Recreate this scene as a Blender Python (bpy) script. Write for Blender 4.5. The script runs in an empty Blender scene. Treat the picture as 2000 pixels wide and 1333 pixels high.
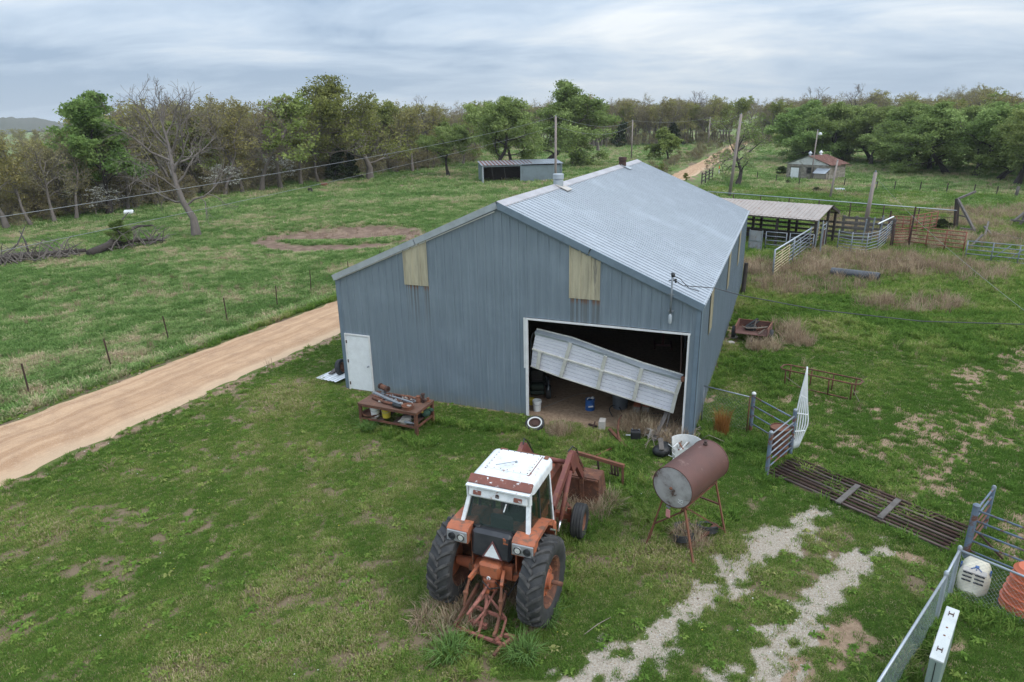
import bpy, math, random
import numpy as np
from mathutils import Matrix, Vector
rng = np.random.default_rng(11)
random.seed(5)
SC = bpy.context.scene
COL = SC.collection

# ---------------------------------------------------------------- camera
CF, CP, CR, CH = 1313.0, 0.322, -0.019, 9.485
FW = np.array([0, math.cos(CP), -math.sin(CP)]); UP0 = np.array([0, math.sin(CP), math.cos(CP)]); RT0 = np.array([1.0, 0, 0])
RT = RT0 * math.cos(CR) + UP0 * math.sin(CR)
UP = -RT0 * math.sin(CR) + UP0 * math.cos(CR)
cam_data = bpy.data.cameras.new('camera'); cam = bpy.data.objects.new('camera', cam_data); COL.objects.link(cam)
cam.matrix_world = Matrix(((RT[0], UP[0], -FW[0], 0), (RT[1], UP[1], -FW[1], 0), (RT[2], UP[2], -FW[2], CH), (0, 0, 0, 1)))
cam_data.sensor_width = 36.0; cam_data.lens = CF / 2000 * 36; cam_data.clip_end = 9000; cam_data.clip_start = 0.1
SC.camera = cam
SC.render.resolution_x, SC.render.resolution_y = 1024, 682

# ---------------------------------------------------------------- sky and sun (overcast)
world = bpy.data.worlds.new('World'); SC.world = world; world.use_nodes = True
SUN_EL, SUN_AZ = math.radians(46), math.radians(122)
def build_world():
    nt = world.node_tree; nt.nodes.clear(); L = nt.links.new; N = nt.nodes.new
    def math_(op, a, b=None, clamp=False):
        n = N('ShaderNodeMath'); n.operation = op; n.use_clamp = clamp
        for i, v in enumerate((a, b)):
            if v is None: continue
            if isinstance(v, (int, float)): n.inputs[i].default_value = v
            else: L(v, n.inputs[i])
        return n.outputs[0]
    out = N('ShaderNodeOutputWorld'); bg = N('ShaderNodeBackground'); L(bg.outputs[0], out.inputs[0])
    sky = N('ShaderNodeTexSky'); sky.sky_type = 'NISHITA'; sky.sun_disc = False
    sky.sun_elevation = SUN_EL; sky.sun_rotation = SUN_AZ; sky.altitude = 300; sky.dust_density = 2.0
    tc = N('ShaderNodeTexCoord'); sx = N('ShaderNodeSeparateXYZ'); L(tc.outputs['Generated'], sx.inputs[0])
    z = math_('MAXIMUM', sx.outputs[2], 0.0)
    den = math_('ADD', z, 0.16)
    cx = N('ShaderNodeCombineXYZ'); L(math_('DIVIDE', sx.outputs[0], den), cx.inputs[0]); L(math_('DIVIDE', sx.outputs[1], den), cx.inputs[1])
    def noise(scale, detail, rough, off, dist=0.0):
        mp = N('ShaderNodeMapping'); L(cx.outputs[0], mp.inputs[0]); mp.inputs['Location'].default_value = off
        mp.inputs['Scale'].default_value = (scale[0], scale[1], 1)
        n = N('ShaderNodeTexNoise'); n.inputs['Scale'].default_value = 1; n.inputs['Detail'].default_value = detail; n.inputs['Roughness'].default_value = rough
        n.inputs['Distortion'].default_value = dist; L(mp.outputs[0], n.inputs['Vector']); return n.outputs['Fac']
    big = noise((0.30, 0.55), 5, 0.5, (SKYOFF[0], SKYOFF[1], 0), 0.3)
    fine = noise((0.9, 1.25), 7, 0.6, (5.1, 2.6, 0), 0.5)
    m = math_('ADD', math_('MULTIPLY', big, 0.62), math_('MULTIPLY', fine, 0.38))
    ramp = N('ShaderNodeValToRGB'); L(m, ramp.inputs[0]); e = ramp.color_ramp.elements
    e[0].position = 0.40; e[0].color = (3.4, 4.45, 5.85, 1); e[1].position = 0.60; e[1].color = (7.8, 8.25, 8.6, 1)
    e2 = ramp.color_ramp.elements.new(0.49); e2.color = (5.2, 6.2, 7.4, 1)
    # the band just above the horizon is a smoother pale grey blue
    hz = N('ShaderNodeMix'); hz.data_type = 'RGBA'; L(ramp.outputs[0], hz.inputs[6]); hz.inputs[7].default_value = (5.1, 6.2, 7.4, 1)
    fac = math_('SUBTRACT', 1.0, math_('MULTIPLY', z, 14.0), True); L(math_('MULTIPLY', fac, 0.75), hz.inputs[0])
    # overcast luminance rises towards the zenith (CIE overcast sky)
    lum = math_('ADD', math_('MULTIPLY', z, 2.0), 1.0)
    vm = N('ShaderNodeVectorMath'); vm.operation = 'SCALE'; L(hz.outputs[2], vm.inputs[0]); L(lum, vm.inputs['Scale'])
    mx = N('ShaderNodeMix'); mx.data_type = 'RGBA'; mx.inputs[0].default_value = 0.93; L(sky.outputs[0], mx.inputs[6]); L(vm.outputs[0], mx.inputs[7])
    L(mx.outputs[2], bg.inputs[0]); bg.inputs[1].default_value = 0.1
SKYOFF = (3.3, 1.2)
build_world()
sun_d = bpy.data.lights.new('sun', 'SUN'); sun_d.energy = 1.4; sun_d.angle = math.radians(20); sun_d.color = (1.0, 0.96, 0.9)
sun = bpy.data.objects.new('sun', sun_d); COL.objects.link(sun)
# sky rotation is measured from +Y, clockwise seen from above
sdir = Vector((math.sin(SUN_AZ) * math.cos(SUN_EL), math.cos(SUN_AZ) * math.cos(SUN_EL), math.sin(SUN_EL)))
sun.rotation_euler = sdir.to_track_quat('Z', 'Y').to_euler(); sun.location = (0, 0, 60)
vs = SC.view_settings; vs.view_transform = 'Standard'; vs.look = 'None'; vs.exposure = 0.0; vs.gamma = 1.0; vs.use_curve_mapping = False
SC.cycles.max_bounces = 5; SC.cycles.diffuse_bounces = 3; SC.cycles.glossy_bounces = 2; SC.cycles.transmission_bounces = 4; SC.cycles.transparent_max_bounces = 6

# ---------------------------------------------------------------- site geometry: ground relief, barn axes, road
BO = np.array([-6.17, 23.29]); BYAW = -0.388
BU = np.array([math.cos(BYAW), math.sin(BYAW)]); BV = np.array([-math.sin(BYAW), math.cos(BYAW)])
def ss(a, b, x):
    t = np.clip((x - a) / (b - a), 0, 1); return t * t * (3 - 2 * t)
_perm = np.random.default_rng(3).random((256, 256))
def vnoise(x, y, s):
    x = np.asarray(x, float) / s; y = np.asarray(y, float) / s
    xi = np.floor(x).astype(int); yi = np.floor(y).astype(int); fx = x - xi; fy = y - yi
    fx = fx * fx * (3 - 2 * fx); fy = fy * fy * (3 - 2 * fy)
    g = lambda i, j: _perm[i % 256, j % 256]
    return (g(xi, yi) * (1 - fx) + g(xi + 1, yi) * fx) * (1 - fy) + (g(xi, yi + 1) * (1 - fx) + g(xi + 1, yi + 1) * fx) * fy
def fbm(x, y, s, o=4):
    r = 0; a = 0.5; t = 0
    for k in range(o):
        r = r + a * vnoise(np.asarray(x) + 17.3 * k, np.asarray(y) - 9.1 * k, s / 2 ** k); t += a; a *= 0.55
    return r / t
def bl(x, y):
    dx = np.asarray(x) - BO[0]; dy = np.asarray(y) - BO[1]
    return dx * BU[0] + dy * BU[1], dx * BV[0] + dy * BV[1]
def road_edges(v):
    v = np.asarray(v, float)
    L_ = np.interp(v, [-60, 11, 92, 205, 420], [-12.4, -8.18, -3.4, -3.0, 11.5])
    R_ = np.interp(v, [-60, 5, 88, 205, 420], [-6.9, -4.05, 0.35, 1.6, 16.5])
    return L_, R_
CGA, CGB = np.array([14.79, -1.35]), np.array([18.62, -3.62])     # near edge of the cattle guard, barn axes
CGD = (CGB - CGA) / np.linalg.norm(CGB - CGA); CGN = np.array([-CGD[1], CGD[0]]); CGL = float(np.linalg.norm(CGB - CGA)); CGW = 1.45
def gz(x, y):
    x = np.asarray(x, float); y = np.asarray(y, float)
    u, v = bl(x, y)
    el, er = road_edges(v); c = (el + er) / 2; hw = (er - el) / 2; d = np.abs(u - c)
    z = 0.10 * (fbm(x, y, 9.0) - 0.5) + 0.05 * (fbm(x + 40, y, 1.6, 3) - 0.5) * ss(0.3, 1.5, d - hw)
    inb = ss(-1.2, -0.2, u) * ss(-1.2, -0.2, 12.55 - u) * ss(-1.2, -0.2, v) * ss(-1.2, -0.2, 20.4 - v)
    z = z * (1 - inb)
    z = z * ss(-0.5, 3, d - hw) + 0.05 * (1 - ss(-0.3, 0.5, d - hw)) * np.where(v < 200, 1, 0)
    z = z - 0.22 * np.exp(-((u - el + 1.3) / 0.8) ** 2) * np.where(v < 110, 1, 0)       # ditch on the far side of the road
    px, py = x + 15.0, y - 60.0
    z = z - 0.5 * np.exp(-(((px) / 6.5) ** 2 + (py / 3.6) ** 2) ** 2)                   # wallow in the pasture
    a = (u - CGA[0]) * CGD[0] + (v - CGA[1]) * CGD[1]; b = (u - CGA[0]) * CGN[0] + (v - CGA[1]) * CGN[1]
    z = z - 0.4 * ss(-0.05, 0.1, a) * ss(-0.05, 0.1, CGL - a) * ss(-0.05, 0.1, b) * ss(-0.05, 0.1, CGW - b)
    r = np.hypot(x, y)
    z = z + 1.2 * (fbm(x, y, 60.0, 3) - 0.5) * ss(70, 160, r)
    return z
def ray(u, v):
    return RT * (u - 1000) / CF - UP * (v - 666.5) / CF + FW
def at(u, v, z=None):
    """ground point seen at photo pixel u,v (or the point at height z on that ray)"""
    d = ray(u, v)
    if z is not None:
        t = (z - CH) / d[2]; return np.array([d[0] * t, d[1] * t, z])
    h = 0.0
    for _ in range(6):
        t = (h - CH) / d[2]; h = float(gz(d[0] * t, d[1] * t))
    return np.array([d[0] * t, d[1] * t, h])
def B(u, v, z=0.0):
    p = BO + u * BU + v * BV; return np.array([p[0], p[1], z])
def Bg(u, v):
    p = B(u, v); p[2] = float(gz(p[0], p[1])); return p
def proj(P):
    d = np.asarray(P, float) - np.array([0, 0, CH]); z = d @ FW
    return 1000 + CF * (d @ RT) / z, 666.5 - CF * (d @ UP) / z, z

# ---------------------------------------------------------------- mesh builder
def frame(d, ref=None):
    d = np.asarray(d, float); d = d / (np.linalg.norm(d) + 1e-12)
    r = np.array([0, 0, 1.0]) if ref is None else np.asarray(ref, float)
    if abs(d @ r) > 0.97: r = np.array([1.0, 0, 0])
    a = np.cross(r, d); a /= np.linalg.norm(a); return d, a, np.cross(d, a)
class MB:
    def __init__(s): s.v = []; s.f = []; s.m = []; s.n = 0; s.cur = 0
    def add(s, vs, fs, m=None):
        vs = np.asarray(vs, float).reshape(-1, 3); b = s.n; s.v.append(vs); s.n += len(vs)
        for f in fs: s.f.append([b + i for i in f]); s.m.append(s.cur if m is None else m)
        return s
    def box(s, c, d, rz=0, R=None, m=None, taper=1.0):
        x, y, z = d[0] / 2, d[1] / 2, d[2] / 2; t = taper
        v = np.array([[-x, -y, -z], [x, -y, -z], [x, y, -z], [-x, y, -z], [-x * t, -y * t, z], [x * t, -y * t, z], [x * t, y * t, z], [-x * t, y * t, z]])
        if R is None:
            cs, sn = math.cos(rz), math.sin(rz); R = np.array([[cs, -sn, 0], [sn, cs, 0], [0, 0, 1]])
        return s.add(v @ np.asarray(R).T + np.asarray(c, float), [(0, 3, 2, 1), (4, 5, 6, 7), (0, 1, 5, 4), (1, 2, 6, 5), (2, 3, 7, 6), (3, 0, 4, 7)], m)
    def bbox(s, c, d, b=0.02, rz=0, R=None, m=None):
        """box with chamfered edges"""
        x, y, z = (k / 2 for k in d); b = min(b, x * .9, y * .9, z * .9); v = []; idx = {}
        for sx in (-1, 1):
            for sy in (-1, 1):
                for sz in (-1, 1):
                    for ax in range(3):
                        p = [sx * (x - b), sy * (y - b), sz * (z - b)]; p[ax] = (sx * x, sy * y, sz * z)[ax]
                        idx[sx, sy, sz, ax] = len(v); v.append(p)
        f = []
        for ax in range(3):
            o = [k for k in range(3) if k != ax]
            for sg in (-1, 1):
                q = []
                for (a, c2) in ((-1, -1), (1, -1), (1, 1), (-1, 1)):
                    k = [0, 0, 0]; k[ax] = sg; k[o[0]] = a; k[o[1]] = c2; q.append(idx[k[0], k[1], k[2], ax])
                f.append(q if (sg > 0) == (ax != 1) else q[::-1])
        for ax in range(3):
            o = [k for k in range(3) if k != ax]
            for a in (-1, 1):
                for c2 in (-1, 1):
                    q = []
                    for sg, w in ((-1, 0), (1, 0), (1, 1), (-1, 1)):
                        k = [0, 0, 0]; k[ax] = sg; k[o[0]] = a; k[o[1]] = c2; q.append(idx[k[0], k[1], k[2], o[w]])
                    f.append(q)
        for sx in (-1, 1):
            for sy in (-1, 1):
                for sz in (-1, 1): f.append([idx[sx, sy, sz, k] for k in range(3)])
        v = np.array(v)
        if R is None:
            cs, sn = math.cos(rz), math.sin(rz); R = np.array([[cs, -sn, 0], [sn, cs, 0], [0, 0, 1]])
        return s.add(v @ np.asarray(R).T + np.asarray(c, float), f, m)
    def bar(s, p, q, w, h, ref=None, m=None):
        p = np.asarray(p, float); q = np.asarray(q, float); d, a, b = frame(q - p, ref); v = []
        for P in (p, q):
            for i, j in ((-1, -1), (1, -1), (1, 1), (-1, 1)): v.append(P + a * i * w / 2 + b * j * h / 2)
        return s.add(v, [(3, 2, 1, 0), (4, 5, 6, 7), (0, 1, 5, 4), (1, 2, 6, 5), (2, 3, 7, 6), (3, 0, 4, 7)], m)
    def tube(s, pts, r, n=8, cap=True, m=None, closed=False):
        P = np.asarray(pts, float); k = len(P); r = np.broadcast_to(np.asarray(r, float), (k,)); T = np.zeros_like(P)
        if closed: T = np.roll(P, -1, 0) - np.roll(P, 1, 0)
        else: T[1:-1] = P[2:] - P[:-2]; T[0] = P[1] - P[0]; T[-1] = P[-1] - P[-2]
        d, a, b = frame(T[0]); ang = np.arange(n) * 2 * math.pi / n; V = []
        for i in range(k):
            d = T[i] / (np.linalg.norm(T[i]) + 1e-12); a = a - d * (a @ d); a /= np.linalg.norm(a) + 1e-12; b = np.cross(d, a)
            V.append(P[i] + r[i] * (np.cos(ang)[:, None] * a + np.sin(ang)[:, None] * b))
        F = []
        for i in range(k if closed else k - 1):
            j = (i + 1) % k
            for q in range(n): F.append((i * n + q, i * n + (q + 1) % n, j * n + (q + 1) % n, j * n + q))
        if cap and not closed: F.append(tuple(range(n))[::-1]); F.append(tuple((k - 1) * n + q for q in range(n)))
        return s.add(np.concatenate(V), F, m)
    def lathe(s, prof, c=(0, 0, 0), axis=(0, 0, 1), n=20, m=None, ref=None, arc=None, cap=False):
        """prof: list of (radius, position along axis)"""
        d, a, b = frame(axis, ref); c = np.asarray(c, float); V = []; k = len(prof)
        full = arc is None; a0, a1 = (0, 2 * math.pi) if full else arc; nn = n if full else n + 1
        for r, z in prof:
            for q in range(nn):
                t = a0 + (a1 - a0) * q / n; V.append(c + d * z + r * (math.cos(t) * a + math.sin(t) * b))
        F = []
        for i in range(k - 1):
            for q in range(n):
                w = (q + 1) % nn; F.append((i * nn + q, i * nn + w, (i + 1) * nn + w, (i + 1) * nn + q))
        if full and cap:
            if prof[0][0] > 1e-6: F.append(tuple(range(n))[::-1])
            if prof[-1][0] > 1e-6: F.append(tuple((k - 1) * n + q for q in range(n)))
        return s.add(V, F, m)
    def prism(s, poly, h0, h1, axes=((1, 0, 0), (0, 1, 0), (0, 0, 1)), o=(0, 0, 0), m=None):
        A = np.asarray(axes, float); o = np.asarray(o, float); n = len(poly); V = []
        for h in (h0, h1):
            for p in poly: V.append(o + A[0] * p[0] + A[1] * p[1] + A[2] * h)
        F = [tuple(range(n))[::-1], tuple(range(n, 2 * n))] + [(i, (i + 1) % n, n + (i + 1) % n, n + i) for i in range(n)]
        return s.add(V, F, m)
    def grid(s, P, m=None, thick=0.0):
        """P: rows x cols x 3 sheet"""
        P = np.asarray(P, float); r, c = P.shape[:2]; F = [(i * c + j, i * c + j + 1, (i + 1) * c + j + 1, (i + 1) * c + j) for i in range(r - 1) for j in range(c - 1)]
        return s.add(P.reshape(-1, 3), F, m)
    def sphere(s, c, r, n=10, k=6, m=None, sc=(1, 1, 1)):
        V = []; F = []
        for i in range(k + 1):
            t = math.pi * i / k
            for q in range(n):
                p = 2 * math.pi * q / n; V.append((c[0] + sc[0] * r * math.sin(t) * math.cos(p), c[1] + sc[1] * r * math.sin(t) * math.sin(p), c[2] + sc[2] * r * math.cos(t)))
        for i in range(k):
            for q in range(n): F.append((i * n + q, (i + 1) * n + q, (i + 1) * n + (q + 1) % n, i * n + (q + 1) % n))
        return s.add(V, F, m)
    def mesh(s, name, mats, smooth=False):
        me = bpy.data.meshes.new(name)
        V = np.concatenate(s.v) if s.v else np.zeros((0, 3))
        me.from_pydata(V.tolist(), [], s.f)
        for mm in (mats if isinstance(mats, (list, tuple)) else [mats]): me.materials.append(mm)
        if any(s.m): me.polygons.foreach_set('material_index', s.m)
        if smooth: me.polygons.foreach_set('use_smooth', [True] * len(me.polygons)); 
        if smooth and smooth is not True: me.set_sharp_from_angle(angle=math.radians(smooth))
        me.update(); return me
def link(name, data, parent=None, loc=None, rz=None):
    o = bpy.data.objects.new(name, data); COL.objects.link(o)
    if parent is not None: o.parent = parent
    if loc is not None: o.location = [float(k) for k in loc]
    if rz is not None: o.rotation_euler = (0, 0, rz)
    return o
def thing(name, label, cat, loc=(0, 0, 0), rz=0.0, group=None, rot=None):
    o = link(name, None, None, loc, rz); o.empty_display_size = 0.2
    if rot is not None: o.rotation_euler = rot
    o['label'] = label; o['category'] = cat
    if group: o['group'] = group
    return o
def solo(name, mb, mat, label, cat, loc=(0, 0, 0), rz=0.0, group=None, smooth=False, rot=None):
    o = link(name, mb.mesh(name, mat, smooth), None, loc, rz); o['label'] = label; o['category'] = cat
    if rot is not None: o.rotation_euler = rot
    if group: o['group'] = group
    return o
def part(name, mb, mat, parent, smooth=False, label=None, kind=None):
    o = link(name, mb.mesh(name, mat, smooth) if isinstance(mb, MB) else mb, parent)
    if label: o['label'] = label
    if kind: o['kind'] = kind
    return o
def copy_tree(o, parent=None):
    c = o.copy(); COL.objects.link(c)
    if parent is not None: c.parent = parent
    for ch in list(o.children): copy_tree(ch, c)
    return c

# ---------------------------------------------------------------- materials
def _mix(nt, a, b, f):
    n = nt.nodes.new('ShaderNodeMix'); n.data_type = 'RGBA'
    for i, v in ((6, a), (7, b)):
        if isinstance(v, (tuple, list)): n.inputs[i].default_value = (*v[:3], 1)
        else: nt.links.new(v, n.inputs[i])
    if isinstance(f, (int, float)): n.inputs[0].default_value = f
    else: nt.links.new(f, n.inputs[0])
    return n.outputs[2]
def _noise(nt, vec, scale, detail=5, rough=0.6, dist=0.0):
    n = nt.nodes.new('ShaderNodeTexNoise'); n.inputs['Scale'].default_value = scale; n.inputs['Detail'].default_value = detail
    n.inputs['Roughness'].default_value = rough; n.inputs['Distortion'].default_value = dist
    if vec is not None: nt.links.new(vec, n.inputs['Vector'])
    return n.outputs['Fac']
def _ramp(nt, fac, lo, hi):
    n = nt.nodes.new('ShaderNodeMapRange'); n.interpolation_type = 'SMOOTHSTEP'
    n.inputs[1].default_value = lo; n.inputs[2].default_value = hi; nt.links.new(fac, n.inputs[0]); return n.outputs[0]
def _math(nt, op, a, b=None, clamp=False):
    n = nt.nodes.new('ShaderNodeMath'); n.operation = op; n.use_clamp = clamp
    for i, v in enumerate((a, b)):
        if v is None: continue
        if isinstance(v, (int, float)): n.inputs[i].default_value = v
        else: nt.links.new(v, n.inputs[i])
    return n.outputs[0]
def _vec(nt, coord='Object', scale=(1, 1, 1)):
    t = nt.nodes.new('ShaderNodeTexCoord'); mp = nt.nodes.new('ShaderNodeMapping'); mp.inputs['Scale'].default_value = scale
    nt.links.new(t.outputs[coord], mp.inputs[0]); return mp.outputs[0]
def _world(nt, scale=(1, 1, 1)):
    t = nt.nodes.new('ShaderNodeNewGeometry'); mp = nt.nodes.new('ShaderNodeMapping'); mp.inputs['Scale'].default_value = scale
    nt.links.new(t.outputs['Position'], mp.inputs[0]); return mp.outputs[0]
def new_mat(name):
    m = bpy.data.materials.new(name); m.use_nodes = True; nt = m.node_tree
    return m, nt, nt.nodes['Principled BSDF']
def weathered(name, base, second=None, amount=0.45, scale=3.0, rough=0.6, metal=0.0, rust=None, rust_amt=0.0, rust_scale=4.0, stretch=(1, 1, 1), fine=0.25, bump=0.0, bump_scale=30, spec=0.5):
    """base colour broken up by a second tone, optional patches of a third (rust, dirt) and a fine speckle"""
    m, nt, p = new_mat(name)
    v = _world(nt, stretch)
    second = second or tuple(c * 0.7 for c in base)
    f = _ramp(nt, _noise(nt, v, scale, 6, 0.65), 0.35, 0.7)
    col = _mix(nt, base, second, _math(nt, 'MULTIPLY', f, amount))
    if rust is not None:
        rf = _ramp(nt, _noise(nt, v, rust_scale, 8, 0.7, 0.4), 0.62 - 0.4 * rust_amt, 0.72 - 0.4 * rust_amt)
        col = _mix(nt, col, rust, rf)
    if fine:
        sp = _noise(nt, _world(nt), 90, 3, 0.7)
        hs = nt.nodes.new('ShaderNodeHueSaturation'); nt.links.new(col, hs.inputs['Color'])
        nt.links.new(_math(nt, 'ADD', _math(nt, 'MULTIPLY', sp, fine * 2), 1 - fine), hs.inputs['Value']); col = hs.outputs[0]
    nt.links.new(col, p.inputs['Base Color']); p.inputs['Roughness'].default_value = rough; p.inputs['Metallic'].default_value = metal
    p.inputs['Specular IOR Level'].default_value = spec
    if bump:
        bp = nt.nodes.new('ShaderNodeBump'); bp.inputs['Strength'].default_value = bump; bp.inputs['Distance'].default_value = 0.02
        nt.links.new(_noise(nt, _world(nt), bump_scale, 5), bp.inputs['Height']); nt.links.new(bp.outputs[0], p.inputs['Normal'])
    return m
M = {}
M['rust'] = weathered('rust', (.14, .055, .032), (.06, .032, .024), .8, 5, .85, rust=(.2, .085, .045), rust_amt=.25, rust_scale=7)
M['rust_dark'] = weathered('rust_dark', (.075, .036, .028), (.035, .024, .02), .8, 5, .85)
M['rust_bright'] = weathered('rust_bright', (.2, .08, .045), (.11, .05, .033), .7, 6, .85)
M['black'] = weathered('black_plastic', (.012, .013, .015), (.03, .03, .03), .5, 6, .5)
M['rubber'] = weathered('rubber', (.022, .023, .025), (.05, .05, .05), .7, 7, .75, fine=.2)
M['grey_steel'] = weathered('grey_steel', (.27, .3, .33), (.17, .18, .2), .7, 5, .5, .3, rust=(.17, .08, .05), rust_amt=.05)
M['blue_steel'] = weathered('blue_grey_paint', (.14, .19, .26), (.1, .12, .15), .7, 4, .55, rust=(.16, .065, .04), rust_amt=.3, rust_scale=3)
M['galv'] = weathered('galvanised', (.42, .46, .5), (.3, .33, .37), .7, 3, .45, .35)
M['white_paint'] = weathered('white_paint', (.76, .78, .8), (.6, .61, .62), .5, 4, .5)
M['concrete'] = weathered('concrete', (.42, .39, .36), (.3, .28, .25), .6, 8, .9)
M['old_wood'] = weathered('old_wood', (.13, .115, .105), (.07, .062, .057), .8, 4, .9, stretch=(1, 1, .3))
M['pale_wood'] = weathered('pale_wood', (.24, .2, .165), (.15, .125, .1), .7, 6, .9)
M['dark_wood'] = weathered('dark_wood', (.06, .048, .042), (.03, .025, .022), .7, 5, .95)
# ---------------------------------------------------------------- ground masks (where the soil is bare, gravelled, dry)
def wpath(px):
    return [(at(u, v)[:2], w) for u, v, w in px]
def near_path(x, y, path, closed=False):
    """signed closeness to a polyline with widths: 1 on it, 0 beyond"""
    best = np.full(np.shape(x), -9.0)
    for (p, w0), (q, w1) in zip(path[:-1], path[1:]):
        dx, dy = q - p; l2 = dx * dx + dy * dy + 1e-9
        t = np.clip(((x - p[0]) * dx + (y - p[1]) * dy) / l2, 0, 1)
        d = np.hypot(x - p[0] - t * dx, y - p[1] - t * dy); w = w0 + (w1 - w0) * t
        best = np.maximum(best, 1 - d / w)
    return best
GRAVEL = [wpath([(1080, 1420, .75), (1180, 1322, .7), (1290, 1235, .62), (1390, 1150, .55), (1470, 1090, .5), (1540, 1040, .42), (1600, 1000, .36), (1640, 990, .2)]),
          wpath([(1400, 1420, .6), (1500, 1300, .5), (1580, 1200, .42), (1640, 1140, .4), (1700, 1085, .4), (1740, 1060, .3)])]
BARE = [wpath([(1500, 1420, .9), (1590, 1290, .75), (1660, 1215, .5)]), wpath([(1560, 1010, .5), (1650, 1000, .35)]), wpath([(1715, 1075, .4), (1780, 1090, .3)]),
        wpath([(1560, 765, .45), (1640, 800, .35), (1700, 800, .2)]), wpath([(1660, 905, .4), (1740, 850, .42), (1790, 800, .4), (1850, 760, .4), (1930, 720, .42), (2000, 680, .5), (2100, 630, .5)]),
        wpath([(1800, 960, .5), (1860, 920, .5), (1900, 850, .3), (2010, 790, .35)]), wpath([(1960, 1060, .5), (2030, 1050, .6)]), wpath([(1440, 750, .3), (1480, 745, .2)]),
        wpath([(1640, 830, .3), (1700, 855, .2)]), wpath([(1385, 790, .3), (1400, 770, .25)]), wpath([(1430, 630, .3), (1425, 665, .3)]), wpath([(1850, 1290, .3), (1890, 1220, .2)]),
        wpath([(1060, 815, .8), (1200, 822, .7), (1300, 835, .6)]), wpath([(860, 1200, .4), (960, 1180, .6), (1040, 1230, .25)]), wpath([(700, 765, .2), (690, 775, .2)])]
YARDB = [wpath([(1560, 770, 1.0), (1700, 810, 1.0)]), wpath([(1660, 890, 1.2), (1760, 850, 1.3), (1850, 770, 1.2), (2010, 690, 1.0)]), wpath([(1790, 960, 1.4), (1880, 890, 1.4), (2020, 800, 1.3)]), wpath([(1960, 1060, 1.2), (2030, 1000, 1.2)])]
THATCH = [wpath([(200, 1130, 1.2), (330, 1065, 1.3), (480, 1010, .9)]), wpath([(480, 1060, .8), (520, 1080, .5)]), wpath([(600, 1275, .5), (700, 1310, .5)]), wpath([(560, 1180, .4), (640, 1190, .4)]),
          wpath([(800, 1190, .5), (860, 1260, .5)]), wpath([(350, 1000, .8), (200, 1000, .8), (60, 1080, .9)])]
DRY = [wpath([(1475, 525, 2.4), (1560, 555, 3.6), (1650, 520, 4.4), (1760, 520, 4.4), (1860, 530, 3.6)]), wpath([(1600, 430, 2.2), (1800, 480, 3), (1950, 470, 4)]),
       wpath([(1720, 600, 1.6), (1840, 600, 1.4)]), wpath([(1550, 665, .9), (1520, 640, .8)]), wpath([(1900, 420, 4), (2050, 415, 5)]), wpath([(1590, 375, 2.5), (1660, 385, 2)]), wpath([(1760, 440, 2.5), (1900, 440, 3)])]
def pmax(x, y, paths):
    r = np.full(np.shape(x), -9.0)
    for p in paths: r = np.maximum(r, near_path(x, y, p))
    return r
def masks(x, y):
    x = np.asarray(x, float); y = np.asarray(y, float); u, v = bl(x, y)
    n1 = fbm(x, y, 0.9, 4); n2 = fbm(x + 31, y + 7, 0.32, 3); n3 = fbm(x - 11, y + 3, 3.2, 4); n4 = fbm(x + 5, y - 60, 7.0, 3)
    el, er = road_edges(v)
    n0 = fbm(x + 3, y + 71, .14, 2); gravel = ss(0.34, 0.6, pmax(x, y, GRAVEL) * 1.1 + .04 + 1.7 * (n1 - 0.5) + 2.9 * (n2 - 0.5) + 1.4 * (n0 - .5))
    bare = ss(0.30, 0.58, pmax(x, y, BARE) * .75 + 1.9 * (n1 - 0.5) + 1.8 * (n2 - 0.5))
    th = np.maximum(pmax(x, y, THATCH), 0)
    thatch = ss(0.49, 0.61, n3 * 0.22 + n1 * 0.38 + n2 * .5 - .07 + 0.13 * th) * (0.35 + 0.6 * ss(.42, .56, n2))
    inside = (u > 0) & (u < 12.55) & (v > -0.1) & (v < 20.4)
    bare = np.where(inside, 1.0, bare)
    # broken strip of litter on both road verges
    dl = el - u; dr = u - er
    verge = np.exp(-((dl - 0.15) / 0.3) ** 2) + 0.5 * np.exp(-((dr - 0.05) / 0.18) ** 2)
    bare = np.maximum(bare, ss(.45, .65, n2 * .5 + n1 * .5 + .35 * np.exp(-((dr - .1) / .3) ** 2) - .18) * ss(.8, .3, np.abs(dr - .1)))
    flecks = ss(.535, .59, n2 * .62 + n1 * .38 + .16 * np.clip(pmax(x, y, YARDB), -1, .6)) * ss(-.6, .2, pmax(x, y, YARDB)); bare = np.maximum(bare, flecks * .9)
    pasture = ss(0.2, 0.8, dl)
    pnd = ((x + 14.4) / 7.4) ** 2 + ((y - 57.6) / 6.6) ** 2 + 0.5 * (n3 - .5)
    pond = ss(1.25, 0.85, pnd) ; pondg = ss(0.36, 0.22, ((x + 13.6) / 9.6) ** 2 + ((y - 56.0) / 4.6) ** 2 + .25 * (n1 - .5))
    yard = ss(12.6, 14.2, u) * ss(-4.5, -2.0, v + 0.6 * (u - 16.5))
    dry = np.clip(pmax(x, y, DRY), 0, 1) ** 0.6 * ss(0.36, 0.62, n1 * .6 + n3 * .4)
    dry = np.maximum(dry, 0.4 * ss(0.58, 0.74, n3 * .4 + n1 * .6) * np.maximum(pasture, 0.8 * (v > 24)))
    dry = np.maximum(dry, 0.6 * pasture * ss(3.0, 0.8, dl) * ss(.4, .6, n1))
    return dict(u=u, v=v, gravel=gravel, bare=bare, mud=pond * (1 - pondg), thatch=thatch, pasture=pasture, yard=yard, dry=dry, verge=verge, inside=inside, dl=dl, dr=dr,
                pond=pond, pondg=pondg, n1=n1, n2=n2, n3=n3, n4=n4)

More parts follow.
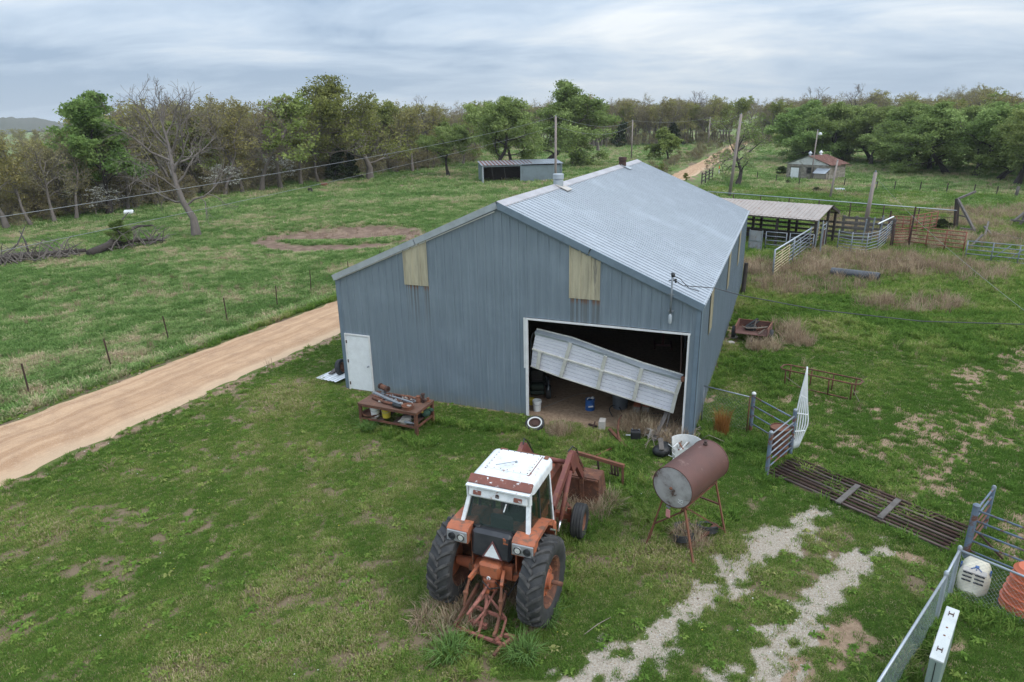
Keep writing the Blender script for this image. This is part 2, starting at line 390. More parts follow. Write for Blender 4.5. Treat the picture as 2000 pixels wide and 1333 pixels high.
def axis_grid(a, b, lo, hi, step, g):
    mid = np.arange(a, b, step); r = [b]; s = step
    while r[-1] < hi: s *= g; r.append(r[-1] + s)
    l = [a]; s = step
    while l[-1] > lo: s *= g; l.append(l[-1] - s)
    return np.array(l[::-1][:-1] + list(mid) + r)
GX = axis_grid(-20, 22, -5200, 5200, 0.2, 1.075); GY = axis_grid(7, 40, -300, 6000, 0.2, 1.06)
X, Y = np.meshgrid(GX, GY); Z = gz(X, Y); far = np.hypot(X, Y); Z = np.where(far > 700, -1.0, Z)
nx, ny = len(GX), len(GY)
gm = bpy.data.meshes.new('ground')
gm.vertices.add(nx * ny); gm.vertices.foreach_set('co', np.stack([X, Y, Z], -1).reshape(-1).astype(np.float32))
I, J = np.meshgrid(np.arange(nx - 1), np.arange(ny - 1)); a = (J * nx + I).reshape(-1)
q = np.stack([a, a + 1, a + nx + 1, a + nx], -1).astype(np.int32)
gm.loops.add(q.size); gm.loops.foreach_set('vertex_index', q.reshape(-1)); gm.polygons.add(len(q))
gm.polygons.foreach_set('loop_start', np.arange(0, q.size, 4, dtype=np.int32)); gm.polygons.foreach_set('use_smooth', np.ones(len(q), bool)); gm.update()
MK = masks(X.reshape(-1), Y.reshape(-1))
def vattr(me, name, arr):
    at_ = me.attributes.new(name, 'FLOAT', 'POINT'); at_.data.foreach_set('value', np.asarray(arr, np.float32))
for k in ('gravel', 'bare', 'thatch', 'pasture', 'yard', 'dry', 'verge', 'pondg', 'mud'): vattr(gm, k, MK[k])
def ground_material():
    m, nt, p = new_mat('ground_soil_and_sward'); L = nt.links.new
    A = lambda n: (lambda x: (setattr(x, 'attribute_name', n), x.outputs['Fac'])[1])(nt.nodes.new('ShaderNodeAttribute'))
    w = _world(nt)
    nf = _noise(nt, w, 7.0, 6, .7); nm = _noise(nt, w, 1.1, 6, .65); nb = _noise(nt, w, 0.22, 5, .6); nx_ = _noise(nt, w, 28.0, 4, .75)
    # lawn: olive and fresh green patches
    lawn = _mix(nt, (.085, .125, .032), (.145, .16, .055), _ramp(nt, nm, .35, .68)); lawn = _mix(nt, lawn, (.2, .19, .08), _math(nt, 'MULTIPLY', _ramp(nt, nf, .5, .72), .55))
    yard = _mix(nt, (.055, .115, .024), (.095, .14, .038), _ramp(nt, nm, .35, .65))
    past = _mix(nt, (.125, .19, .06), (.2, .235, .09), _ramp(nt, nm, .35, .68)); past = _mix(nt, past, (.27, .25, .14), _math(nt, 'MULTIPLY', _ramp(nt, nb, .45, .68), .28))
    past = _mix(nt, past, (.3, .25, .16), _math(nt, 'MULTIPLY', _ramp(nt, nf, .55, .72), .5))
    col = _mix(nt, lawn, past, A('pasture')); col = _mix(nt, col, yard, A('yard'))
    rag = _math(nt, 'ADD', _math(nt, 'MULTIPLY', _math(nt, 'SUBTRACT', nf, .5), 1.3), _math(nt, 'MULTIPLY', _math(nt, 'SUBTRACT', nx_, .5), 1.1))
    E = lambda n: _ramp(nt, _math(nt, 'ADD', A(n), rag), .36, .62)
    # away from the yard everything reads as pasture
    cd = nt.nodes.new('ShaderNodeVectorMath'); cd.operation = 'LENGTH'; L(w, cd.inputs[0])
    col = _mix(nt, col, past, _ramp(nt, cd.outputs['Value'], 34, 52))
    col = _mix(nt, col, (.06, .13, .025), A('pondg'))
    drycol = _mix(nt, (.28, .2, .135), (.18, .13, .09), nf)
    col = _mix(nt, col, drycol, _math(nt, 'MULTIPLY', A('dry'), .85))
    col = _mix(nt, col, _mix(nt, (.27, .19, .14), (.17, .115, .085), nx_), _math(nt, 'MULTIPLY', E('thatch'), .8))
    soil = _mix(nt, (.36, .255, .175), (.2, .135, .09), _ramp(nt, nf, .3, .75)); soil = _mix(nt, soil, (.45, .34, .24), _math(nt, 'MULTIPLY', _ramp(nt, nx_, .5, .7), .6))
    col = _mix(nt, col, soil, E('bare')); col = _mix(nt, col, _mix(nt, (.15, .10, .075), (.25, .175, .13), _ramp(nt, nm, .4, .65)), A('mud'))
    grav = _mix(nt, (.45, .395, .325), (.26, .21, .16), _ramp(nt, nx_, .35, .68)); grav = _mix(nt, grav, (.55, .51, .46), _math(nt, 'MULTIPLY', _ramp(nt, _noise(nt, w, 60, 2, .8), .55, .66), .6))
    col = _mix(nt, col, grav, E('gravel'))
    col = _mix(nt, col, (.09, .06, .045), _math(nt, 'MULTIPLY', A('verge'), _ramp(nt, nf, .35, .6)))
    L(col, p.inputs['Base Color']); p.inputs['Roughness'].default_value = 1.0; p.inputs['Specular IOR Level'].default_value = 0.1
    bp = nt.nodes.new('ShaderNodeBump'); bp.inputs['Strength'].default_value = .7; bp.inputs['Distance'].default_value = .04
    L(_math(nt, 'ADD', nf, nx_), bp.inputs['Height']); L(bp.outputs[0], p.inputs['Normal'])
    return m
gm.materials.append(ground_material())
ground = link('ground', gm); ground['kind'] = 'structure'

# dirt road: a crowned strip with ragged edges
def road_material():
    m, nt, p = new_mat('dirt_road'); L = nt.links.new
    w = _world(nt)
    t = nt.nodes.new('ShaderNodeAttribute'); t.attribute_name = 'across'
    n1 = _noise(nt, w, 1.2, 6, .6); n2 = _noise(nt, w, 26, 4, .75); n3 = _noise(nt, w, 8, 5, .6)
    # long faint wheel tracks, stretched along the road
    al = nt.nodes.new('ShaderNodeAttribute'); al.attribute_name = 'along'; cb = nt.nodes.new('ShaderNodeCombineXYZ')
    L(_math(nt, 'MULTIPLY', t.outputs['Fac'], 13.0), cb.inputs[0]); L(_math(nt, 'MULTIPLY', al.outputs['Fac'], .07), cb.inputs[1]); ns = _noise(nt, cb.outputs[0], 1.0, 4, .6)
    col = _mix(nt, (.38, .235, .14), (.49, .325, .205), _ramp(nt, ns, .4, .6)); col = _mix(nt, col, (.29, .18, .115), _math(nt, 'MULTIPLY', _ramp(nt, n1, .42, .7), .55))
    col = _mix(nt, col, (.6, .47, .35), _math(nt, 'MULTIPLY', _ramp(nt, n2, .54, .66), .7)); col = _mix(nt, col, (.27, .17, .11), _math(nt, 'MULTIPLY', _ramp(nt, n3, .55, .72), .45))
    pale = _math(nt, 'MULTIPLY', _ramp(nt, t.outputs['Fac'], .76, .93), .65); col = _mix(nt, col, (.52, .39, .27), pale)
    L(col, p.inputs['Base Color']); p.inputs['Roughness'].default_value = 1; p.inputs['Specular IOR Level'].default_value = .1
    bp = nt.nodes.new('ShaderNodeBump'); bp.inputs['Strength'].default_value = .5; bp.inputs['Distance'].default_value = .03; L(n2, bp.inputs['Height']); L(bp.outputs[0], p.inputs['Normal'])
    return m
mb = MB(); vv = np.concatenate([np.arange(-45, 60, .35), np.arange(60, 420, 2.0)]); el, er = road_edges(vv); rows = []; acr = []
c_ = np.linspace(0, 1, 11)
for i, v in enumerate(vv):
    fade = 1 if v < 60 else 3
    a0 = el[i] + .55 * (fbm(v, 3.3, .7, 4) - .5) * fade; a1 = er[i] + .8 * (fbm(v, 91.7, .8, 4) - .5) * fade
    us = a0 + (a1 - a0) * c_; P = BO[None] + us[:, None] * BU + v * BV; z = gz(P[:, 0], P[:, 1]) + .055 * np.sin(c_ * math.pi) ** .6 + .012 - .03 * (np.abs(np.abs(c_ - .5) - .2) < .06) - .05 * ((c_ == 0) | (c_ == 1))
    rows.append(np.column_stack([P, z])); acr += list(c_)
mb.grid(rows); me = mb.mesh('dirt_road', road_material(), True); vattr(me, 'across', acr); vattr(me, 'along', np.repeat(vv, 11))
road = link('dirt_road', me); road['kind'] = 'structure'

# far hills beyond the woods
def hills():
    m = weathered('far_wooded_hills', (.075, .075, .05), (.05, .06, .035), .8, .012, 1.0, fine=0)
    mb = MB()
    for (dist, a0, a1, h0, h1, seed) in ((1500, -70, -30, 16, 30, 1.0), (1150, -80, -33.5, 10, 17, 7.0), (2300, -40, 62, 14, 22, 3.0)):
        rows = []; ang = np.radians(np.linspace(a0, a1, 360))
        for k, t in enumerate(np.linspace(0, 1, 7)):
            r = dist * (1 + .22 * t); x = np.sin(ang) * r; y = np.cos(ang) * r
            top = h0 + (h1 - h0) * fbm(np.degrees(ang) * 1.0 + seed * 50, ang * 0, 6, 3) + 7 * (fbm(np.degrees(ang) * 9, ang * 0 + k * 3.1, 1.6, 4) - .5) * (k > 0)
            prof = math.sin(min(1, t * 1.25) * math.pi / 2) if t < .8 else 1 - (t - .8) * 2
            taper = ss(0, .08, (ang - ang[0]) / (ang[-1] - ang[0])) * ss(0, .1, (ang[-1] - ang) / (ang[-1] - ang[0]))
            rows.append(np.column_stack([x, y, -2 + (top * prof + 3) * taper]))
        mb.grid(rows)
    o = link('hills', mb.mesh('hills', m, True)); o['kind'] = 'structure'
hills()
# ---------------------------------------------------------------- the barn
BW, BLN, BHE, BHR = 12.55, 20.4, 4.29, 6.97
def siding_mat(name, base, second, streak=True, rough=.5, metal=0.0):
    m, nt, p = new_mat(name); L = nt.links.new
    w = _vec(nt, 'Object'); ws = _vec(nt, 'Object', (5, 5, .35))
    col = _mix(nt, base, second, _ramp(nt, _noise(nt, ws, 1.4, 6, .65), .3, .72))
    col = _mix(nt, col, tuple(min(1, c * 1.25) for c in base), _math(nt, 'MULTIPLY', _ramp(nt, _noise(nt, w, .7, 5, .6), .45, .75), .5))
    if streak:    # rust runs below the two translucent panels
        sx = nt.nodes.new('ShaderNodeSeparateXYZ'); L(w, sx.inputs[0])
        run = _ramp(nt, _noise(nt, _vec(nt, 'Object', (15, 1, .1)), 1, 2, .5), .4, .58)
        mask = None
        for (a, b) in ((2.83, 3.72), (8.64, 9.58)):
            k = _math(nt, 'MULTIPLY', _math(nt, 'GREATER_THAN', sx.outputs[0], a), _math(nt, 'LESS_THAN', sx.outputs[0], b)); mask = k if mask is None else _math(nt, 'ADD', mask, k)
        low = _ramp(nt, sx.outputs[2], 2.3, 4.0); under = _math(nt, 'MULTIPLY', low, _math(nt, 'LESS_THAN', sx.outputs[2], 4.2))
        front = _math(nt, 'LESS_THAN', sx.outputs[1], .3)
        f = _math(nt, 'MULTIPLY', _math(nt, 'MULTIPLY', run, mask), _math(nt, 'MULTIPLY', under, front))
        col = _mix(nt, col, (.075, .062, .045), _math(nt, 'MULTIPLY', f, .5)); col = _mix(nt, col, (.2, .08, .03), _math(nt, 'MULTIPLY', _math(nt, 'MULTIPLY', f, _ramp(nt, sx.outputs[2], 3.95, 4.12)), .7))
        base_dirt = _math(nt, 'MULTIPLY', _ramp(nt, _math(nt, 'ADD', sx.outputs[2], _math(nt, 'MULTIPLY', _noise(nt, w, 3, 5), .8)), .9, .35), .5); col = _mix(nt, col, (.2, .2, .17), base_dirt)
        sc = _ramp(nt, _noise(nt, _vec(nt, 'Object', (9, 9, 1.2)), 3, 5, .8), .74, .8); col = _mix(nt, col, (.4, .43, .45), _math(nt, 'MULTIPLY', sc, .5))
    L(col, p.inputs['Base Color']); p.inputs['Roughness'].default_value = rough; p.inputs['Metallic'].default_value = metal
    return m
M['siding'] = siding_mat('blue_grey_siding', (.185, .228, .268), (.15, .19, .228))
M['trim'] = weathered('blue_grey_trim', (.15, .2, .25), (.11, .15, .19), .6, 2, .5)
M['roofing'] = siding_mat('pale_blue_roofing', (.385, .42, .46), (.335, .365, .405), False, .42, .1)
M['skylight'] = weathered('yellowed_fibreglass', (.47, .42, .30), (.29, .26, .19), .9, 5.5, .6, stretch=(1, 1, .12), rust=(.2, .185, .15), rust_amt=.1, rust_scale=5)
M['white_trim'] = weathered('white_trim', (.72, .72, .72), (.5, .48, .46), .5, 2, .55)
M['cap'] = weathered('ridge_cap', (.40, .39, .41), (.28, .27, .285), .7, 1.2, .6, rust=(.35, .27, .24), rust_amt=.12)
barn = thing('barn', 'large blue-grey ribbed metal barn with white walk door and fallen overhead door', 'barn', (BO[0], BO[1], 0), BYAW)
def rib_profile(w, pitch, h, minor=.004, base=.12):
    """x, height pairs across a sheet of width w: trapezoid ribs every pitch with two low ones between"""
    pts = [(0, h)]; n = max(1, round(w / pitch)); p = w / n
    for k in range(n):
        a = k * p
        pts += [(a + .035, h), (a + .04, 0)]
        for q in (.38, .66):
            if minor and p > .22: c = a + q * p; pts += [(c - .022, 0), (c - .01, minor), (c + .01, minor), (c + .022, 0)]
        pts += [(a + p - .025, 0), (a + p - .022, h)]
    pts.append((w, h)); return pts
def sheet(o, ux, wx, prof, lo, hi, nrm, back=.004):
    """ribbed sheet: o origin, ux across, wx up/along, lo/hi functions of x, nrm outward"""
    o, ux, wx, nrm = (np.asarray(k, float) for k in (o, ux, wx, nrm)); mb = MB(); V = []
    for x, h in prof:
        for f in (lo, hi): V.append(o + ux * x + wx * f(x) + nrm * h)
    n = len(prof); F = [(2 * i, 2 * i + 2, 2 * i + 3, 2 * i + 1) for i in range(n - 1)]
    mb.add(V, F); return mb
# front wall: panels between the posts, cut round the openings
DX0, DX1, DH = 7.22, 12.25, 3.36; MX0, MX1, MH = .19, 1.15, 2.08
gable = lambda u: BHE + (BHR - BHE) * (1 - abs(u - BW / 2) / (BW / 2)) - .07
def front_panel(u0, u1, z0, mat='siding', off=0.0, z1=None, name='siding_panel', kick=None):
    w = u1 - u0; pr = rib_profile(w, .3, .022 + (.002 if off else 0))
    if u0 < BW / 2 < u1:
        xm = BW / 2 - u0; h = np.interp(xm, [p[0] for p in pr], [p[1] for p in pr]); pr = sorted(pr + [(xm, float(h))])
    top = (lambda x: gable(u0 + x)) if z1 is None else (lambda x: z1)
    part(name, sheet((u0, -off, 0), (1, 0, 0), (0, 0, 1), pr, lambda x: z0, top, (0, -1, 0)), M[mat], barn)
npan = 14; pw = BW / npan
edges = [.12, MX0 - .05] ; cuts = [0.0, .14, 1.2]
us = [.12, .14 + 0, 1.19, 2.08, 2.78, 3.72, 4.62, 5.52, 6.42, 7.16, 7.96, 8.6, 9.56, 10.46, 11.36, 12.3, 12.43]
us = [.12, 1.2, 2.02, 2.8, 3.72, 4.6, 5.48, 6.36, 7.18, 7.9, 8.6, 9.57, 10.47, 11.37, 12.28, 12.43]
for a, b in zip(us[:-1], us[1:]):
    z0 = 0.0
    if a < .5: z0 = MH + .06
    if a >= 7.18 and b <= 12.28: z0 = DH + .05
    front_panel(a, b, z0)
front_panel(2.8, 3.72, 4.17, 'skylight', .03, None, 'skylight_panel'); front_panel(8.6, 9.57, 4.17, 'skylight', .03, None, 'skylight_panel')
# side and back walls
nside = 22; sw = BLN / nside
for k in range(nside):
    v0 = k * sw + (.12 if k == 0 else 0); v1 = (k + 1) * sw
    pr = rib_profile(v1 - v0, .3, .022)
    part('siding_panel', sheet((BW, v0, 0), (0, 1, 0), (0, 0, 1), pr, lambda x: 0.0, lambda x: BHE - .05, (1, 0, 0)), M['siding'], barn)
    part('siding_panel', sheet((0, v0, 0), (0, 1, 0), (0, 0, 1), pr, lambda x: 0.0, lambda x: BHE - .05, (-1, 0, 0)), M['siding'], barn)
for v0, z0 in ((2.3, 2.65), (8.75, 2.6), (14.4, 2.45)):
    part('skylight_panel', sheet((BW + .026, v0, 0), (0, 1, 0), (0, 0, 1), rib_profile(.9, .3, .022), lambda x: z0, lambda x: BHE - .06, (1, 0, 0)), M['skylight'], barn)
for k in range(14):
    u0 = k * pw; pr = rib_profile(pw, .3, .022)
    part('siding_panel', sheet((u0, BLN, 0), (1, 0, 0), (0, 0, 1), pr, lambda x: 0.0, lambda x: gable(u0 + x), (0, 1, 0)), M['siding'], barn)
# roof sheets
RO = .08; sl = math.hypot(BW / 2, BHR - BHE); ca, sa = (BW / 2) / sl, (BHR - BHE) / sl
RL = sl + .12; nroof = 23; rw = (BLN + 2 * RO) / nroof
for sgn in (1, -1):
    for k in range(nroof):
        v0 = -RO + k * rw; o = (BW / 2, v0, BHR + .02); dn = (sgn * ca, 0, -sa)
        part('roof_panel', sheet(o, (0, 1, 0), dn, rib_profile(rw, .3, .03, 0), lambda x: 0.0, lambda x: RL, (sgn * sa, 0, ca)), M['roofing'], barn)
mb = MB()
for sgn in (1, -1):
    mb.grid([[(BW / 2, -RO - .02, BHR + .075), (BW / 2, BLN + RO + .02, BHR + .075)], [(BW / 2 + sgn * .27, -RO - .02, BHR + .065 - .27 * sa / ca), (BW / 2 + sgn * .27, BLN + RO + .02, BHR + .065 - .27 * sa / ca)],
             [(BW / 2 + sgn * .275, -RO - .02, BHR + .03 - .27 * sa / ca), (BW / 2 + sgn * .275, BLN + RO + .02, BHR + .03 - .27 * sa / ca)]])
part('ridge_cap', mb, M['cap'], barn)
for sgn in (1, -1):     # rake trim in two lengths each side
    for a, b, wv in ((0.0, .47, .2), (.475, 1.012, .205)):
        mb = MB(); p = np.array([BW / 2 + sgn * ca * sl * a, -RO - .01, BHR - sa * sl * a - .045]); q = np.array([BW / 2 + sgn * ca * sl * b, -RO - .01, BHR - sa * sl * b - .045])
        mb.bar(p, q, .05, wv, ref=(sgn * sa, 0, ca)); part('rake_trim', mb, M['trim' if sgn > 0 else 'galv'], barn)
    mb = MB(); p = np.array([BW / 2 + sgn * .1, -.035, BHR - .2 - .05]); q = np.array([BW / 2 + sgn * BW / 2, -.035, BHE - .16]); mb.bar(p, q, .03, .035); part('rake_angle', mb, M['white_trim' if sgn < 0 else 'trim'], barn)
    mb = MB(); mb.box((BW / 2 + sgn * (BW / 2 + .06), BLN / 2, BHE - .03), (.06, BLN + .1, .1)); part('eave_trim', mb, M['galv'], barn)
for u in (0.0, BW):
    mb = MB(); sx = 1 if u == 0 else -1
    mb.box((u + sx * .055, -.03, (BHE - .08) / 2), (.13, .02, BHE - .08)); mb.box((u - sx * .03, .05, (BHE - .08) / 2), (.02, .16, BHE - .08)); part('corner_trim', mb, M['trim'], barn)
# ridge vents
for v, mk in ((5.6, 'galv'), (16.25, 'rust_dark')):
    mb = MB(); mb.lathe([(.19, -.3), (.19, .1), (.16, .13), (.185, .14), (.21, .16), (.21, .33), (.19, .34), (0, .35)], (BW / 2 + .12, v, BHR + .1), n=16)
    o = part('ridge_vent', mb, M[mk], barn, 40)
    mb = MB(); mb.bar((BW / 2 + .1, v, BHR + .055), (BW / 2 + .58, v, BHR + .055 - .48 * sa / ca), .56, .03); part('flashing', mb, weathered('flashing', (.5, .47, .44), (.38, .34, .3), .7, 5, .8) if v < 9 else M['galv'], o)
# white walk door with hinges and knob
mb = MB(); t = .05
mb.box((MX0 - t / 2, -.045, MH / 2 + .02), (t, .05, MH + .04)); mb.box((MX1 + t / 2, -.045, MH / 2 + .02), (t, .05, MH + .04)); mb.box(((MX0 + MX1) / 2, -.045, MH + .065), (MX1 - MX0 + 2 * t, .052, t))
part('door_frame', mb, M['white_trim'], barn)
mb = MB(); mb.bbox(((MX0 + MX1) / 2, -.03, MH / 2 + .02), (MX1 - MX0 - .01, .045, MH), .004); d_ = part('walk_door', mb, M['white_paint'], barn)
for z in (.25, 1.12, 1.86):
    mb = MB(); mb.box((MX0 + .012, -.065, z), (.035, .03, .11)); part('hinge', mb, M['rust_dark'], d_)
mb = MB(); mb.lathe([(.03, 0), (.012, .01), (.012, .035), (.03, .045), (.03, .07), (0, .08)], (MX1 - .09, -.053, 1.0), (0, -1, 0), 10); part('knob', mb, M['grey_steel'], d_, 40)
# overhead door opening: white jambs and header
mb = MB(); mb.box((DX0 - .02, -.05, DH / 2), (.09, .05, DH)); mb.box((DX0 - .1, -.045, 2.55), (.05, .04, 1.7)); part('door_jamb', mb, M['white_trim'], barn)
mb = MB(); mb.box((DX1 + .01, -.05, DH / 2), (.05, .05, DH)); part('door_jamb', mb, M['white_trim'], barn)
mb = MB(); mb.box(((DX0 + DX1) / 2, -.05, DH + .015), (DX1 - DX0 + .1, .053, .05)); part('door_header', mb, M['white_trim'], barn)
# the overhead door hangs askew, two sections still hinged together
def od(u, z, y=.15): return np.array([u, y, z])
TT = [(7.43, 2.97), (8.63, 2.8), (9.77, 2.5), (10.91, 2.22), (12.13, 1.98)]; MMm = [(7.33, 2.33), (8.47, 2.1), (9.65, 1.87), (10.81, 1.64), (12.02, 1.4)]; BBm = [(7.26, 1.72), (8.29, 1.46), (9.53, 1.22), (10.69, .99), (11.92, .76)]
M['door_skin'] = weathered('door_skin', (.70, .70, .76), (.6, .6, .66), .6, 3, .45, rust=(.5, .46, .4), rust_amt=.04)
M['door_rail'] = weathered('door_rail', (.56, .55, .5), (.4, .38, .34), .6, 5, .6, rust=(.3, .2, .13), rust_amt=.06)
odoor = link('overhead_door', None, barn); odoor.location = (0, 0, 0)
def section(top, bot, y0, y1):
    mb = MB(); rows = []; us_ = np.linspace(0, 1, 17)
    T = np.array(top); Bt = np.array(bot); tt = np.linspace(0, 1, len(T))
    fs = [(0, 0)]
    for k in range(1, 5): g = k / 5 + .0; fs += [(g - .012, 0), (g - .006, .025), (g + .012, .025), (g + .018, 0)]
    for s, (f, dy) in enumerate(fs + [(1, 0)]):
        r = []
        for t in us_:
            a = np.array([np.interp(t, tt, T[:, 0]), np.interp(t, tt, T[:, 1])]); b = np.array([np.interp(t, tt, Bt[:, 0]), np.interp(t, tt, Bt[:, 1])]); p = a + (b - a) * f
            r.append((p[0], y0 + (y1 - y0) * f + dy + .01 * math.sin(t * 9), p[1]))
        rows.append(r)
    mb.grid(rows); return mb
top1 = [(u + .02 * (i == 0), z - .12) for i, (u, z) in enumerate(TT)]
part('door_section', section(top1, MMm, .1, .14), M['door_skin'], odoor); part('door_section', section(MMm, BBm, .14, .16), M['door_skin'], odoor)
# the torn top edge folds back
mb = MB(); rows = [[(u, .30, z + .0) for u, z in TT], [(u, .07, z - .05 - .05 * (i % 2)) for i, (u, z) in enumerate(TT)], [(u - .01, .085, z - .14) for u, z in TT]]; mb.grid(rows); part('folded_edge', mb, M['galv'], odoor)
for line, y, w in ((TT, .27, .05), (MMm, .1, .07), (BBm, .12, .045)):
    mb = MB(); mb.tube([(u, y, z) for u, z in line], w / 2, 5); part('rail', mb, M['door_rail'], odoor)
for i in range(5):
    a, b, c = top1[i], MMm[i], BBm[i]; y = .08
    if i == 0: b = (7.6, 2.27); c = (7.5, 1.66)
    for p, q in (((a, b), (b, c)) if i else ((b, c),)):
        mb = MB() if True else 0; mb.bar((p[0] + (-.04 if i == 4 else 0), y, p[1]), (q[0] + (-.04 if i == 4 else 0), y + .03, q[1]), .11, .05, ref=(0, 1, 0)); part('stile', mb, M['door_rail'], odoor)
mb = MB(); mb.box((12.16, .05, 1.93), (.1, .12, .14)); part('hinge_bracket', mb, M['rust_bright'], odoor)
mb = MB(); mb.tube([(7.38, .06, 2.9), (7.3, .05, 2.6), (7.27, .06, 2.2), (7.25, .08, 1.75)], .02, 5); part('cable', mb, M['black'], odoor)
# door track still hanging inside the right jamb
mb = MB(); mb.bar((12.0, .35, 3.25), (12.05, .32, 1.9), .03, .03); mb.bar((11.6, .9, 3.1), (12.1, .6, 3.2), .03, .03); part('door_track', mb, M['rust_dark'], barn)
# service mast with meter can on the gable wall
mb = MB(); mb.tube([(11.70, -.13, 3.95), (11.70, -.13, 5.1)], .028, 8); part_m = part('service_mast', mb, M['grey_steel'], barn, True)
mb = MB(); mb.tube([(11.70, -.13, 5.08), (11.70, -.15, 5.16), (11.74, -.24, 5.17), (11.75, -.28, 5.1)], [.035, .05, .05, .04], 8); part('weatherhead', mb, M['black'], part_m, True)
mb = MB(); mb.lathe([(.0, 0), (.05, .01), (.055, .06), (.055, .24), (.03, .28), (.028, .3)], (11.70, -.13, 3.68), n=10); part('meter_can', mb, M['galv'], part_m, 40)
for z in (4.05, 4.55): mb = MB(); mb.box((11.70, -.08, z), (.16, .1, .035)); part('clamp', mb, M['grey_steel'], part_m)
mb = MB(); mb.tube([(11.6, -.13, 4.95), (11.82, -.13, 4.97)], .015, 5); mb.tube([(11.8, -.13, 5.02), (11.8, -.13, 4.9)], .03, 6); part('insulator', mb, M['black'], part_m)
# inside frame so that the dark interior has posts and purlins
for u in (.25, BW - .25):
    for v in (.3, 4.2, 8.2, 12.2, 16.2, 20.1):
        mb = MB(); mb.box((u, v, 2.1), (.15, .2, 4.2)); part('frame_post', mb, M['dark_wood'], barn)
for v in (4.2, 8.2, 12.2, 16.2):
    mb = MB(); mb.bar((.25, v, 4.1), (BW / 2, v, 6.7), .15, .25); mb.bar((BW - .25, v, 4.1), (BW / 2, v, 6.7), .15, .25); part('rafter', mb, M['dark_wood'], barn)
# ---------------------------------------------------------------- the tractor with front loader
M['tr_red'] = weathered('faded_red_paint', (.26, .07, .035), (.17, .055, .035), .8, 3, .65, rust=(.12, .055, .037), rust_amt=.3, rust_scale=5)
M['tr_orange'] = weathered('sun_bleached_red_paint', (.41, .125, .055), (.29, .085, .045), .8, 3, .65, rust=(.17, .085, .055), rust_amt=.3, rust_scale=6)
M['loader_red'] = weathered('loader_red', (.17, .05, .04), (.12, .04, .033), .7, 3, .65, rust=(.2, .075, .04), rust_amt=.25, rust_scale=6)
M['hitch_red'] = weathered('hitch_red', (.33, .13, .1), (.2, .075, .05), .7, 8, .75, rust=(.14, .06, .04), rust_amt=.3, rust_scale=10)
M['cab_white'] = weathered('cab_white', (.74, .76, .77), (.5, .53, .56), .75, 4.5, .5, rust=(.3, .13, .08), rust_amt=.07, rust_scale=5)
M['cab_rust'] = weathered('cab_rust_band', (.2, .07, .05), (.13, .05, .04), .7, 5, .75, rust=(.75, .77, .78), rust_amt=.12, rust_scale=9)
M['tank_black'] = weathered('dusty_black', (.018, .02, .026), (.05, .05, .055), .6, 3, .5)
M['lamp_panel'] = weathered('lamp_panel', (.3, .3, .31), (.2, .2, .2), .6, 6, .5, .2)
M['lamp_glass'] = weathered('lamp_glass', (.6, .6, .58), (.4, .4, .38), .5, 30, .12)
M['lug'] = weathered('dusty_tread', (.028, .028, .028), (.085, .08, .076), .8, 6, .85, fine=.3)
M['chrome'] = weathered('chrome_rod', (.75, .76, .78), (.6, .6, .6), .4, 9, .2, .8)
def glass_mat(name, tint, rough=.03, alpha=.35):
    m, nt, p = new_mat(name); p.inputs['Base Color'].default_value = (*tint, 1); p.inputs['Roughness'].default_value = rough
    p.inputs['Alpha'].default_value = alpha; return m
M['cab_glass'] = glass_mat('green_tinted_glass', (.012, .03, .02), .04, .42)
TR = B(9.87, -8.82); TR[2] = float(gz(TR[0], TR[1]))
tr = thing('tractor', 'faded red farm tractor with white cab, large lugged rear tyres and front loader', 'tractor', TR, BYAW)
def rear_tyre(side):
    R, w = .885, .235; mb = MB()
    prof = [(.50, -.19), (.56, -.225), (.66, -.245), (.74, -.24), (.79, -.225), (.81, -.18), (.825, -.09), (.83, 0), (.825, .09), (.81, .18), (.79, .225), (.74, .24), (.66, .245), (.56, .225), (.50, .19)]
    mb.lathe(prof, (0, 0, 0), (1, 0, 0), 44)
    nl = 22
    for i in range(nl):
        for s in (1, -1):
            a0 = 2 * math.pi * (i + (.5 if s > 0 else 0)) / nl; q = []
            for k, (x, da, r) in enumerate(((-.02, 0, .868), (.07, .1, .872), (.15, .17, .868), (.215, .215, .848), (.243, .23, .78))):
                q.append((s * x, a0 - da, r))
            V = []
            for x, a_, r in q:
                dw = .045 / r if abs(x) < .2 else .04 / r
                for (rr, d) in ((r - .06, -dw * 1.2), (r, -dw * .7), (r, dw * .7), (r - .06, dw * 1.2)):
                    V.append((x, math.cos(a_ + d) * rr, math.sin(a_ + d) * rr))
            F = []
            for k in range(4):
                for j in range(3): F.append((k * 4 + j, k * 4 + j + 1, k * 4 + 5 + j, k * 4 + 4 + j))
            F += [(0, 1, 2, 3), (16, 17, 18, 19)]
            mb.add(V, F, 1)
    return mb
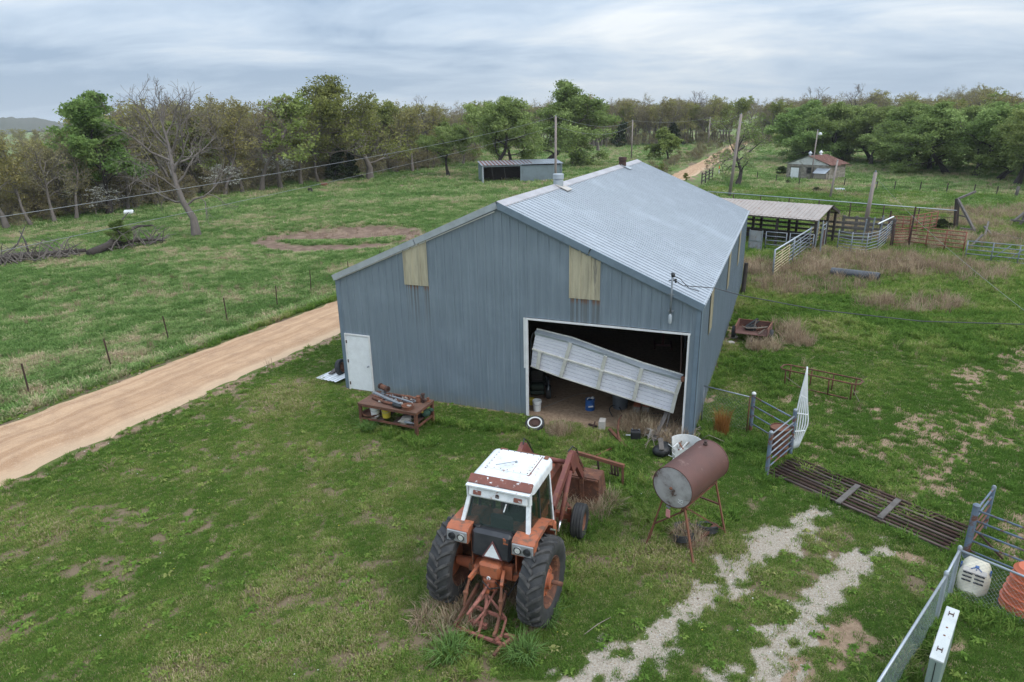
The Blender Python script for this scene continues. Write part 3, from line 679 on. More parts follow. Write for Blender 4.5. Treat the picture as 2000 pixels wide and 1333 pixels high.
for s in (-1, 1):
    tyre = part('rear_tyre', rear_tyre(s), [M['rubber'], M['lug']], tr, 35); tyre.location = (s * .95, -.02, .88); tyre.rotation_euler = (.13 * (s + 2), 0, 0)
    mb = MB(); mb.lathe([(.5, -.2), (.52, -.19), (.49, -.15), (.45, -.1), (.45, .1), (.49, .15), (.52, .19), (.5, .2), (.45, .16), (.40, .02), (.0, .02)], (0, 0, 0), (s, 0, 0), 32)
    rim = part('rim', mb, M['rust'], tyre, 30)
    mb = MB(); mb.lathe([(.0, .0), (.36, .0), (.36, .05), (.31, .07), (.29, .1), (.17, .1), (.15, .13), (.15, .19), (.09, .2), (0, .2)], (0, 0, 0), (s, 0, 0), 24)
    for k in range(8):
        t = k * math.pi / 4; mb.lathe([(.022, .06), (.022, .125), (0, .13)], (0, math.cos(t) * .25, math.sin(t) * .25), (s, 0, 0), 6)
    part('hub', mb, M['tr_orange'], tyre, 30)
    mb = MB(); mb.tube([(-s * .4, 0, 0), (s * (.42 if s > 0 else .28), 0, 0)], .045, 10); part('axle_bar', mb, M['rust'], tyre, True)
# front wheels
for s in (-1, 1):
    mb = MB(); mb.lathe([(.22, -.10), (.27, -.135), (.36, -.145), (.405, -.12), (.415, -.095), (.40, -.085), (.40, -.06), (.42, -.05), (.42, -.015), (.402, -.01), (.402, .01), (.42, .015), (.42, .05), (.40, .06), (.40, .085), (.415, .095), (.405, .12), (.36, .145), (.27, .135), (.22, .10)], (0, 0, 0), (1, 0, 0), 30)
    ft = part('front_tyre', mb, M['rubber'], tr, 30); ft.location = (s * .87, 2.84, .425); ft.rotation_euler = (0, 0, .06)
    mb = MB(); mb.lathe([(.225, -.11), (.24, -.09), (.2, -.03), (.2, .04), (.23, .09), (.225, .11), (.2, .05), (.1, .03), (.08, .1), (0, .11)], (0, 0, 0), (s, 0, 0), 22); part('rim', mb, M['rust_bright'], ft, 30)
mb = MB(); mb.bar((-.66, 2.84, .5), (.66, 2.84, .5), .13, .13)
for s in (-1, 1): mb.tube([(s * .62, 2.84, .36), (s * .62, 2.84, .72)], .055, 8); mb.tube([(s * .6, 2.84, .43), (s * .8, 2.84, .43)], .05, 8); mb.bar((s * .62, 2.84, .7), (s * .5, 3.05, .7), .05, .04)
mb.box((0, 2.84, .62), (.3, .35, .25)); part('front_axle', mb, M['tr_red'], tr)
# chassis, transmission housing, hood
mb = MB(); mb.bbox((0, .25, .92), (.5, 1.1, .5), .06); mb.bbox((0, 1.6, .85), (.42, 1.8, .42), .05); mb.bbox((0, 2.75, .8), (.4, .9, .35), .04)
for s in (-1, 1): mb.lathe([(.19, 0), (.17, .25), (.12, .55), (.1, .8)], (s * .1, 0, .86), (s, 0, 0), 14)
part('transmission', mb, M['tr_orange'], tr, 40)
mb = MB(); mb.bbox((0, 2.35, 1.4), (.62, 1.75, .62), .08); mb.bbox((0, 3.25, 1.32), (.6, .12, .6), .03); mb.bbox((0, 2.35, 1.73), (.5, 1.7, .06), .03); part('hood', mb, M['tr_red'], tr, 40)
mb = MB(); mb.box((0, 3.33, 1.35), (.5, .06, .5)); part('grille', mb, M['black'], tr)
mb = MB(); mb.tube([(.12, 2.1, 1.7), (.12, 2.1, 2.25)], .04, 8); part('exhaust_stack', mb, M['rust_dark'], tr, True)
# fenders and lamp boxes
for s in (-1, 1):
    mb = MB(); x0, x1 = .46, .92
    poly = [(-.38, 1.58), (-.36, 1.84), (-.28, 1.90), (.1, 1.90), (.5, 1.87), (.80, 1.72), (.95, 1.3), (.95, 1.05), (.89, 1.05), (.74, 1.62), (.46, 1.81), (-.14, 1.81), (-.2, 1.58)]
    mb.prism(poly, s * x0, s * x1, axes=((0, 1, 0), (0, 0, 1), (1, 0, 0)))
    mb.box((s * .47, .3, 1.4), (.03, .95, .8)); fd = part('fender', mb, M['tr_orange'], tr, 40)
    mb = MB(); mb.bbox((s * .69, -.385, 1.72), (.43, .04, .23), .012, R=np.array(Matrix.Rotation(-.07, 3, 'X'))); lp = part('lamp_panel', mb, M['lamp_panel'], fd)
    for k, (dx, mk) in enumerate(((-.09, 'lamp_glass' if s > 0 else 'tank_black'), (.1, 'tank_black' if s > 0 else 'lamp_glass'))):
        mb = MB(); mb.lathe([(.07, 0), (.07, .025), (.055, .03), (.055, .018), (.03, .028), (0, .03)], (s * .69 + dx, -.40, 1.725), (0, -1, .07), 14, m=None); o = part('lamp', mb, M[mk], fd, 40)
        mb = MB(); mb.tube([(s * .69 + dx + .068 * math.cos(t), -.426, 1.725 + .068 * math.sin(t)) for t in np.linspace(0, 6.283, 15)[:-1]], .011, 5, closed=True); part('lamp_ring', mb, M['black'], fd)
# black fuel tank between the fenders, filler cap, slow vehicle triangle
mb = MB(); Rt = np.array(Matrix.Rotation(-.14, 3, 'X')); mb.bbox((0, -.15, 1.58), (.86, .34, .58), .07, R=Rt); tk = part('fuel_tank', mb, M['tank_black'], tr, 40)
mb = MB(); mb.lathe([(.06, 0), (.06, .035), (.045, .05), (0, .05)], (-.33, -.14, 1.86), n=12); part('filler_cap', mb, M['black'], tk, 40)
mb = MB(); mb.box((.29, -.30, 1.76), (.05, .02, .1)); mb.box((.31, -.295, 1.72), (.1, .02, .03)); mb.box((.27, -.295, 1.8), (.03, .02, .06)); part('bracket', mb, M['tr_orange'], tk)
tri = lambda r: [(math.cos(math.pi / 2 + k * 2.0944) * r, math.sin(math.pi / 2 + k * 2.0944) * r) for k in range(3)]
AX = ((1, 0, 0), (0, .14, .99), (0, -.99, .14))
mb = MB(); mb.prism(tri(.245), 0, .012, AX, (.05, -.36, 1.5)); sv = part('slow_vehicle_triangle', mb, weathered('triangle_border', (.16, .06, .06), (.1, .05, .05), .6, 9, .7), tr)
mb = MB(); mb.prism(tri(.185), .012, .02, AX, (.05, -.36, 1.5)); part('triangle_centre', mb, M['cab_white'], sv)
# cab: posts, glass, roof
CB = 1.84; CT = 2.5
def quadpane(name, pts, mat=None, th=.008):
    pts = [np.array(p, float) for p in pts]; n = np.cross(pts[1] - pts[0], pts[2] - pts[0]); n /= np.linalg.norm(n); mb = MB()
    mb.add([p - n * th / 2 for p in pts] + [p + n * th / 2 for p in pts], [(3, 2, 1, 0), (4, 5, 6, 7), (0, 1, 5, 4), (1, 2, 6, 5), (2, 3, 7, 6), (3, 0, 4, 7)]); return part(name, mb, mat or M['cab_glass'], tr)
rb, rt_ = -.10, .22           # y of rear post foot and head
for s in (-1, 1):
    mb = MB(); mb.bar((s * .70, rb, CB - .02), (s * .60, rt_, CT + .05), .075, .075, ref=(0, 1, 0)); part('rear_post', mb, M['cab_white'], tr)
    mb = MB(); mb.bar((s * .69, rb + .09, CB - .3), (s * .60, rt_ + .09, CT), .06, .05, ref=(0, 1, 0)); mb.bar((s * .71, .62, 1.0), (s * .62, .68, CT), .05, .05, ref=(0, 1, 0)); part('door_post', mb, M['tank_black'], tr)
    mb = MB(); mb.bar((s * .70, 1.42, 1.1), (s * .6, 1.38, CT), .05, .06, ref=(0, 1, 0)); part('front_post', mb, M['cab_white'] if s > 0 else M['tank_black'], tr)
    quadpane('door_glass', [(s * .715, .67, 1.05), (s * .705, 1.38, 1.1), (s * .615, 1.36, CT), (s * .625, .7, CT)])
    quadpane('side_glass', [(s * .705, .12, CB), (s * .705, .58, CB), (s * .625, .63, CT), (s * .615, .3, CT)])
    mb = MB(); mb.bbox((s * .69, 1.0, .9), (.05, .75, .5), .02); mb.bbox((s * .62, 1.32, .98), (.3, .25, .6), .03); part('door_panel', mb, M['tr_orange'], tr)
quadpane('rear_glass', [(-.66, rb + .01, CB), (.66, rb + .01, CB), (.57, rt_, CT - .08), (-.57, rt_, CT - .08)])
quadpane('windscreen', [(-.67, 1.44, 1.75), (.67, 1.44, 1.75), (.58, 1.4, CT), (-.58, 1.4, CT)])
mb = MB(); mb.bar((-.69, rb, CB), (.69, rb, CB), .05, .06); part('rear_sill', mb, M['black'], tr)
mb = MB(); mb.bbox((0, .7, .95), (1.25, 1.35, .1), .02); part('cab_floor', mb, M['black'], tr)
mb = MB(); mb.bbox((0, .45, 1.3), (.5, .45, .14), .05); mb.bbox((0, .26, 1.65), (.48, .13, .62), .05); mb.box((0, .45, 1.1), (.3, .3, .3)); part('seat', mb, weathered('seat_vinyl', (.1, .1, .1), (.05, .05, .05), .5, 6, .6), tr, 40)
mb = MB(); mb.bbox((0, 1.2, 1.5), (.7, .22, .5), .05); mb.tube([(0, 1.1, 1.55), (0, .98, 1.75)], .03, 8); mb.tube([(.2 * math.cos(t), .98 + .1 * math.sin(t), 1.76 + .17 * math.sin(t)) for t in np.linspace(0, 6.283, 19)[:-1]], .015, 6, closed=True); part('dash', mb, M['black'], tr, 40)
# roof: crowned shell with rounded edges
def shell(x0, x1, y0, y1, z0, z1, r, n=5, crown=.03):
    mb = MB(); rings = []
    def ring(ins, z):
        pts = []; rr = max(.02, .13 - ins * .3)
        for cx, cy, a0 in ((x1 - ins - rr, y1 - ins - rr, 0), (x0 + ins + rr, y1 - ins - rr, 90), (x0 + ins + rr, y0 + ins + rr, 180), (x1 - ins - rr, y0 + ins + rr, 270)):
            for k in range(5): t = math.radians(a0 + 90 * k / 4); pts.append((cx + rr * math.cos(t), cy + rr * math.sin(t), z))
        return pts
    rings.append(ring(.03, z0)); rings.append(ring(0, z0 + .02))
    for k in range(n + 1): t = k / n * math.pi / 2; rings.append(ring(r * (1 - math.cos(t)), z1 - r + r * math.sin(t)))
    rings.append(ring(.25, z1 + crown)); nn = len(rings[0])
    V = [p for q in rings for p in q]; F = [(i * nn + j, i * nn + (j + 1) % nn, (i + 1) * nn + (j + 1) % nn, (i + 1) * nn + j) for i in range(len(rings) - 1) for j in range(nn)]
    F.append(tuple((len(rings) - 1) * nn + j for j in range(nn))); F.append(tuple(range(nn))[::-1]); return mb.add(V, F)
rf = part('cab_roof', shell(-.665, .665, .27, 1.55, CT - .02, CT + .24, .09), M['cab_white'], tr, 50)
mb = MB(); mb.bar((-.66, .235, CT + .185), (.66, .235, CT + .185), .19, .06, ref=(0, -.55, .83)); part('rust_band', mb, M['cab_rust'], rf)
mb = MB(); mb.bbox((0, .12, CT - .02), (1.26, .1, .21), .03, R=np.array(Matrix.Rotation(-.25, 3, 'X'))); mb.box((0, .13, CT + .115), (1.34, .16, .03))
for s in (-1, 1): mb.box((s * .655, .15, CT - .02), (.03, .12, .24))
vz = part('rear_visor', mb, M['cab_white'], rf, 40)
for s in (-1, 1):
    mb = MB(); mb.bbox((s * .43, .062, CT - .015), (.17, .03, .085), .008, R=np.array(Matrix.Rotation(-.25, 3, 'X'))); part('lamp_recess', mb, M['cab_rust'], vz)
mb = MB(); yq, zq = .067, CT - .02
for dx, h in ((-.03, .05), (0, .085), (.03, .05)): mb.box((dx, yq, zq), (.014, .02, h))
mb.box((0, yq, zq - .025), (.08, .02, .014)); mb.box((-.018, yq, zq + .02), (.012, .02, .03)); mb.box((.018, yq, zq + .02), (.012, .02, .03)); part('emblem', mb, M['rust_dark'], vz)
mb = MB(); mb.tube([(.2, .04, CT - .13), (.17, -.03, CT - .27)], .014, 6); part('wiper', mb, M['cab_white'], vz)
# roof hatch with rivets, aerial
mb = MB(); mb.bbox((0, .98, CT + .275), (.94, .82, .03), .015); ht = part('roof_hatch', mb, M['cab_white'], rf)
mb = MB(); mb.bbox((0, .98, CT + .262), (.965, .845, .012), .004); part('hatch_seam', mb, M['cab_rust'], ht)
mb = MB()
for k in range(7):
    for (x, y) in ((-.43 + k * .143, .6), (-.43 + k * .143, 1.36), (-.44, .6 + k * .125), (.44, .6 + k * .125)): mb.sphere((x, y, CT + .293), .012, 5, 3)
part('rivets', mb, M['rust'], ht)
for (x, y, sx, sy) in ((-.42, 1.45, .16, .08), (.56, 1.4, .1, .14), (.1, 1.46, .5, .03)): mb = MB(); mb.bbox((x, y, CT + .262), (sx, sy, .012), .005); part('rust_patch', mb, M['rust_bright'], rf)
mb = MB(); mb.lathe([(.03, 0), (.02, .03), (0, .035)], (.06, .95, CT + .29), n=8); mb.tube([(.06, .95, CT + .315), (-.2, .5, CT + .42)], .008, 5); part('aerial', mb, M['grey_steel'], rf)
# side steps, hand rail, chrome strip on the fender edge
mb = MB(); mb.tube([(.93, .55, 1.66), (.95, .78, 1.5), (.9, .95, 1.1)], .02, 6); part('fender_rail', mb, M['chrome'], tr)
mb = MB(); mb.bbox((.72, 1.25, .55), (.3, .4, .04), .01); mb.bar((.62, 1.1, .9), (.72, 1.1, .55), .04, .03); part('step', mb, M['tr_orange'], tr)
# rear linkage
mb = MB(); mb.bbox((0, -.3, 1.1), (.46, .3, .34), .05); mb.bbox((0, -.32, .78), (.3, .25, .3), .04); mb.lathe([(.05, 0), (.05, .14), (0, .15)], (0, -.42, .72), (0, -1, 0), 10); mb.bbox((-.3, -.22, .98), (.2, .24, .22), .04); mb.box((.32, -.2, 1.02), (.18, .1, .3)); mb.bar((-.55, -.1, .9), (.55, -.1, .9), .2, .14); part('hydraulic_housing', mb, M['tr_orange'], tr, 40)
mb = MB(); mb.tube([(.03 * math.cos(t), -.46, .97 + .03 * math.sin(t)) for t in np.linspace(-1, 4.2, 9)], .012, 5); part('tow_hook', mb, M['cab_white'], tr)
for s in (-1, 1):
    mb = MB(); mb.bar((s * .26, -.3, 1.08), (s * .34, -.62, .98), .06, .09); part('lift_arm', mb, M['tr_orange'], tr)
    mb = MB(); mb.tube([(s * .34, -.62, .98), (s * .37, -.74, .72), (s * .38, -.82, .5)], [.022, .04, .024], 8); mb.bbox((s * .37, -.74, .74), (.1, .08, .1), .02); part('lift_rod', mb, M['rust_bright'], tr)
    mb = MB(); mb.bar((s * .3, -.3, .62), (s * .4, -1.1, .3), .05, .1); mb.lathe([(.06, -.03), (.06, .03)], (s * .4, -1.12, .3), (1, 0, 0), 10); part('lower_link', mb, M['rust'], tr)
mb = MB(); mb.tube([(.0, -.42, .84), (-.08, -.78, .68), (-.16, -1.14, .6)], [.024, .042, .024], 8); mb.tube([(.13, -.4, .7), (.02, -.8, .42), (-.1, -1.0, .3)], .03, 6); part('top_link', mb, M['hitch_red'], tr, True)
for k, (a, b, c_) in enumerate((((.15, -.4, .95), (.45, -.35, .75), (.6, -.1, 1.1)), ((.1, -.42, .9), (.4, -.45, .68), (.62, -.05, 1.0)), ((-.15, -.45, .86), (.05, -.55, .8), (.25, -.5, .85)))):
    mb = MB(); mb.tube([a, b, c_], .014, 5); part('hose', mb, M['black'], tr)
# implement frame resting on the lawn behind
hf = link('hitch_frame', None, tr); hf.location = (.1, .42, .03); hf.scale = (.9, .82, .95)
def seg(p, q, w=.042, h=.042, mk='hitch_red', nm='frame_bar'):
    mb = MB(); mb.bar(p, q, w, h); part(nm, mb, M[mk], hf)
A0, A1, AP = (-.42, -1.28, .36), (.42, -1.42, .36), (-.12, -1.18, .66)
seg(A0, A1, .06, .06); seg(A0, AP); seg(A1, AP); seg(AP, (-.08, -1.42, .3), .06, .03); seg((-.06, -1.3, .6), (-.1, -1.75, .1), .05, .03)
seg(A0, (-.44, -1.5, .1)); seg(A1, (.4, -1.7, .12)); seg((-.4, -1.5, .12), (.0, -1.52, .12), .1, .1); seg((-.62, -1.75, .08), (.5, -1.86, .08), .07, .05); seg((.4, -1.7, .12), (.32, -1.86, .1), .07, .07); seg((.44, -1.62, .12), (.68, -1.6, .12), .07, .07); seg((.68, -1.58, .12), (.52, -1.9, .1), .07, .07); seg((.5, -1.84, .1), (.42, -2.2, .04), .06, .04, 'rust'); seg((-.44, -1.5, .1), (-.46, -1.75, .08))
# loader
for s in (-1, 1):
    mb = MB(); mb.bar((s * .56, 1.75, .7), (s * .56, 1.72, 1.5), .16, .12); mb.bar((s * .5, 1.72, .75), (s * .3, 1.72, .75), .2, .1); part('loader_upright', mb, M['loader_red'], tr)
    mb = MB(); mb.bar((s * .6, 1.66, 1.42), (s * .6, 3.05, 2.06), .11, .17, ref=(0, 0, 1)); mb.bar((s * .6, 2.98, 2.08), (s * .6, 3.9, 1.02), .1, .15); mb.prism([(2.75, 1.95), (3.1, 2.1), (3.45, 1.65), (3.0, 1.55)], s * .6 - .07, s * .6 + .07, ((0, 1, 0), (0, 0, 1), (1, 0, 0))); part('loader_arm', mb, M['loader_red'], tr)
    mb = MB(); mb.tube([(s * .69, 1.95, .95), (s * .66, 2.75, 1.75)], .055, 10); part('lift_cylinder', mb, M['loader_red'], tr, True)
    mb = MB(); mb.tube([(s * .69, 1.78, .76), (s * .69, 1.96, .96)], .028, 8); part('cylinder_rod', mb, M['chrome'], tr, True)
    mb = MB(); mb.bar((s * .6, 3.1, 2.0), (s * .62, 4.0, 1.12), .05, .06); mb.tube([(s * .62, 3.3, 1.9), (s * .62, 3.85, 1.3)], .045, 8); part('bucket_cylinder', mb, M['rust'], tr)
    mb = MB(); mb.tube([(s * .55, 2.9, 2.15), (s * .6, 3.1, 2.2), (s * .62, 3.35, 2.02), (s * .6, 3.7, 1.55), (s * .64, 3.95, 1.2)], .016, 5); part('loader_hose', mb, M['black'], tr)
mb = MB(); mb.tube([(-.6, 3.0, 1.82), (.6, 3.0, 1.82)], .06, 10); part('cross_tube', mb, M['loader_red'], tr, True)
mb = MB(); bx = 1.0
mb.box((0, 4.02, .52), (2 * bx, .05, .72)); mb.box((0, 4.25, .89), (2 * bx, .5, .04)); mb.box((0, 4.4, .17), (2 * bx, .8, .04))
for s in (-1, 1): mb.prism([(4.0, .15), (4.82, .15), (4.5, .9), (4.0, .9)], s * bx - .02, s * bx + .02, ((0, 1, 0), (0, 0, 1), (1, 0, 0)))
for s in (-1, 1): mb.bar((s * .6, 3.95, 1.05), (s * .6, 4.0, .35), .1, .1)
mb.box((0, 3.985, .86), (2 * bx, .06, .05)); part('bucket', mb, M['rust'], tr)
# ---------------------------------------------------------------- things in the yard
def rect_tube_bar(name, p, q, w, h, mat, par): mb = MB(); mb.bar(p, q, w, h); return part(name, mb, mat, par)
# scrap bench by the barn wall
tb = thing('work_table', 'rusty steel work table on the lawn by the barn, heaped with scrap metal', 'table', Bg(3.46, -2.16), BYAW - .03)
TW, TD, TH = 2.2, 1.12, .84
mb = MB(); mb.bbox((0, 0, TH - .02), (TW, TD, .03), .006); part('table_top', mb, weathered('rusty_plate', (.15, .075, .05), (.085, .05, .038), .8, 4, .85, rust=(.2, .1, .06), rust_amt=.2), tb)
mb = MB()
for y in (-TD / 2 + .02, TD / 2 - .02): mb.box((0, y, TH - .07), (TW - .02, .03, .07))
for x in (-TW / 2 + .02, TW / 2 - .02): mb.box((x, 0, TH - .07), (.03, TD - .08, .07))
part('apron', mb, M['rust'], tb)
for x in (-1, 1):
    for y in (-1, 1): mb = MB(); mb.box((x * (TW / 2 - .06), y * (TD / 2 - .06), (TH - .04) / 2), (.09, .09, TH - .04)); part('leg', mb, M['rust'], tb)
mb = MB()
for y in (-1, 1): mb.bar((-TW / 2 + .06, y * (TD / 2 - .06), .3), (TW / 2 - .06, y * (TD / 2 - .06), .3), .05, .06)
for x in (-1, 1): mb.bar((x * (TW / 2 - .06), -TD / 2 + .08, .3), (x * (TW / 2 - .06), TD / 2 - .08, .3), .05, .06)
part('shelf_rail', mb, M['rust'], tb)
for k in range(7):
    if k in (3,): continue
    mb = MB(); mb.box((-.85 + k * .28, 0, .345), (.2, TD - .14, .025)); part('shelf_board', mb, M['pale_wood'] if k % 2 else M['rust_dark'], tb)
TL = lambda x, y, z: tuple(np.array(tb.location) + np.array(Matrix.Rotation(BYAW - .03, 3, 'Z') @ Vector((x, y, z))))
TZ = TH
def on_table(name, mb, mat, label, cat, x, y, z=TH, rz=0.0, group=None, smooth=False): return solo(name, mb, mat, label, cat, TL(x, y, z), BYAW - .03 + rz, group, smooth)
t = thing('bench_grinder', 'rusty electric bench grinder standing on the far left corner of the work table', 'grinder', TL(-.72, .43, TH), BYAW - .4)
mb = MB(); mb.lathe([(0, -.14), (.06, -.14), (.085, -.12), (.09, 0), (.085, .12), (.06, .14), (0, .14)], (0, 0, .2), (1, 0, 0), 14); part('motor', mb, M['rust'], t, 40)
for s in (-1, 1): mb = MB(); mb.lathe([(.02, 0), (.1, .0), (.1, .05), (.03, .05)], (s * .17, 0, .2), (s, 0, 0), 16); part('grinding_wheel', mb, M['rust_dark'], t, 40)
mb = MB(); mb.box((0, 0, .06), (.12, .14, .12)); mb.box((0, 0, .01), (.2, .2, .02)); part('stand', mb, M['grey_steel'], t)
mb = MB(); mb.bar((-.95, .15, .10), (.38, -.32, .075), .1, .06); mb.bar((-.95, .19, .075), (.38, -.28, .05), .02, .1); on_table('angle_iron', mb, M['grey_steel'], 'long grey steel angle lying diagonally on top of the scrap', 'steel bar', 0, 0)
mb = MB(); mb.bar((-.55, .28, .03), (.62, -.02, .06), .07, .05); on_table('steel_channel', mb, M['grey_steel'], 'shorter grey steel bar crossing under the long angle iron', 'steel bar', 0, 0)
mb = MB(); mb.tube([(-.8, -.12, .05), (-.2, -.3, .05), (.35, -.35, .04)], .05, 8); on_table('rusty_pipe', mb, M['rust'], 'rusty pipe along the front of the scrap heap', 'pipe', 0, 0, smooth=True)
mb = MB(); mb.tube([(-.55, .3, .05), (.3, .38, .05), (.75, .26, .05)], .045, 8); on_table('rusty_shaft', mb, M['rust'], 'brown rusted shaft at the back of the work table', 'shaft', 0, 0, smooth=True)
mb = MB(); mb.bar((-.85, .05, .05), (-.35, .0, .04), .16, .06); on_table('rusty_channel', mb, M['rust_bright'], 'short rusty steel channel under the left end of the angle iron', 'steel channel', 0, 0)
mb = MB(); mb.lathe([(.16, 0), (.19, .1), (.2, .12), (.185, .12), (.15, .02), (0, .02)], n=16); on_table('rusty_pan', mb, M['rust_bright'], 'round rusty pan near the front right corner of the work table', 'pan', .68, -.36)
mb = MB(); mb.tube([(-.16, 0, .07), (.1, 0, .07), (.16, 0, .07), (.2, 0, .07)], [.07, .075, .04, .03], 10); on_table('black_bottle', mb, M['black'], 'black plastic bottle lying beside the round rusty pan', 'bottle', .32, -.42, smooth=True, rz=-.2)
t = thing('valve_body', 'rusty valve casting with a dark pump head near the right back of the table', 'valve', TL(.72, .22, TH), BYAW)
mb = MB(); mb.lathe([(.09, 0), (.1, .08), (.07, .14), (.08, .2), (0, .21)], n=12); part('body', mb, M['rust_bright'], t, 40)
mb = MB(); mb.lathe([(.05, 0), (.05, .25), (.07, .26), (.07, .3), (0, .31)], (.16, .02, 0), n=10); mb.tube([(.16, .02, .12), (.3, -.05, .1)], .035, 8); part('pump_head', mb, M['rust_dark'], t, 40)
mb = MB(); mb.lathe([(.03, 0), (.03, .09), (.045, .09), (.045, .12), (0, .12)], n=8); mb.box((0, 0, .005), (.14, .14, .01)); on_table('bolt', mb, M['rust_bright'], 'upright bolt on the far right corner of the work table', 'bolt', .98, .38)
rs = random.Random(4); mb = MB()
for k in range(70):
    x, y = rs.uniform(-.45, .75), rs.uniform(-.32, .3); a = rs.uniform(0, 6.28); l = rs.uniform(.03, .13)
    mb.cur = rs.choice((0, 0, 1, 2, 3)); mb.bar((x, y, .015 + rs.random() * .05), (x + l * math.cos(a), y + l * math.sin(a), .02 + rs.random() * .06), rs.uniform(.02, .06), rs.uniform(.02, .05))
o = on_table('scrap_pieces', mb, [M['rust'], M['rust_dark'], M['grey_steel'], M['concrete']], 'litter of small rusty and grey scrap in the middle of the work table', 'scrap', 0, 0); o['kind'] = 'stuff'
def bucket(name, label, loc, mat, rim, r=.15, h=.36, lid=None, rz=0, inner=True, band=None):
    t = thing(name, label, 'bucket', loc, rz)
    mb = MB(); mb.lathe([(r * .84, 0), (r, h * .86), (r * 1.04, h * .87), (r * 1.04, h * .92), (r, h * .93), (r, h), (r * .95, h), (r * .8, .02), (0, .02)], n=20); part('body', mb, mat, t, 40)
    mb = MB(); mb.tube([(r * 1.03 * math.cos(k), -.02 - r * .98 * math.sin(k), h * .86 - .55 * r * math.sin(k)) for k in np.linspace(0, math.pi, 12)], .006, 5); part('handle', mb, M['grey_steel'], t)
    if lid is not None: mb = MB(); mb.lathe([(r * 1.06, h - .01), (r * 1.06, h + .02), (r * .98, h + .03), (0, h + .025)], n=20); part('lid', mb, lid, t, 40)
    if band is not None: mb = MB(); mb.lathe([(r * .94, h * .4), (r * .96, h * .62)], n=10, arc=(-2.2, -.9)); part('label_patch', mb, band, t)
    return t
M['blue_plastic'] = weathered('blue_plastic', (.02, .09, .28), (.015, .07, .22), .5, 8, .4); M['yellow_plastic'] = weathered('yellow_plastic', (.55, .43, .05), (.4, .33, .06), .5, 8, .5)
M['white_plastic'] = weathered('white_plastic', (.66, .67, .66), (.5, .5, .48), .6, 7, .5)
SZ = .36
bucket('plastic_bucket', 'white plastic bucket with blue lid on the lower shelf of the work table', TL(-.62, -.3, SZ), M['white_plastic'], None, lid=M['blue_plastic'], r=.16, h=.34)
bucket('plastic_bucket', 'yellow plastic bucket beside the white one on the lower shelf', TL(-.22, -.26, SZ), M['yellow_plastic'], None, r=.155, h=.34)
mb = MB(); mb.lathe([(.24, 0), (.3, .06), (.31, .1), (.29, .1), (.23, .02), (0, .02)], n=20); solo('rusty_tray', mb, M['rust'], 'round rusty tray under the white bucket on the table shelf', 'tray', TL(-.78, -.27, SZ - .008), 0)
t = thing('black_tub', 'black plastic tub at the right end of the table shelf', 'tub', TL(.62, .2, SZ), BYAW)
mb = MB(); mb.lathe([(.24, 0), (.3, .2), (.32, .3), (.3, .31), (.22, .05), (0, .04)], n=16); part('body', mb, M['black'], t, 40); mb = MB(); mb.bbox((.26, -.12, .25), (.12, .05, .14), .01); part('yellow_tag', mb, M['yellow_plastic'], t)
t = thing('green_sack', 'dark green sack hanging out behind the right end of the table shelf', 'sack', TL(.95, .25, SZ), BYAW)
mb = MB(); mb.sphere((0, 0, .12), .16, 9, 6, sc=(1, 1.2, .8)); mb.sphere((.12, .1, .2), .09, 7, 5, sc=(1.3, 1, .7)); part('cloth', mb, weathered('green_cloth', (.02, .06, .04), (.03, .04, .035), .5, 8, .9), t, True)
mb = MB()
for k in range(4): mb.bbox((.02 * k, .02 * k - .04, .03 + k * .035), (.36 - .03 * k, .24, .03), .006, rz=.2 * k)
solo('grey_rags', mb, M['concrete'], 'folded stiff grey rags on the front of the table shelf', 'rags', TL(.52, -.32, SZ), BYAW)
mb = MB(); mb.tube([(-.14, 0, .04), (.1, 0, .04), (.13, 0, .04), (.2, 0, .04)], [.04, .04, .02, .015], 8); solo('caulking_tube', mb, M['grey_steel'], 'pale blue-grey cartridge lying by the front right table leg', 'cartridge', TL(.72, -.44, SZ), BYAW, smooth=True)
# objects by the overhead door
def wheel(name, label, loc, R, w, rim_r, mats, rot, cat='wheel', wall=None):
    t = thing(name, label, cat, loc, rot=rot)
    mb = MB(); mb.lathe([(rim_r, -w * .4), (rim_r + (R - rim_r) * .4, -w / 2), (R * .94, -w * .46), (R, -w * .3), (R, w * .3), (R * .94, w * .46), (rim_r + (R - rim_r) * .4, w / 2), (rim_r, w * .4)], n=28); part('tyre', mb, mats[0], t, 40)
    mb = MB(); mb.lathe([(rim_r, -w * .4), (rim_r, w * .38), (rim_r * .9, w * .36), (rim_r * .85, w * .1), (rim_r * .5, w * .05), (rim_r * .42, w * .2), (rim_r * .2, w * .22), (0, w * .2)], n=24); part('rim', mb, mats[1], t, 30)
    if wall: mb = MB(); mb.lathe([(rim_r * 1.02, w * .41), (rim_r * 1.04, w * .47), (rim_r * 1.2, w * .505), (rim_r * 1.24, w * .5), (rim_r * 1.24, w * .46)], n=28); part('whitewall', mb, wall, t, 40)
    return t
p = at(1045, 836); wheel('whitewall_tyre', 'whitewall tyre on a rusty rim leaning at the left foot of the overhead door', p + np.array([0, .05, .11]), .31, .17, .19, (M['rubber'], M['rust_dark']), (.42, -.1, 0), wall=M['white_plastic'])
p = at(1176, 838); t = solo('concrete_block', MB().bbox((0, 0, .16), (.2, .3, .32), .01), M['concrete'], 'solid pale concrete block upright on the grass before the doorway', 'block', p, BYAW + .1)
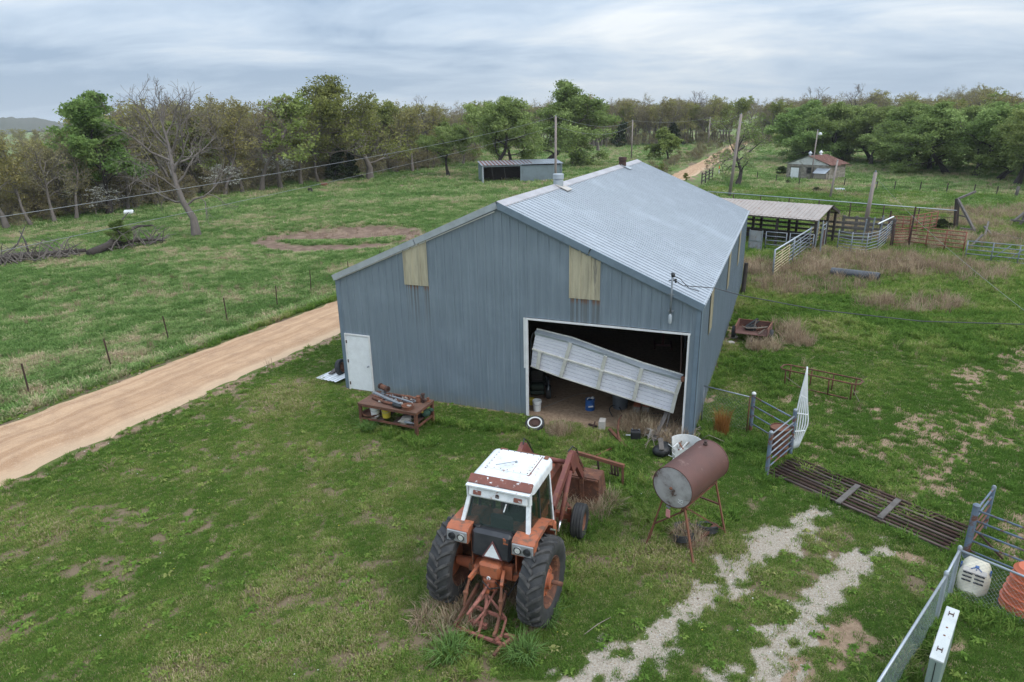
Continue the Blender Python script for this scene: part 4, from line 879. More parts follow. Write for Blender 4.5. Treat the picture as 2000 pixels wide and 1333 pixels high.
def battery(p):
    t = thing('car_battery', 'black car battery on the grass beside the cinder block', 'battery', p, BYAW + .25)
    mb = MB(); mb.bbox((0, 0, .12), (.3, .2, .24), .01); part('case', mb, M['black'], t); mb = MB(); mb.bbox((0, 0, .255), (.3, .2, .03), .01); mb.box((0, .0, .28), (.2, .03, .03)); part('top_cover', mb, M['tank_black'], t)
    for s in (-1, 1): mb = MB(); mb.lathe([(.018, 0), (.015, .04), (0, .04)], (s * .1, .06, .27), n=8); part('terminal', mb, M['grey_steel'], t)
battery(at(1241, 857))
mb = MB(); mb.tube([(0, 0, .03), (.1, .04, .03), (.2, .08, .04)], .025, 6); solo('white_tube', mb, M['white_plastic'], 'small white tube lying left of the car battery', 'tube', at(1222, 852), -.5)
def cinder(p, rz, label, rot=None):
    mb = MB(); l, w, h, tt = .4, .2, .2, .035
    mb.box((0, w / 2 - tt / 2, h / 2), (l, tt, h)); mb.box((0, -w / 2 + tt / 2, h / 2), (l, tt, h))
    for x in (-l / 2 + tt / 2, 0, l / 2 - tt / 2): mb.box((x, 0, h / 2 - .001), (tt, w - 2 * tt, h - .002))
    return solo('cinder_block', mb, M['concrete'], label, 'block', p, rz, rot=rot)
p = at(1272, 852); cinder(p + np.array([0, 0, .02]), 0, 'hollow cinder block standing in dry grass left of the leaning planks', rot=(0, -1.2, BYAW + .9))
p = at(1290, 850); cinder(p + np.array([0, 0, .0]), .4 + BYAW, 'broken cinder block half hidden behind the leaning planks')
for k, (a, b, w, lab) in enumerate((((1276, 863), (1320, 770, 1.1), .13, 'longest weathered plank leaning against the fallen door'), ((1298, 852), (1310, 800, .8), .05, 'thin grey pole leaning beside the long plank'), ((1314, 832), (1338, 806, .55), .1, 'short brown plank leaning inside the right jamb'))):
    p = at(*a); q = at(b[0], b[1], b[2]); mb = MB(); mb.bar((0, 0, .02), q - p, w, .035); solo('leaning_plank', mb, M['old_wood'] if k < 2 else M['dark_wood'], lab, 'plank', p, group='planks leaning at the doorway')
# cut white drum with debris
p = at(1338, 900); t = thing('white_tub', 'white plastic tub cut open and full of rubbish behind the rusty tank', 'tub', p, .2)
mb = MB(); mb.lathe([(.40, 0), (.44, .5), (.45, .62), (.43, .62), (.39, .03), (0, .03)], n=22, arc=(-.6, 3.9)); part('shell', mb, M['white_plastic'], t, 40)
mb = MB(); mb.grid([[(-.48, -.38, 0), (-.3, -.45, 0)], [(-.52, -.36, .55), (-.3, -.46, .62)]]); mb.grid([[(-.48, -.37, 0), (-.3, -.44, 0)], [(-.52, -.35, .55), (-.3, -.45, .62)]]); part('flap', mb, M['white_plastic'], t)
mb = MB(); rs = random.Random(8)
for k in range(46):
    x, y, a = rs.uniform(-.3, .3), rs.uniform(-.35, .2), rs.uniform(0, 6.28); l = rs.uniform(.1, .4); mb.cur = rs.choice((0, 1, 2, 2)); mb.bar((x, y, rs.uniform(.1, .4)), (x + l * math.cos(a), y + l * math.sin(a), rs.uniform(.1, .5)), rs.uniform(.01, .05), rs.uniform(.01, .04))
o = part('rubbish', mb, [M['pale_wood'], M['rust_bright'], M['white_plastic']], t, kind='stuff')
t = thing('bin_bag', 'black bin bag with a broken board on it, left of the white tub', 'bag', at(1292, 890), .3)
mb = MB(); mb.sphere((0, 0, .16), .3, 10, 6, sc=(1, .8, .6)); mb.sphere((.15, .1, .22), .2, 9, 6, sc=(1, 1, .7)); part('bag', mb, M['black'], t, True)
mb = MB(); mb.bar((-.12, -.2, .3), (.08, .25, .42), .14, .03); solo('broken_board', mb, M['old_wood'], 'short broken board lying across the black bin bag', 'board', at(1292, 890), .3)
mb = MB(); rs = random.Random(18)
for k in range(46):
    a = rs.uniform(0, 6.28); x, y = rs.gauss(0, .45), rs.gauss(0, .3); l = rs.uniform(.3, .9); h = rs.uniform(.05, .4)
    mb.tube([(x, y, .03), (x + l * .5 * math.cos(a), y + l * .5 * math.sin(a), h), (x + l * math.cos(a + .5), y + l * math.sin(a + .5), rs.uniform(.02, h))], .009, 4)
o = solo('dead_branches', mb, M['pale_wood'], 'tangle of dead twigs and vines at the right foot of the doorway', 'branches', at(1318, 858)); o['kind'] = 'stuff'
# rusty hooked implement in the grass
t = thing('drag_hook', 'rusty iron drag bar with a curved hook in the grass before the doorway', 'implement', (0, 0, 0))
a, b, c_ = at(1190, 845), at(1226, 882), at(1165, 893)
mb = MB(); mb.bar(a + [0, 0, .12], b + [0, 0, .1], .1, .05); part('bar', mb, M['rust'], t)
mb = MB(); mb.tube([at(1209, 866) + [0, 0, .1], at(1206, 852) + [0, 0, .2], at(1208, 838) + [0, 0, .3], at(1214, 830) + [0, 0, .35]], [.04, .035, .03, .02], 6); part('hook', mb, M['rust'], t, True)
mb = MB(); mb.bar(at(1216, 868) + [0, 0, .06], c_ + [0, 0, .05], .04, .03); part('side_rod', mb, M['rust_bright'], t)
mb = MB(); mb.bar(at(1150, 832) + [0, 0, .06], at(1165, 838) + [0, 0, .08], .06, .05); mb.bar(at(1162, 830) + [0, 0, .1], at(1158, 840) + [0, 0, .06], .04, .04); part('clevis', mb, M['rust_dark'], t)
# bar with teeth beyond the bucket
t = thing('tool_bar', 'long rusty tool bar on two short legs beyond the loader bucket', 'implement', (0, 0, 0))
a, b = at(1125, 884, .62), at(1219, 911, .62); mb = MB(); mb.bar(a, b, .09, .09); part('beam', mb, M['rust_bright'], t)
for f, nm in ((.97, 'leg'), (.03, 'leg')): q = a + (b - a) * f; mb = MB(); mb.bar(q, [q[0] + .02, q[1], float(gz(q[0], q[1]))], .06, .06); part(nm, mb, M['rust'], t)
for f in (.46, .74, .8, .86): q = a + (b - a) * f; mb = MB(); mb.tube([q, q + [0.02, -.05, -.22], q + [0.05, .06, -.38], q + [.0, .16, -.42]], .03, 5); part('tine', mb, M['rust_dark'], t, True)
mb = MB(); q = at(1035, 880, .9); mb.bar(q + [0, 0, -.3], q + [-.18, .55, -.2], .05, .05); mb.bar(q + [-.05, .1, -.3], q + [-.05, .25, -.85], .05, .04); part('lever', mb, M['rust'], t)
# inside the doorway
t = thing('dirt_mower', 'dark green riding mower parked just inside the left door jamb', 'mower', at(1050, 775) + np.array([.0, .35, 0]), BYAW + .35); t.name = 'riding_mower'
mb = MB(); mb.bbox((0, .35, .55), (.62, .9, .35), .08); mb.bbox((0, -.45, .5), (.5, .6, .2), .05); mb.bbox((0, 0, .3), (.5, 1.5, .14), .04); part('body', mb, weathered('mower_green', (.02, .035, .025), (.015, .02, .018), .5, 6, .5), t, 40)
mb = MB(); mb.bbox((0, -.42, .72), (.45, .4, .14), .05); mb.bbox((0, -.62, .95), (.45, .1, .4), .04); part('seat', mb, M['black'], t, 40)
mb = MB(); mb.tube([(.14 * math.cos(k), .02 + .05 * math.sin(k), .95 + .13 * math.sin(k)) for k in np.linspace(0, 6.283, 15)[:-1]], .014, 5, closed=True); mb.tube([(0, .1, .7), (0, .02, .95)], .02, 6); part('steering_wheel', mb, M['black'], t)
for x, y, R in ((-.36, .6, .19), (.36, .6, .19), (-.4, -.5, .25), (.4, -.5, .25)):
    s = 1 if x > 0 else -1
    mb = MB(); mb.lathe([(R * .5, -.08), (R * .9, -.09), (R, -.05), (R, .05), (R * .9, .09), (R * .5, .08)], (x, y, R), (s, 0, 0), 18); w = part('wheel', mb, M['rubber'], t, 40)
    mb = MB(); mb.lathe([(R * .52, -.05), (R * .52, .07), (R * .4, .03), (0, .03)], (x, y, R), (s, 0, 0), 14); part('rim', mb, M['grey_steel'], w, 40)
for s in (-1, 1): mb = MB(); mb.tube([(s * .38, -.85, .45), (s * .4, -.8, .56), (s * .4, -.3, .58), (s * .36, .1, .38), (s * .34, .35, .36)], .025, 5); part('mudguard_edge', mb, M['grey_steel'], t)
bucket('plastic_bucket', 'dirty white bucket inside the left jamb of the overhead doorway', at(1049, 802), M['white_plastic'], None, r=.15, h=.38)
mb = MB(); mb.lathe([(.09, 0), (.12, .2), (.11, .22), (0, .22)], n=12); solo('yellow_can', mb, M['yellow_plastic'], 'small yellow can behind the white bucket at the left jamb', 'can', at(1038, 790))
p = at(1152, 800); t = thing('blue_drum', 'small blue oil drum on the dirt floor in the doorway', 'drum', p, .2)
mb = MB(); mb.lathe([(.16, 0), (.165, .02), (.155, .03), (.155, .16), (.162, .17), (.155, .18), (.155, .34), (.165, .36), (.165, .385), (.15, .385), (.15, .36), (0, .36)], n=22); part('body', mb, M['blue_plastic'], t, 40)
mb = MB(); mb.box((-.02, -.158, .17), (.17, .012, .045)); part('white_label', mb, M['white_plastic'], t)
mb = MB(); mb.lathe([(.05, 0), (.05, .06), (0, .06)], (.08, 0, .4), (.4, -.3, .8), 10); mb.tube([(-.1, .02, .36), (-.05, 0, .43), (.05, 0, .4)], .015, 5); part('spout_and_cup', mb, M['white_plastic'], t)
p = at(1211, 796); t = thing('dustbin', 'grey galvanised dustbin under the fallen overhead door', 'bin', p)
mb = MB(); mb.lathe([(.24, 0), (.25, .03), (.29, .72), (.305, .73), (.305, .76), (.28, .76), (.23, .04), (0, .04)], n=24); part('body', mb, weathered('dull_zinc', (.13, .15, .17), (.09, .1, .12), .6, 4, .5, .3), t, 40)
for k in range(2): mb = MB(); s = 1 if k else -1; mb.tube([(s * .28, -.05, .5), (s * .34, 0, .52), (s * .28, .05, .5)], .012, 5); part('handle', mb, M['grey_steel'], t)
for k, (u, lab) in enumerate(((1243, 'left of the pair of orange wheel ramps inside the doorway'), (1261, 'right of the pair of orange wheel ramps inside the doorway'))):
    p = at(u, 806); t = thing('wheel_ramp', lab, 'ramp', p, BYAW + .05, 'orange wheel ramps')
    mb = MB(); mb.prism([(0, .2), (0, .24), (.75, .45), (.75, .38)], -.12, .12, ((0, 1, 0), (0, 0, 1), (1, 0, 0))); part('deck', mb, weathered('ramp_orange', (.33, .11, .06), (.22, .08, .05), .6, 6, .6), t)
    for s in (-1, 1): mb = MB(); mb.bar((s * .1, .72, .02), (s * .1, .72, .4), .03, .03); part('leg', mb, M['rust'], t)
    mb = MB(); mb.bbox((0, .02, .1), (.24, .19, .2), .008); solo('footing_block', mb, M['concrete'], 'grey concrete block under the front of the ' + ('left' if k == 0 else 'right') + ' orange ramp', 'block', p, BYAW + .05)
def coil(pts, r, label, n='hose', z=.03):
    P = [at(u, v) + np.array([0, 0, h]) for u, v, h in pts]; Q = []
    for i in range(len(P) - 1):
        for t_ in (0, .33, .66): 
            p0, p1, p2, p3 = P[max(i - 1, 0)], P[i], P[i + 1], P[min(i + 2, len(P) - 1)]
            Q.append(.5 * (2 * p1 + (p2 - p0) * t_ + (2 * p0 - 5 * p1 + 4 * p2 - p3) * t_ ** 2 + (3 * p1 - p0 - 3 * p2 + p3) * t_ ** 3))
    Q.append(P[-1]); mb = MB(); mb.tube(Q, r, 6); return solo(n, mb, M['black'], label, n, smooth=True)
coil([(1196, 815, .03), (1190, 806, .1), (1196, 800, .14), (1208, 801, .12), (1214, 806, .03)], .018, 'black hose hooped on the dirt in front of the dustbin')
coil([(1238, 812, .04), (1262, 818, .06), (1290, 816, .05), (1282, 824, .05), (1255, 822, .04), (1242, 816, .06), (1270, 812, .08), (1300, 812, .05)], .02, 'tangled black hose lying by the concrete blocks of the ramps')
coil([(1255, 832, .04), (1280, 828, .04), (1310, 830, .06), (1322, 822, .05)], .016, 'loose black cable along the dry grass at the right of the doorway', 'cable')
coil([(1060, 798, .03), (1085, 788, .02), (1110, 778, .02), (1130, 771, .02), (1160, 768, .02)], .015, 'long pale cord trailing over the dirt floor from the white bucket', 'cord').data.materials[0] = M['pale_wood']
t = thing('engine_hoist', 'dim red engine hoist standing in the dark at the right of the barn', 'hoist', Bg(10.2, 8.4), BYAW + .2)
mb = MB(); mb.bar((0, 0, .1), (0, 0, 1.7), .1, .1); mb.bar((0, 0, 1.65), (.9, -.2, 2.0), .09, .09); mb.bar((-.35, -.5, .1), (-.35, .5, .1), .07, .07); mb.bar((.35, -.5, .1), (.35, .5, .1), .07, .07); mb.bar((-.35, 0, .1), (.35, 0, .1), .08, .08); part('frame', mb, M['loader_red'], t)
mb = MB(); mb.tube([(0, 0, .7), (.4, -.09, 1.75)], .05, 8); part('ram', mb, M['grey_steel'], t)
t = thing('storage_shelf', 'shadowy steel shelf with boxes against the right inside of the barn', 'shelf', Bg(11.6, 9.5), BYAW)
for x in (-.5, .5):
    for y in (-.9, .9): mb = MB(); mb.box((x, y, 1), (.05, .05, 2)); part('upright', mb, M['grey_steel'], t)
for z in (.3, 1.0, 1.7): mb = MB(); mb.box((0, 0, z), (1.0, 1.8, .04)); part('shelf_board', mb, M['pale_wood'], t)
# ------------- fuel tank on its stand
P0, P1 = B(12.83, -6.01, 1.75), B(13.44, -4.41, 1.75); gzt = float(gz(P0[0], P0[1])); L_ = float(np.linalg.norm(P1 - P0)); dv = (P1 - P0) / L_; az = math.atan2(dv[1], dv[0])
def tank_shell_mat():
    m = weathered('tank_brown', (.115, .05, .04), (.085, .042, .035), .7, 2.2, .6, rust=(.2, .12, .1), rust_amt=.1, rust_scale=2.5); return m
tank = thing('fuel_tank', 'rusty brown cylindrical fuel tank lying on a tall four-legged stand', 'tank', (P0[0], P0[1], gzt), az)
TZc = 1.75 - gzt
mb = MB(); mb.lathe([(.468, 0), (.485, 0), (.485, .02), (.475, .025), (.475, L_ - .025), (.485, L_ - .02), (.485, L_), (.465, L_)], (0, 0, TZc), (1, 0, 0), 40); part('shell', mb, tank_shell_mat(), tank, 40)
endm = weathered('tank_end_grey', (.42, .41, .41), (.22, .205, .2), .9, 3.0, .5, .2, rust=(.1, .06, .05), rust_amt=.2, rust_scale=3)
for x, s in ((.012, -1), (L_ - .012, 1)):
    mb = MB(); mb.lathe([(.47, 0), (.3, .012), (0, .018)], (x, 0, TZc), (s, 0, 0), 40); e = part('end_plate', mb, endm, tank, 40)
    mb = MB(); mb.lathe([(.035, 0), (.035, .03), (.02, .045), (0, .045)], (x + s * .015, .02, TZc - .02), (s, 0, 0), 10); part('plug', mb, M['rust_bright'], e, 40)
    if s < 0:       # painted squiggle low on the end plate
        mb = MB(); yy, zz = -.22, TZc - .27
        for a, b in (((-.05, .06), (-.01, .02)), ((-.01, .02), (-.06, -.02)), ((-.06, -.02), (.05, -.05)), ((.0, .05), (.05, .06)), ((.05, .06), (.06, .0)), ((.06, .0), (.01, .0)), ((.01, .0), (.0, .05))): mb.bar((x - .022, yy - a[0], zz + a[1]), (x - .022, yy - b[0], zz + b[1]), .008, .006)
        part('chalk_mark', mb, M['white_plastic'], e)
mb = MB(); mb.lathe([(.05, 0), (.05, .05), (.03, .06), (.03, .1), (.05, .11), (0, .13)], (L_ - .28, 0, TZc + .465), n=10); part('filler_cap', mb, M['rust_dark'], tank, 40)
mb = MB(); mb.tube([(.1, .1, TZc - .48), (.08, .1, TZc - .6)], .02, 6); mb.tube([(.08, .06, TZc - .56), (.08, .16, TZc - .56)], .02, 6); part('drain_cock', mb, M['grey_steel'], tank)
mb = MB(); mb.bbox((.07, .1, TZc - .72), (.03, .11, .2), .012); part('tag', mb, weathered('faded_pink', (.62, .27, .27), (.5, .2, .2), .5, 8, .6), tank, label='faded pink plate hanging from the drain cock')
for x, y in ((.1, .33), (.12, -.33), (L_ - .15, -.33), (L_ - .15, .33)):
    mb = MB(); sx = -1 if x < 1 else 1; sy = 1 if y > 0 else -1
    mb.bar((x, y * .75, TZc - .37), (x + sx * .05, y + sy * .27, .0), .055, .03); part('stand_leg', mb, M['rust_bright'], tank)
for a, b in (((.12, -.3, TZc - .44), (L_ - .11, -.57, .12)), ((.1, .4, .8), (.14, .58, .12)), ((.08, .45, .6), (.15, -.3, TZc - .5)), ((L_ - .12, -.42, .75), (L_ - .12, .42, .75)), ((.1, .28, TZc - .44), (L_ - .12, .28, TZc - .44)), ((.1, -.28, TZc - .44), (L_ - .12, -.28, TZc - .44)), ((.1, .2, TZc - .45), (.1, -.26, TZc - .45))): mb = MB(); mb.bar(a, b, .045, .03); part('brace', mb, M['rust'], tank)
rs = random.Random(2)
t = thing('scrap_heap', 'dark heap of old tyres and iron under the tank stand', 'scrap', B(13.15, -5.1, float(gz(*B(13.15, -5.1)[:2]))), az)
for k, (x, y, r) in enumerate(((.1, .1, .3), (.45, -.25, .26), (-.3, -.05, .24))): mb = MB(); mb.lathe([(r * .6, -.06), (r, -.07), (r, .07), (r * .6, .06)], (x, y, .1 + .03 * k), (.2, .15 * k, 1), 18); part('old_tyre', mb, M['rubber'], t, 40)
mb = MB(); mb.bar((-.5, -.3, .1), (.6, -.4, .2), .08, .05); part('iron_bar', mb, M['rust'], t); mb = MB(); mb.bar((-.3, .3, .1), (.4, .2, .18), .05, .05); part('iron_bar', mb, M['rust'], t)
# ------------- pipe fence, gate panels, cattle guard
def post(par, p, h, r=.055, mk='blue_steel', cap='grey_steel', nm='post', tilt=(0, 0)):
    mb = MB(); q = (p[0] + tilt[0], p[1] + tilt[1], p[2] + h); mb.tube([(p[0], p[1], p[2] - .02), q], r, 10); o = part(nm, mb, M[mk], par, 40)
    if cap: mb = MB(); mb.lathe([(r * 1.08, -.03), (r * 1.1, .01), (r * .6, .04), (0, .045)], q, n=10); part('post_cap', mb, M[cap], o, 40)
    return o
pf = thing('pipe_fence', 'blue-grey pipe fence with a corner post at the left end of the cattle guard', 'fence', (0, 0, 0))
pA, pB, pC, pD = at(1465, 842), at(1497, 928), at(1543, 888), at(1396, 800)
post(pf, pA, 1.28, .06, cap='white_plastic'); post(pf, pB, 1.3, .055); post(pf, pC, 1.42, .055)
for k in range(4): z = 1.15 - k * .3; mb = MB(); mb.tube([pA + [0, 0, z + .02], pC + [0, 0, z]], .022, 6); part('rail', mb, M['blue_steel'], pf, True)
for k in range(6): z = 1.22 - k * .2; mb = MB(); mb.tube([pB + [0, 0, z], pC + [0, 0, z + .02]], .022, 6); part('rail', mb, M['grey_steel'] if k < 4 else M['blue_steel'], pf, True)
for z in (.95, .5): mb = MB(); mb.tube([pC + [-.07, -.05, z], pC + [.08, .03, z]], .03, 6); part('hinge', mb, M['blue_steel'], pf)
def chain_mesh(p, q, h, z0=0.05, pitch=.09, r=.0014):
    """woven diagonals between p and q"""
    p = np.asarray(p, float); q = np.asarray(q, float); L = np.linalg.norm((q - p)[:2]); mb = MB(); s = -h
    while s < L:
        for sg in (1, -1):
            a, b = (s, s + h) if sg > 0 else (s + h, s); z_a, z_b = z0, z0 + h
            aa, bb = a, b; za, zb = z_a, z_b
            pts = []
            for (x, z) in ((a, z_a), (b, z_b)): pts.append([x, z])
            (x0, w0), (x1, w1) = pts
            def cl(x, z, X, Z):
                if x < 0: f = (0 - x) / (X - x); return 0, z + (Z - z) * f
                if x > L: f = (L - x) / (X - x); return L, z + (Z - z) * f
                return x, z
            A = cl(x0, w0, x1, w1); Bq = cl(x1, w1, x0, w0)
            if abs(A[0] - Bq[0]) > .01: 
                P = [p + (q - p) * (A[0] / L) + [0, 0, A[1]], p + (q - p) * (Bq[0] / L) + [0, 0, Bq[1]]]; mb.tube(P, r, 3, cap=False)
        s += pitch
    return mb
gt = thing('mesh_gate', 'low wire-mesh gate with a pipe top rail between barn corner and capped post', 'gate', (0, 0, 0))
g0, g1 = at(1370, 822), at(1458, 845); g0 = g0 * 1.0
mb = MB(); mb.tube([g0 + [0, 0, 1.22], g1 + [0, 0, 1.2]], .022, 8); part('top_rail', mb, M['grey_steel'], gt, True)
for q, mk in ((g0, 'grey_steel'), (g1, 'rust')): mb = MB(); mb.tube([q, q + [0, 0, 1.22]], .022, 8); part('upright', mb, M[mk], gt, True)
mb = chain_mesh(g0, g1, 1.1, .06, .12, .0016); part('wire_mesh', mb, M['grey_steel'], gt, kind='stuff')
wgt = thing('bent_gate', 'bent white tubular gate standing on end behind the blue corner post', 'gate', at(1553, 880)); P = at(1553, 880)
wb = [(-.05, 0, 0), (-.12, .0, .9), (-.06, 0, 1.7), (.06, .02, 2.6)]; wc = [(.12, .12, .02), (.36, .16, .8), (.26, .2, 1.5), (.06, .05, 2.62)]
def interp3(A, n): 
    A = np.array(A, float); t = np.linspace(0, len(A) - 1, n); return np.stack([np.interp(t, np.arange(len(A)), A[:, k]) for k in range(3)], 1)
Ia, Ic = interp3(wb, 14), interp3(wc, 14)
for f in (0, .2, .4, .6, .8, 1): mb = MB(); mb.tube(Ia + (Ic - Ia) * f, .02, 6); part('tube_rail', mb, M['white_paint'], wgt, True)
for i in (0, 3, 6, 9, 12): mb = MB(); mb.tube([Ia[i], Ic[i]], .018, 6); part('cross_bar', mb, M['rust_bright'] if i in (0,) else M['white_paint'], wgt)
p = at(1518, 886); t = thing('rusty_barrel', 'rusty steel barrel behind the corner of the blue pipe fence', 'barrel', p, .3)
mb = MB(); mb.lathe([(.27, 0), (.28, .02), (.27, .04), (.27, .26), (.285, .28), (.27, .3), (.27, .54), (.285, .56), (.27, .58), (.27, .82), (.28, .84), (.28, .86), (.255, .86), (.255, .83), (0, .83)], n=26); part('body', mb, M['rust'], t, 40)
mb = MB(); mb.lathe([(.254, .835), (0, .837)], n=24); part('lid', mb, M['rust_bright'], t); mb = MB(); mb.lathe([(.03, 0), (.03, .02), (0, .02)], (.15, .05, .838), n=8); part('bung', mb, M['rust_dark'], t)
cg = thing('cattle_guard', 'rusty cattle guard of parallel pipes set across the drive', 'cattle guard', (0, 0, 0))
def cgp(a, b, z=0.0): q = CGA + CGD * a + CGN * b; P = B(q[0], q[1]); P[2] = z; return P
zc = float(gz(*cgp(-.4, -.4)[:2]))
for k in range(9):
    b = .07 + k * (CGW - .14) / 8; mb = MB(); gap = rs.uniform(-.04, .04); mb.tube([cgp(-.06 + gap, b, zc + .02), cgp(CGL * .5, b, zc + .015 + rs.uniform(-.015, .01)), cgp(CGL + .06 + gap, b, zc + .02)], .033, 8); part('guard_rail', mb, M['rust_dark'] if k % 3 else weathered('worn_pipe', (.14, .1, .09), (.08, .055, .05), .7, 3, .6, .3), cg, True)
for a in (.1, CGL * .33, CGL * .66, CGL - .1): mb = MB(); mb.bar(cgp(a, 0, zc - .13), cgp(a, CGW, zc - .13), .1, .22); part('cross_beam', mb, M['rust_dark'], cg)
for k, (u0, v0, u1, v1, lab) in enumerate(((1636, 982, 1676, 948, 'left of two grey planks laid across the cattle guard'), (1718, 1012, 1755, 976, 'right of two grey planks laid across the cattle guard'))):
    a, b = at(u0, v0, zc + .08), at(u1, v1, zc + .08); mb = MB(); mb.bar((0, 0, .0), b - a, .13, .04); solo('plank', mb, M['old_wood'], lab, 'plank', a, group='planks on the cattle guard')
rp = thing('pipe_fence', 'blue pipe fence and wing panel at the right end of the cattle guard', 'fence', (0, 0, 0))
r0, r1 = at(1884, 1092), at(1922, 1035); post(rp, r0, 1.36, .07, cap='blue_steel'); post(rp, r1, 1.15, .045)
rd = B(23.6, -6.4, r0[2])
for k in range(5): z = 1.25 - k * .25; mb = MB(); mb.tube([r0 + [0, 0, z], rd + [0, 0, z]], .022, 6); part('rail', mb, M['blue_steel'], rp, True)
post(rp, rd, 1.4, .06)
for k in range(5): z = 1.22 - k * .24; mb = MB(); mb.tube([r0 + [0, 0, z], r1 + [0, 0, z * .92]], .022, 6); part('wing_rail', mb, M['blue_steel'] if k < 2 else M['rust'], rp, True)
mb = MB(); mb.bar(r0 + [.1, .1, .75], r0 + [.8, -.1, .02], .06, .04); part('brace', mb, M['rust_dark'], rp)
cf = thing('chain_link_fence', 'galvanised chain-link fence with pipe top rail in the right foreground', 'fence', (0, 0, 0))
f0, f1, f2 = at(1855, 1160), at(1828, 1213), B(16.2, -10.4); f2[2] = float(gz(f2[0], f2[1])); f3 = B(22.4, -7.4, f0[2])
post(cf, f0, 1.12, .04, 'galv', 'galv'); post(cf, f1, 1.12, .04, 'galv', 'galv'); post(cf, f2, 1.1, .04, 'galv', 'galv')
for a, b in ((f0, f1), (f1, f2), (f0, f3)):
    mb = MB(); mb.tube([a + [0, 0, 1.06], b + [0, 0, 1.06]], .024, 8); part('top_rail', mb, M['galv'], cf, True)
    part('chain_mesh', chain_mesh(a, b, 1.0, .04, .09, .0014), M['galv'], cf, kind='stuff')
# white moulded shell, orange drum, metal box
C0 = at(1893, 1140) ; t = thing('plastic_shell', 'cream plastic cowling with blue claw marks lying behind the chain-link fence', 'cowling', C0 + np.array([.12, .06, 0]), BYAW - 1.9)
mb = MB(); rows = []
for i, f in enumerate(np.linspace(0, 1, 13)):
    x = (f - .5) * 1.12; wd = .29 * (1 - abs(2 * f - 1) ** 4 * .55); hh = .44 * (1 - abs(2 * f - .9) ** 3.2 * .6); r = []
    for a in np.linspace(0, math.pi, 13):
        cs, sn = math.cos(a), math.sin(a); r.append((x, math.copysign(abs(cs) ** .55, cs) * wd * (1 - .15 * sn), max(0, sn) ** .55 * hh))
    rows.append(r)
mb.grid(rows)
for row in (rows[0], rows[-1]): mb.add(row, [tuple(range(len(row)))])
cream = weathered('cream_plastic', (.58, .54, .43), (.42, .39, .31), .7, 5, .5); sh = part('shell', mb, cream, t, 50)
for k in range(3):
    for s in (-.5, .5): mb = MB(); mb.bbox((.36 + k * .065, s * .21, .385 - k * .05), (.03, .17, .035), .008); part('vent_slot', mb, M['black'], sh)
for s in (-1, 1):
    mb = MB()
    for d in (-.3, 0, .3): mb.bar((.02, s * .262, .28), (.02 + math.sin(d) * .15, s * .258, .28 + math.cos(d) * .1), .03, .012)
    mb.bbox((.02, s * .262, .26), (.07, .012, .07), .004); part('blue_mark', mb, M['blue_plastic'], sh)
mb = MB()
for d in (-.3, 0, .3): mb.bar((.12, .02, .437), (.22 + .02, .02 + d * .3, .43), .012, .025)
mb.bbox((.1, .02, .44), (.06, .07, .012), .004); part('blue_mark', mb, M['blue_plastic'], sh)
mb = MB(); mb.bbox((.26, 0, .405), (.14, .42, .02), .006, R=np.array(Matrix.Rotation(.25, 3, 'Y'))); part('grey_patch', mb, M['concrete'], sh)
P = at(1995, 1190); t = thing('orange_drum', 'tapered orange plastic drum with ribs behind the chain-link fence', 'drum', P, .1)
mb = MB(); prof = [(.4, 0), (.41, .03)]
for k in range(5): z = .06 + k * .17; r = .39 - k * .028; prof += [(r, z), (r - .012, z + .12), (r + .012, z + .135), (r + .012, z + .16)]
prof += [(.25, .93), (.22, .97), (0, .97)]; mb.lathe(prof, n=26); part('body', mb, weathered('orange_plastic', (.5, .12, .05), (.4, .09, .04), .5, 4, .5), t, 40)
mb = MB(); mb.lathe([(.42, 0), (.42, .05), (.3, .06)], n=26); part('base', mb, M['black'], t)
q0 = B(18.02, -7.15, 0); q1 = B(17.53, -8.62, 0); ax_ = (q1 - q0); ln = float(np.linalg.norm(ax_)); az_ = math.atan2(ax_[1], ax_[0]); zz = float(gz(*q0[:2]))
t = thing('metal_box', 'long pale aluminium tool box on its side by the chain-link fence', 'tool box', (q0[0], q0[1], zz), az_)
mb = MB(); mb.bbox((ln / 2, 0, .52), (ln, .19, .98), .012); part('body', mb, weathered('box_green_grey', (.3, .37, .35), (.22, .28, .27), .5, 3, .45, .3), t)
mb = MB(); mb.bbox((ln / 2, 0, 1.02), (ln + .01, .205, .035), .008); ld = part('lid', mb, weathered('box_lid', (.55, .57, .56), (.42, .44, .43), .6, 3, .45, .2, rust=(.28, .14, .08), rust_amt=.02), t)
for x in (.2, ln - .28):
    mb = MB(); 
    for d in (-.035, .035): mb.box((x, d, 1.04), (.13, .012, .012))
    mb.box((x, 0, 1.04), (.03, .06, .01)); part('latch', mb, M['rust_dark'], ld)
for x in (.62, .86): mb = MB(); mb.lathe([(.022, 0), (.012, .01), (0, .012)], (x, 0, 1.037), n=8); part('rust_bolt', mb, M['rust_bright'], ld)
mb = MB(); mb.box((ln + .008, 0, .5), (.008, .012, .95)); part('seam', mb, M['black'], t)
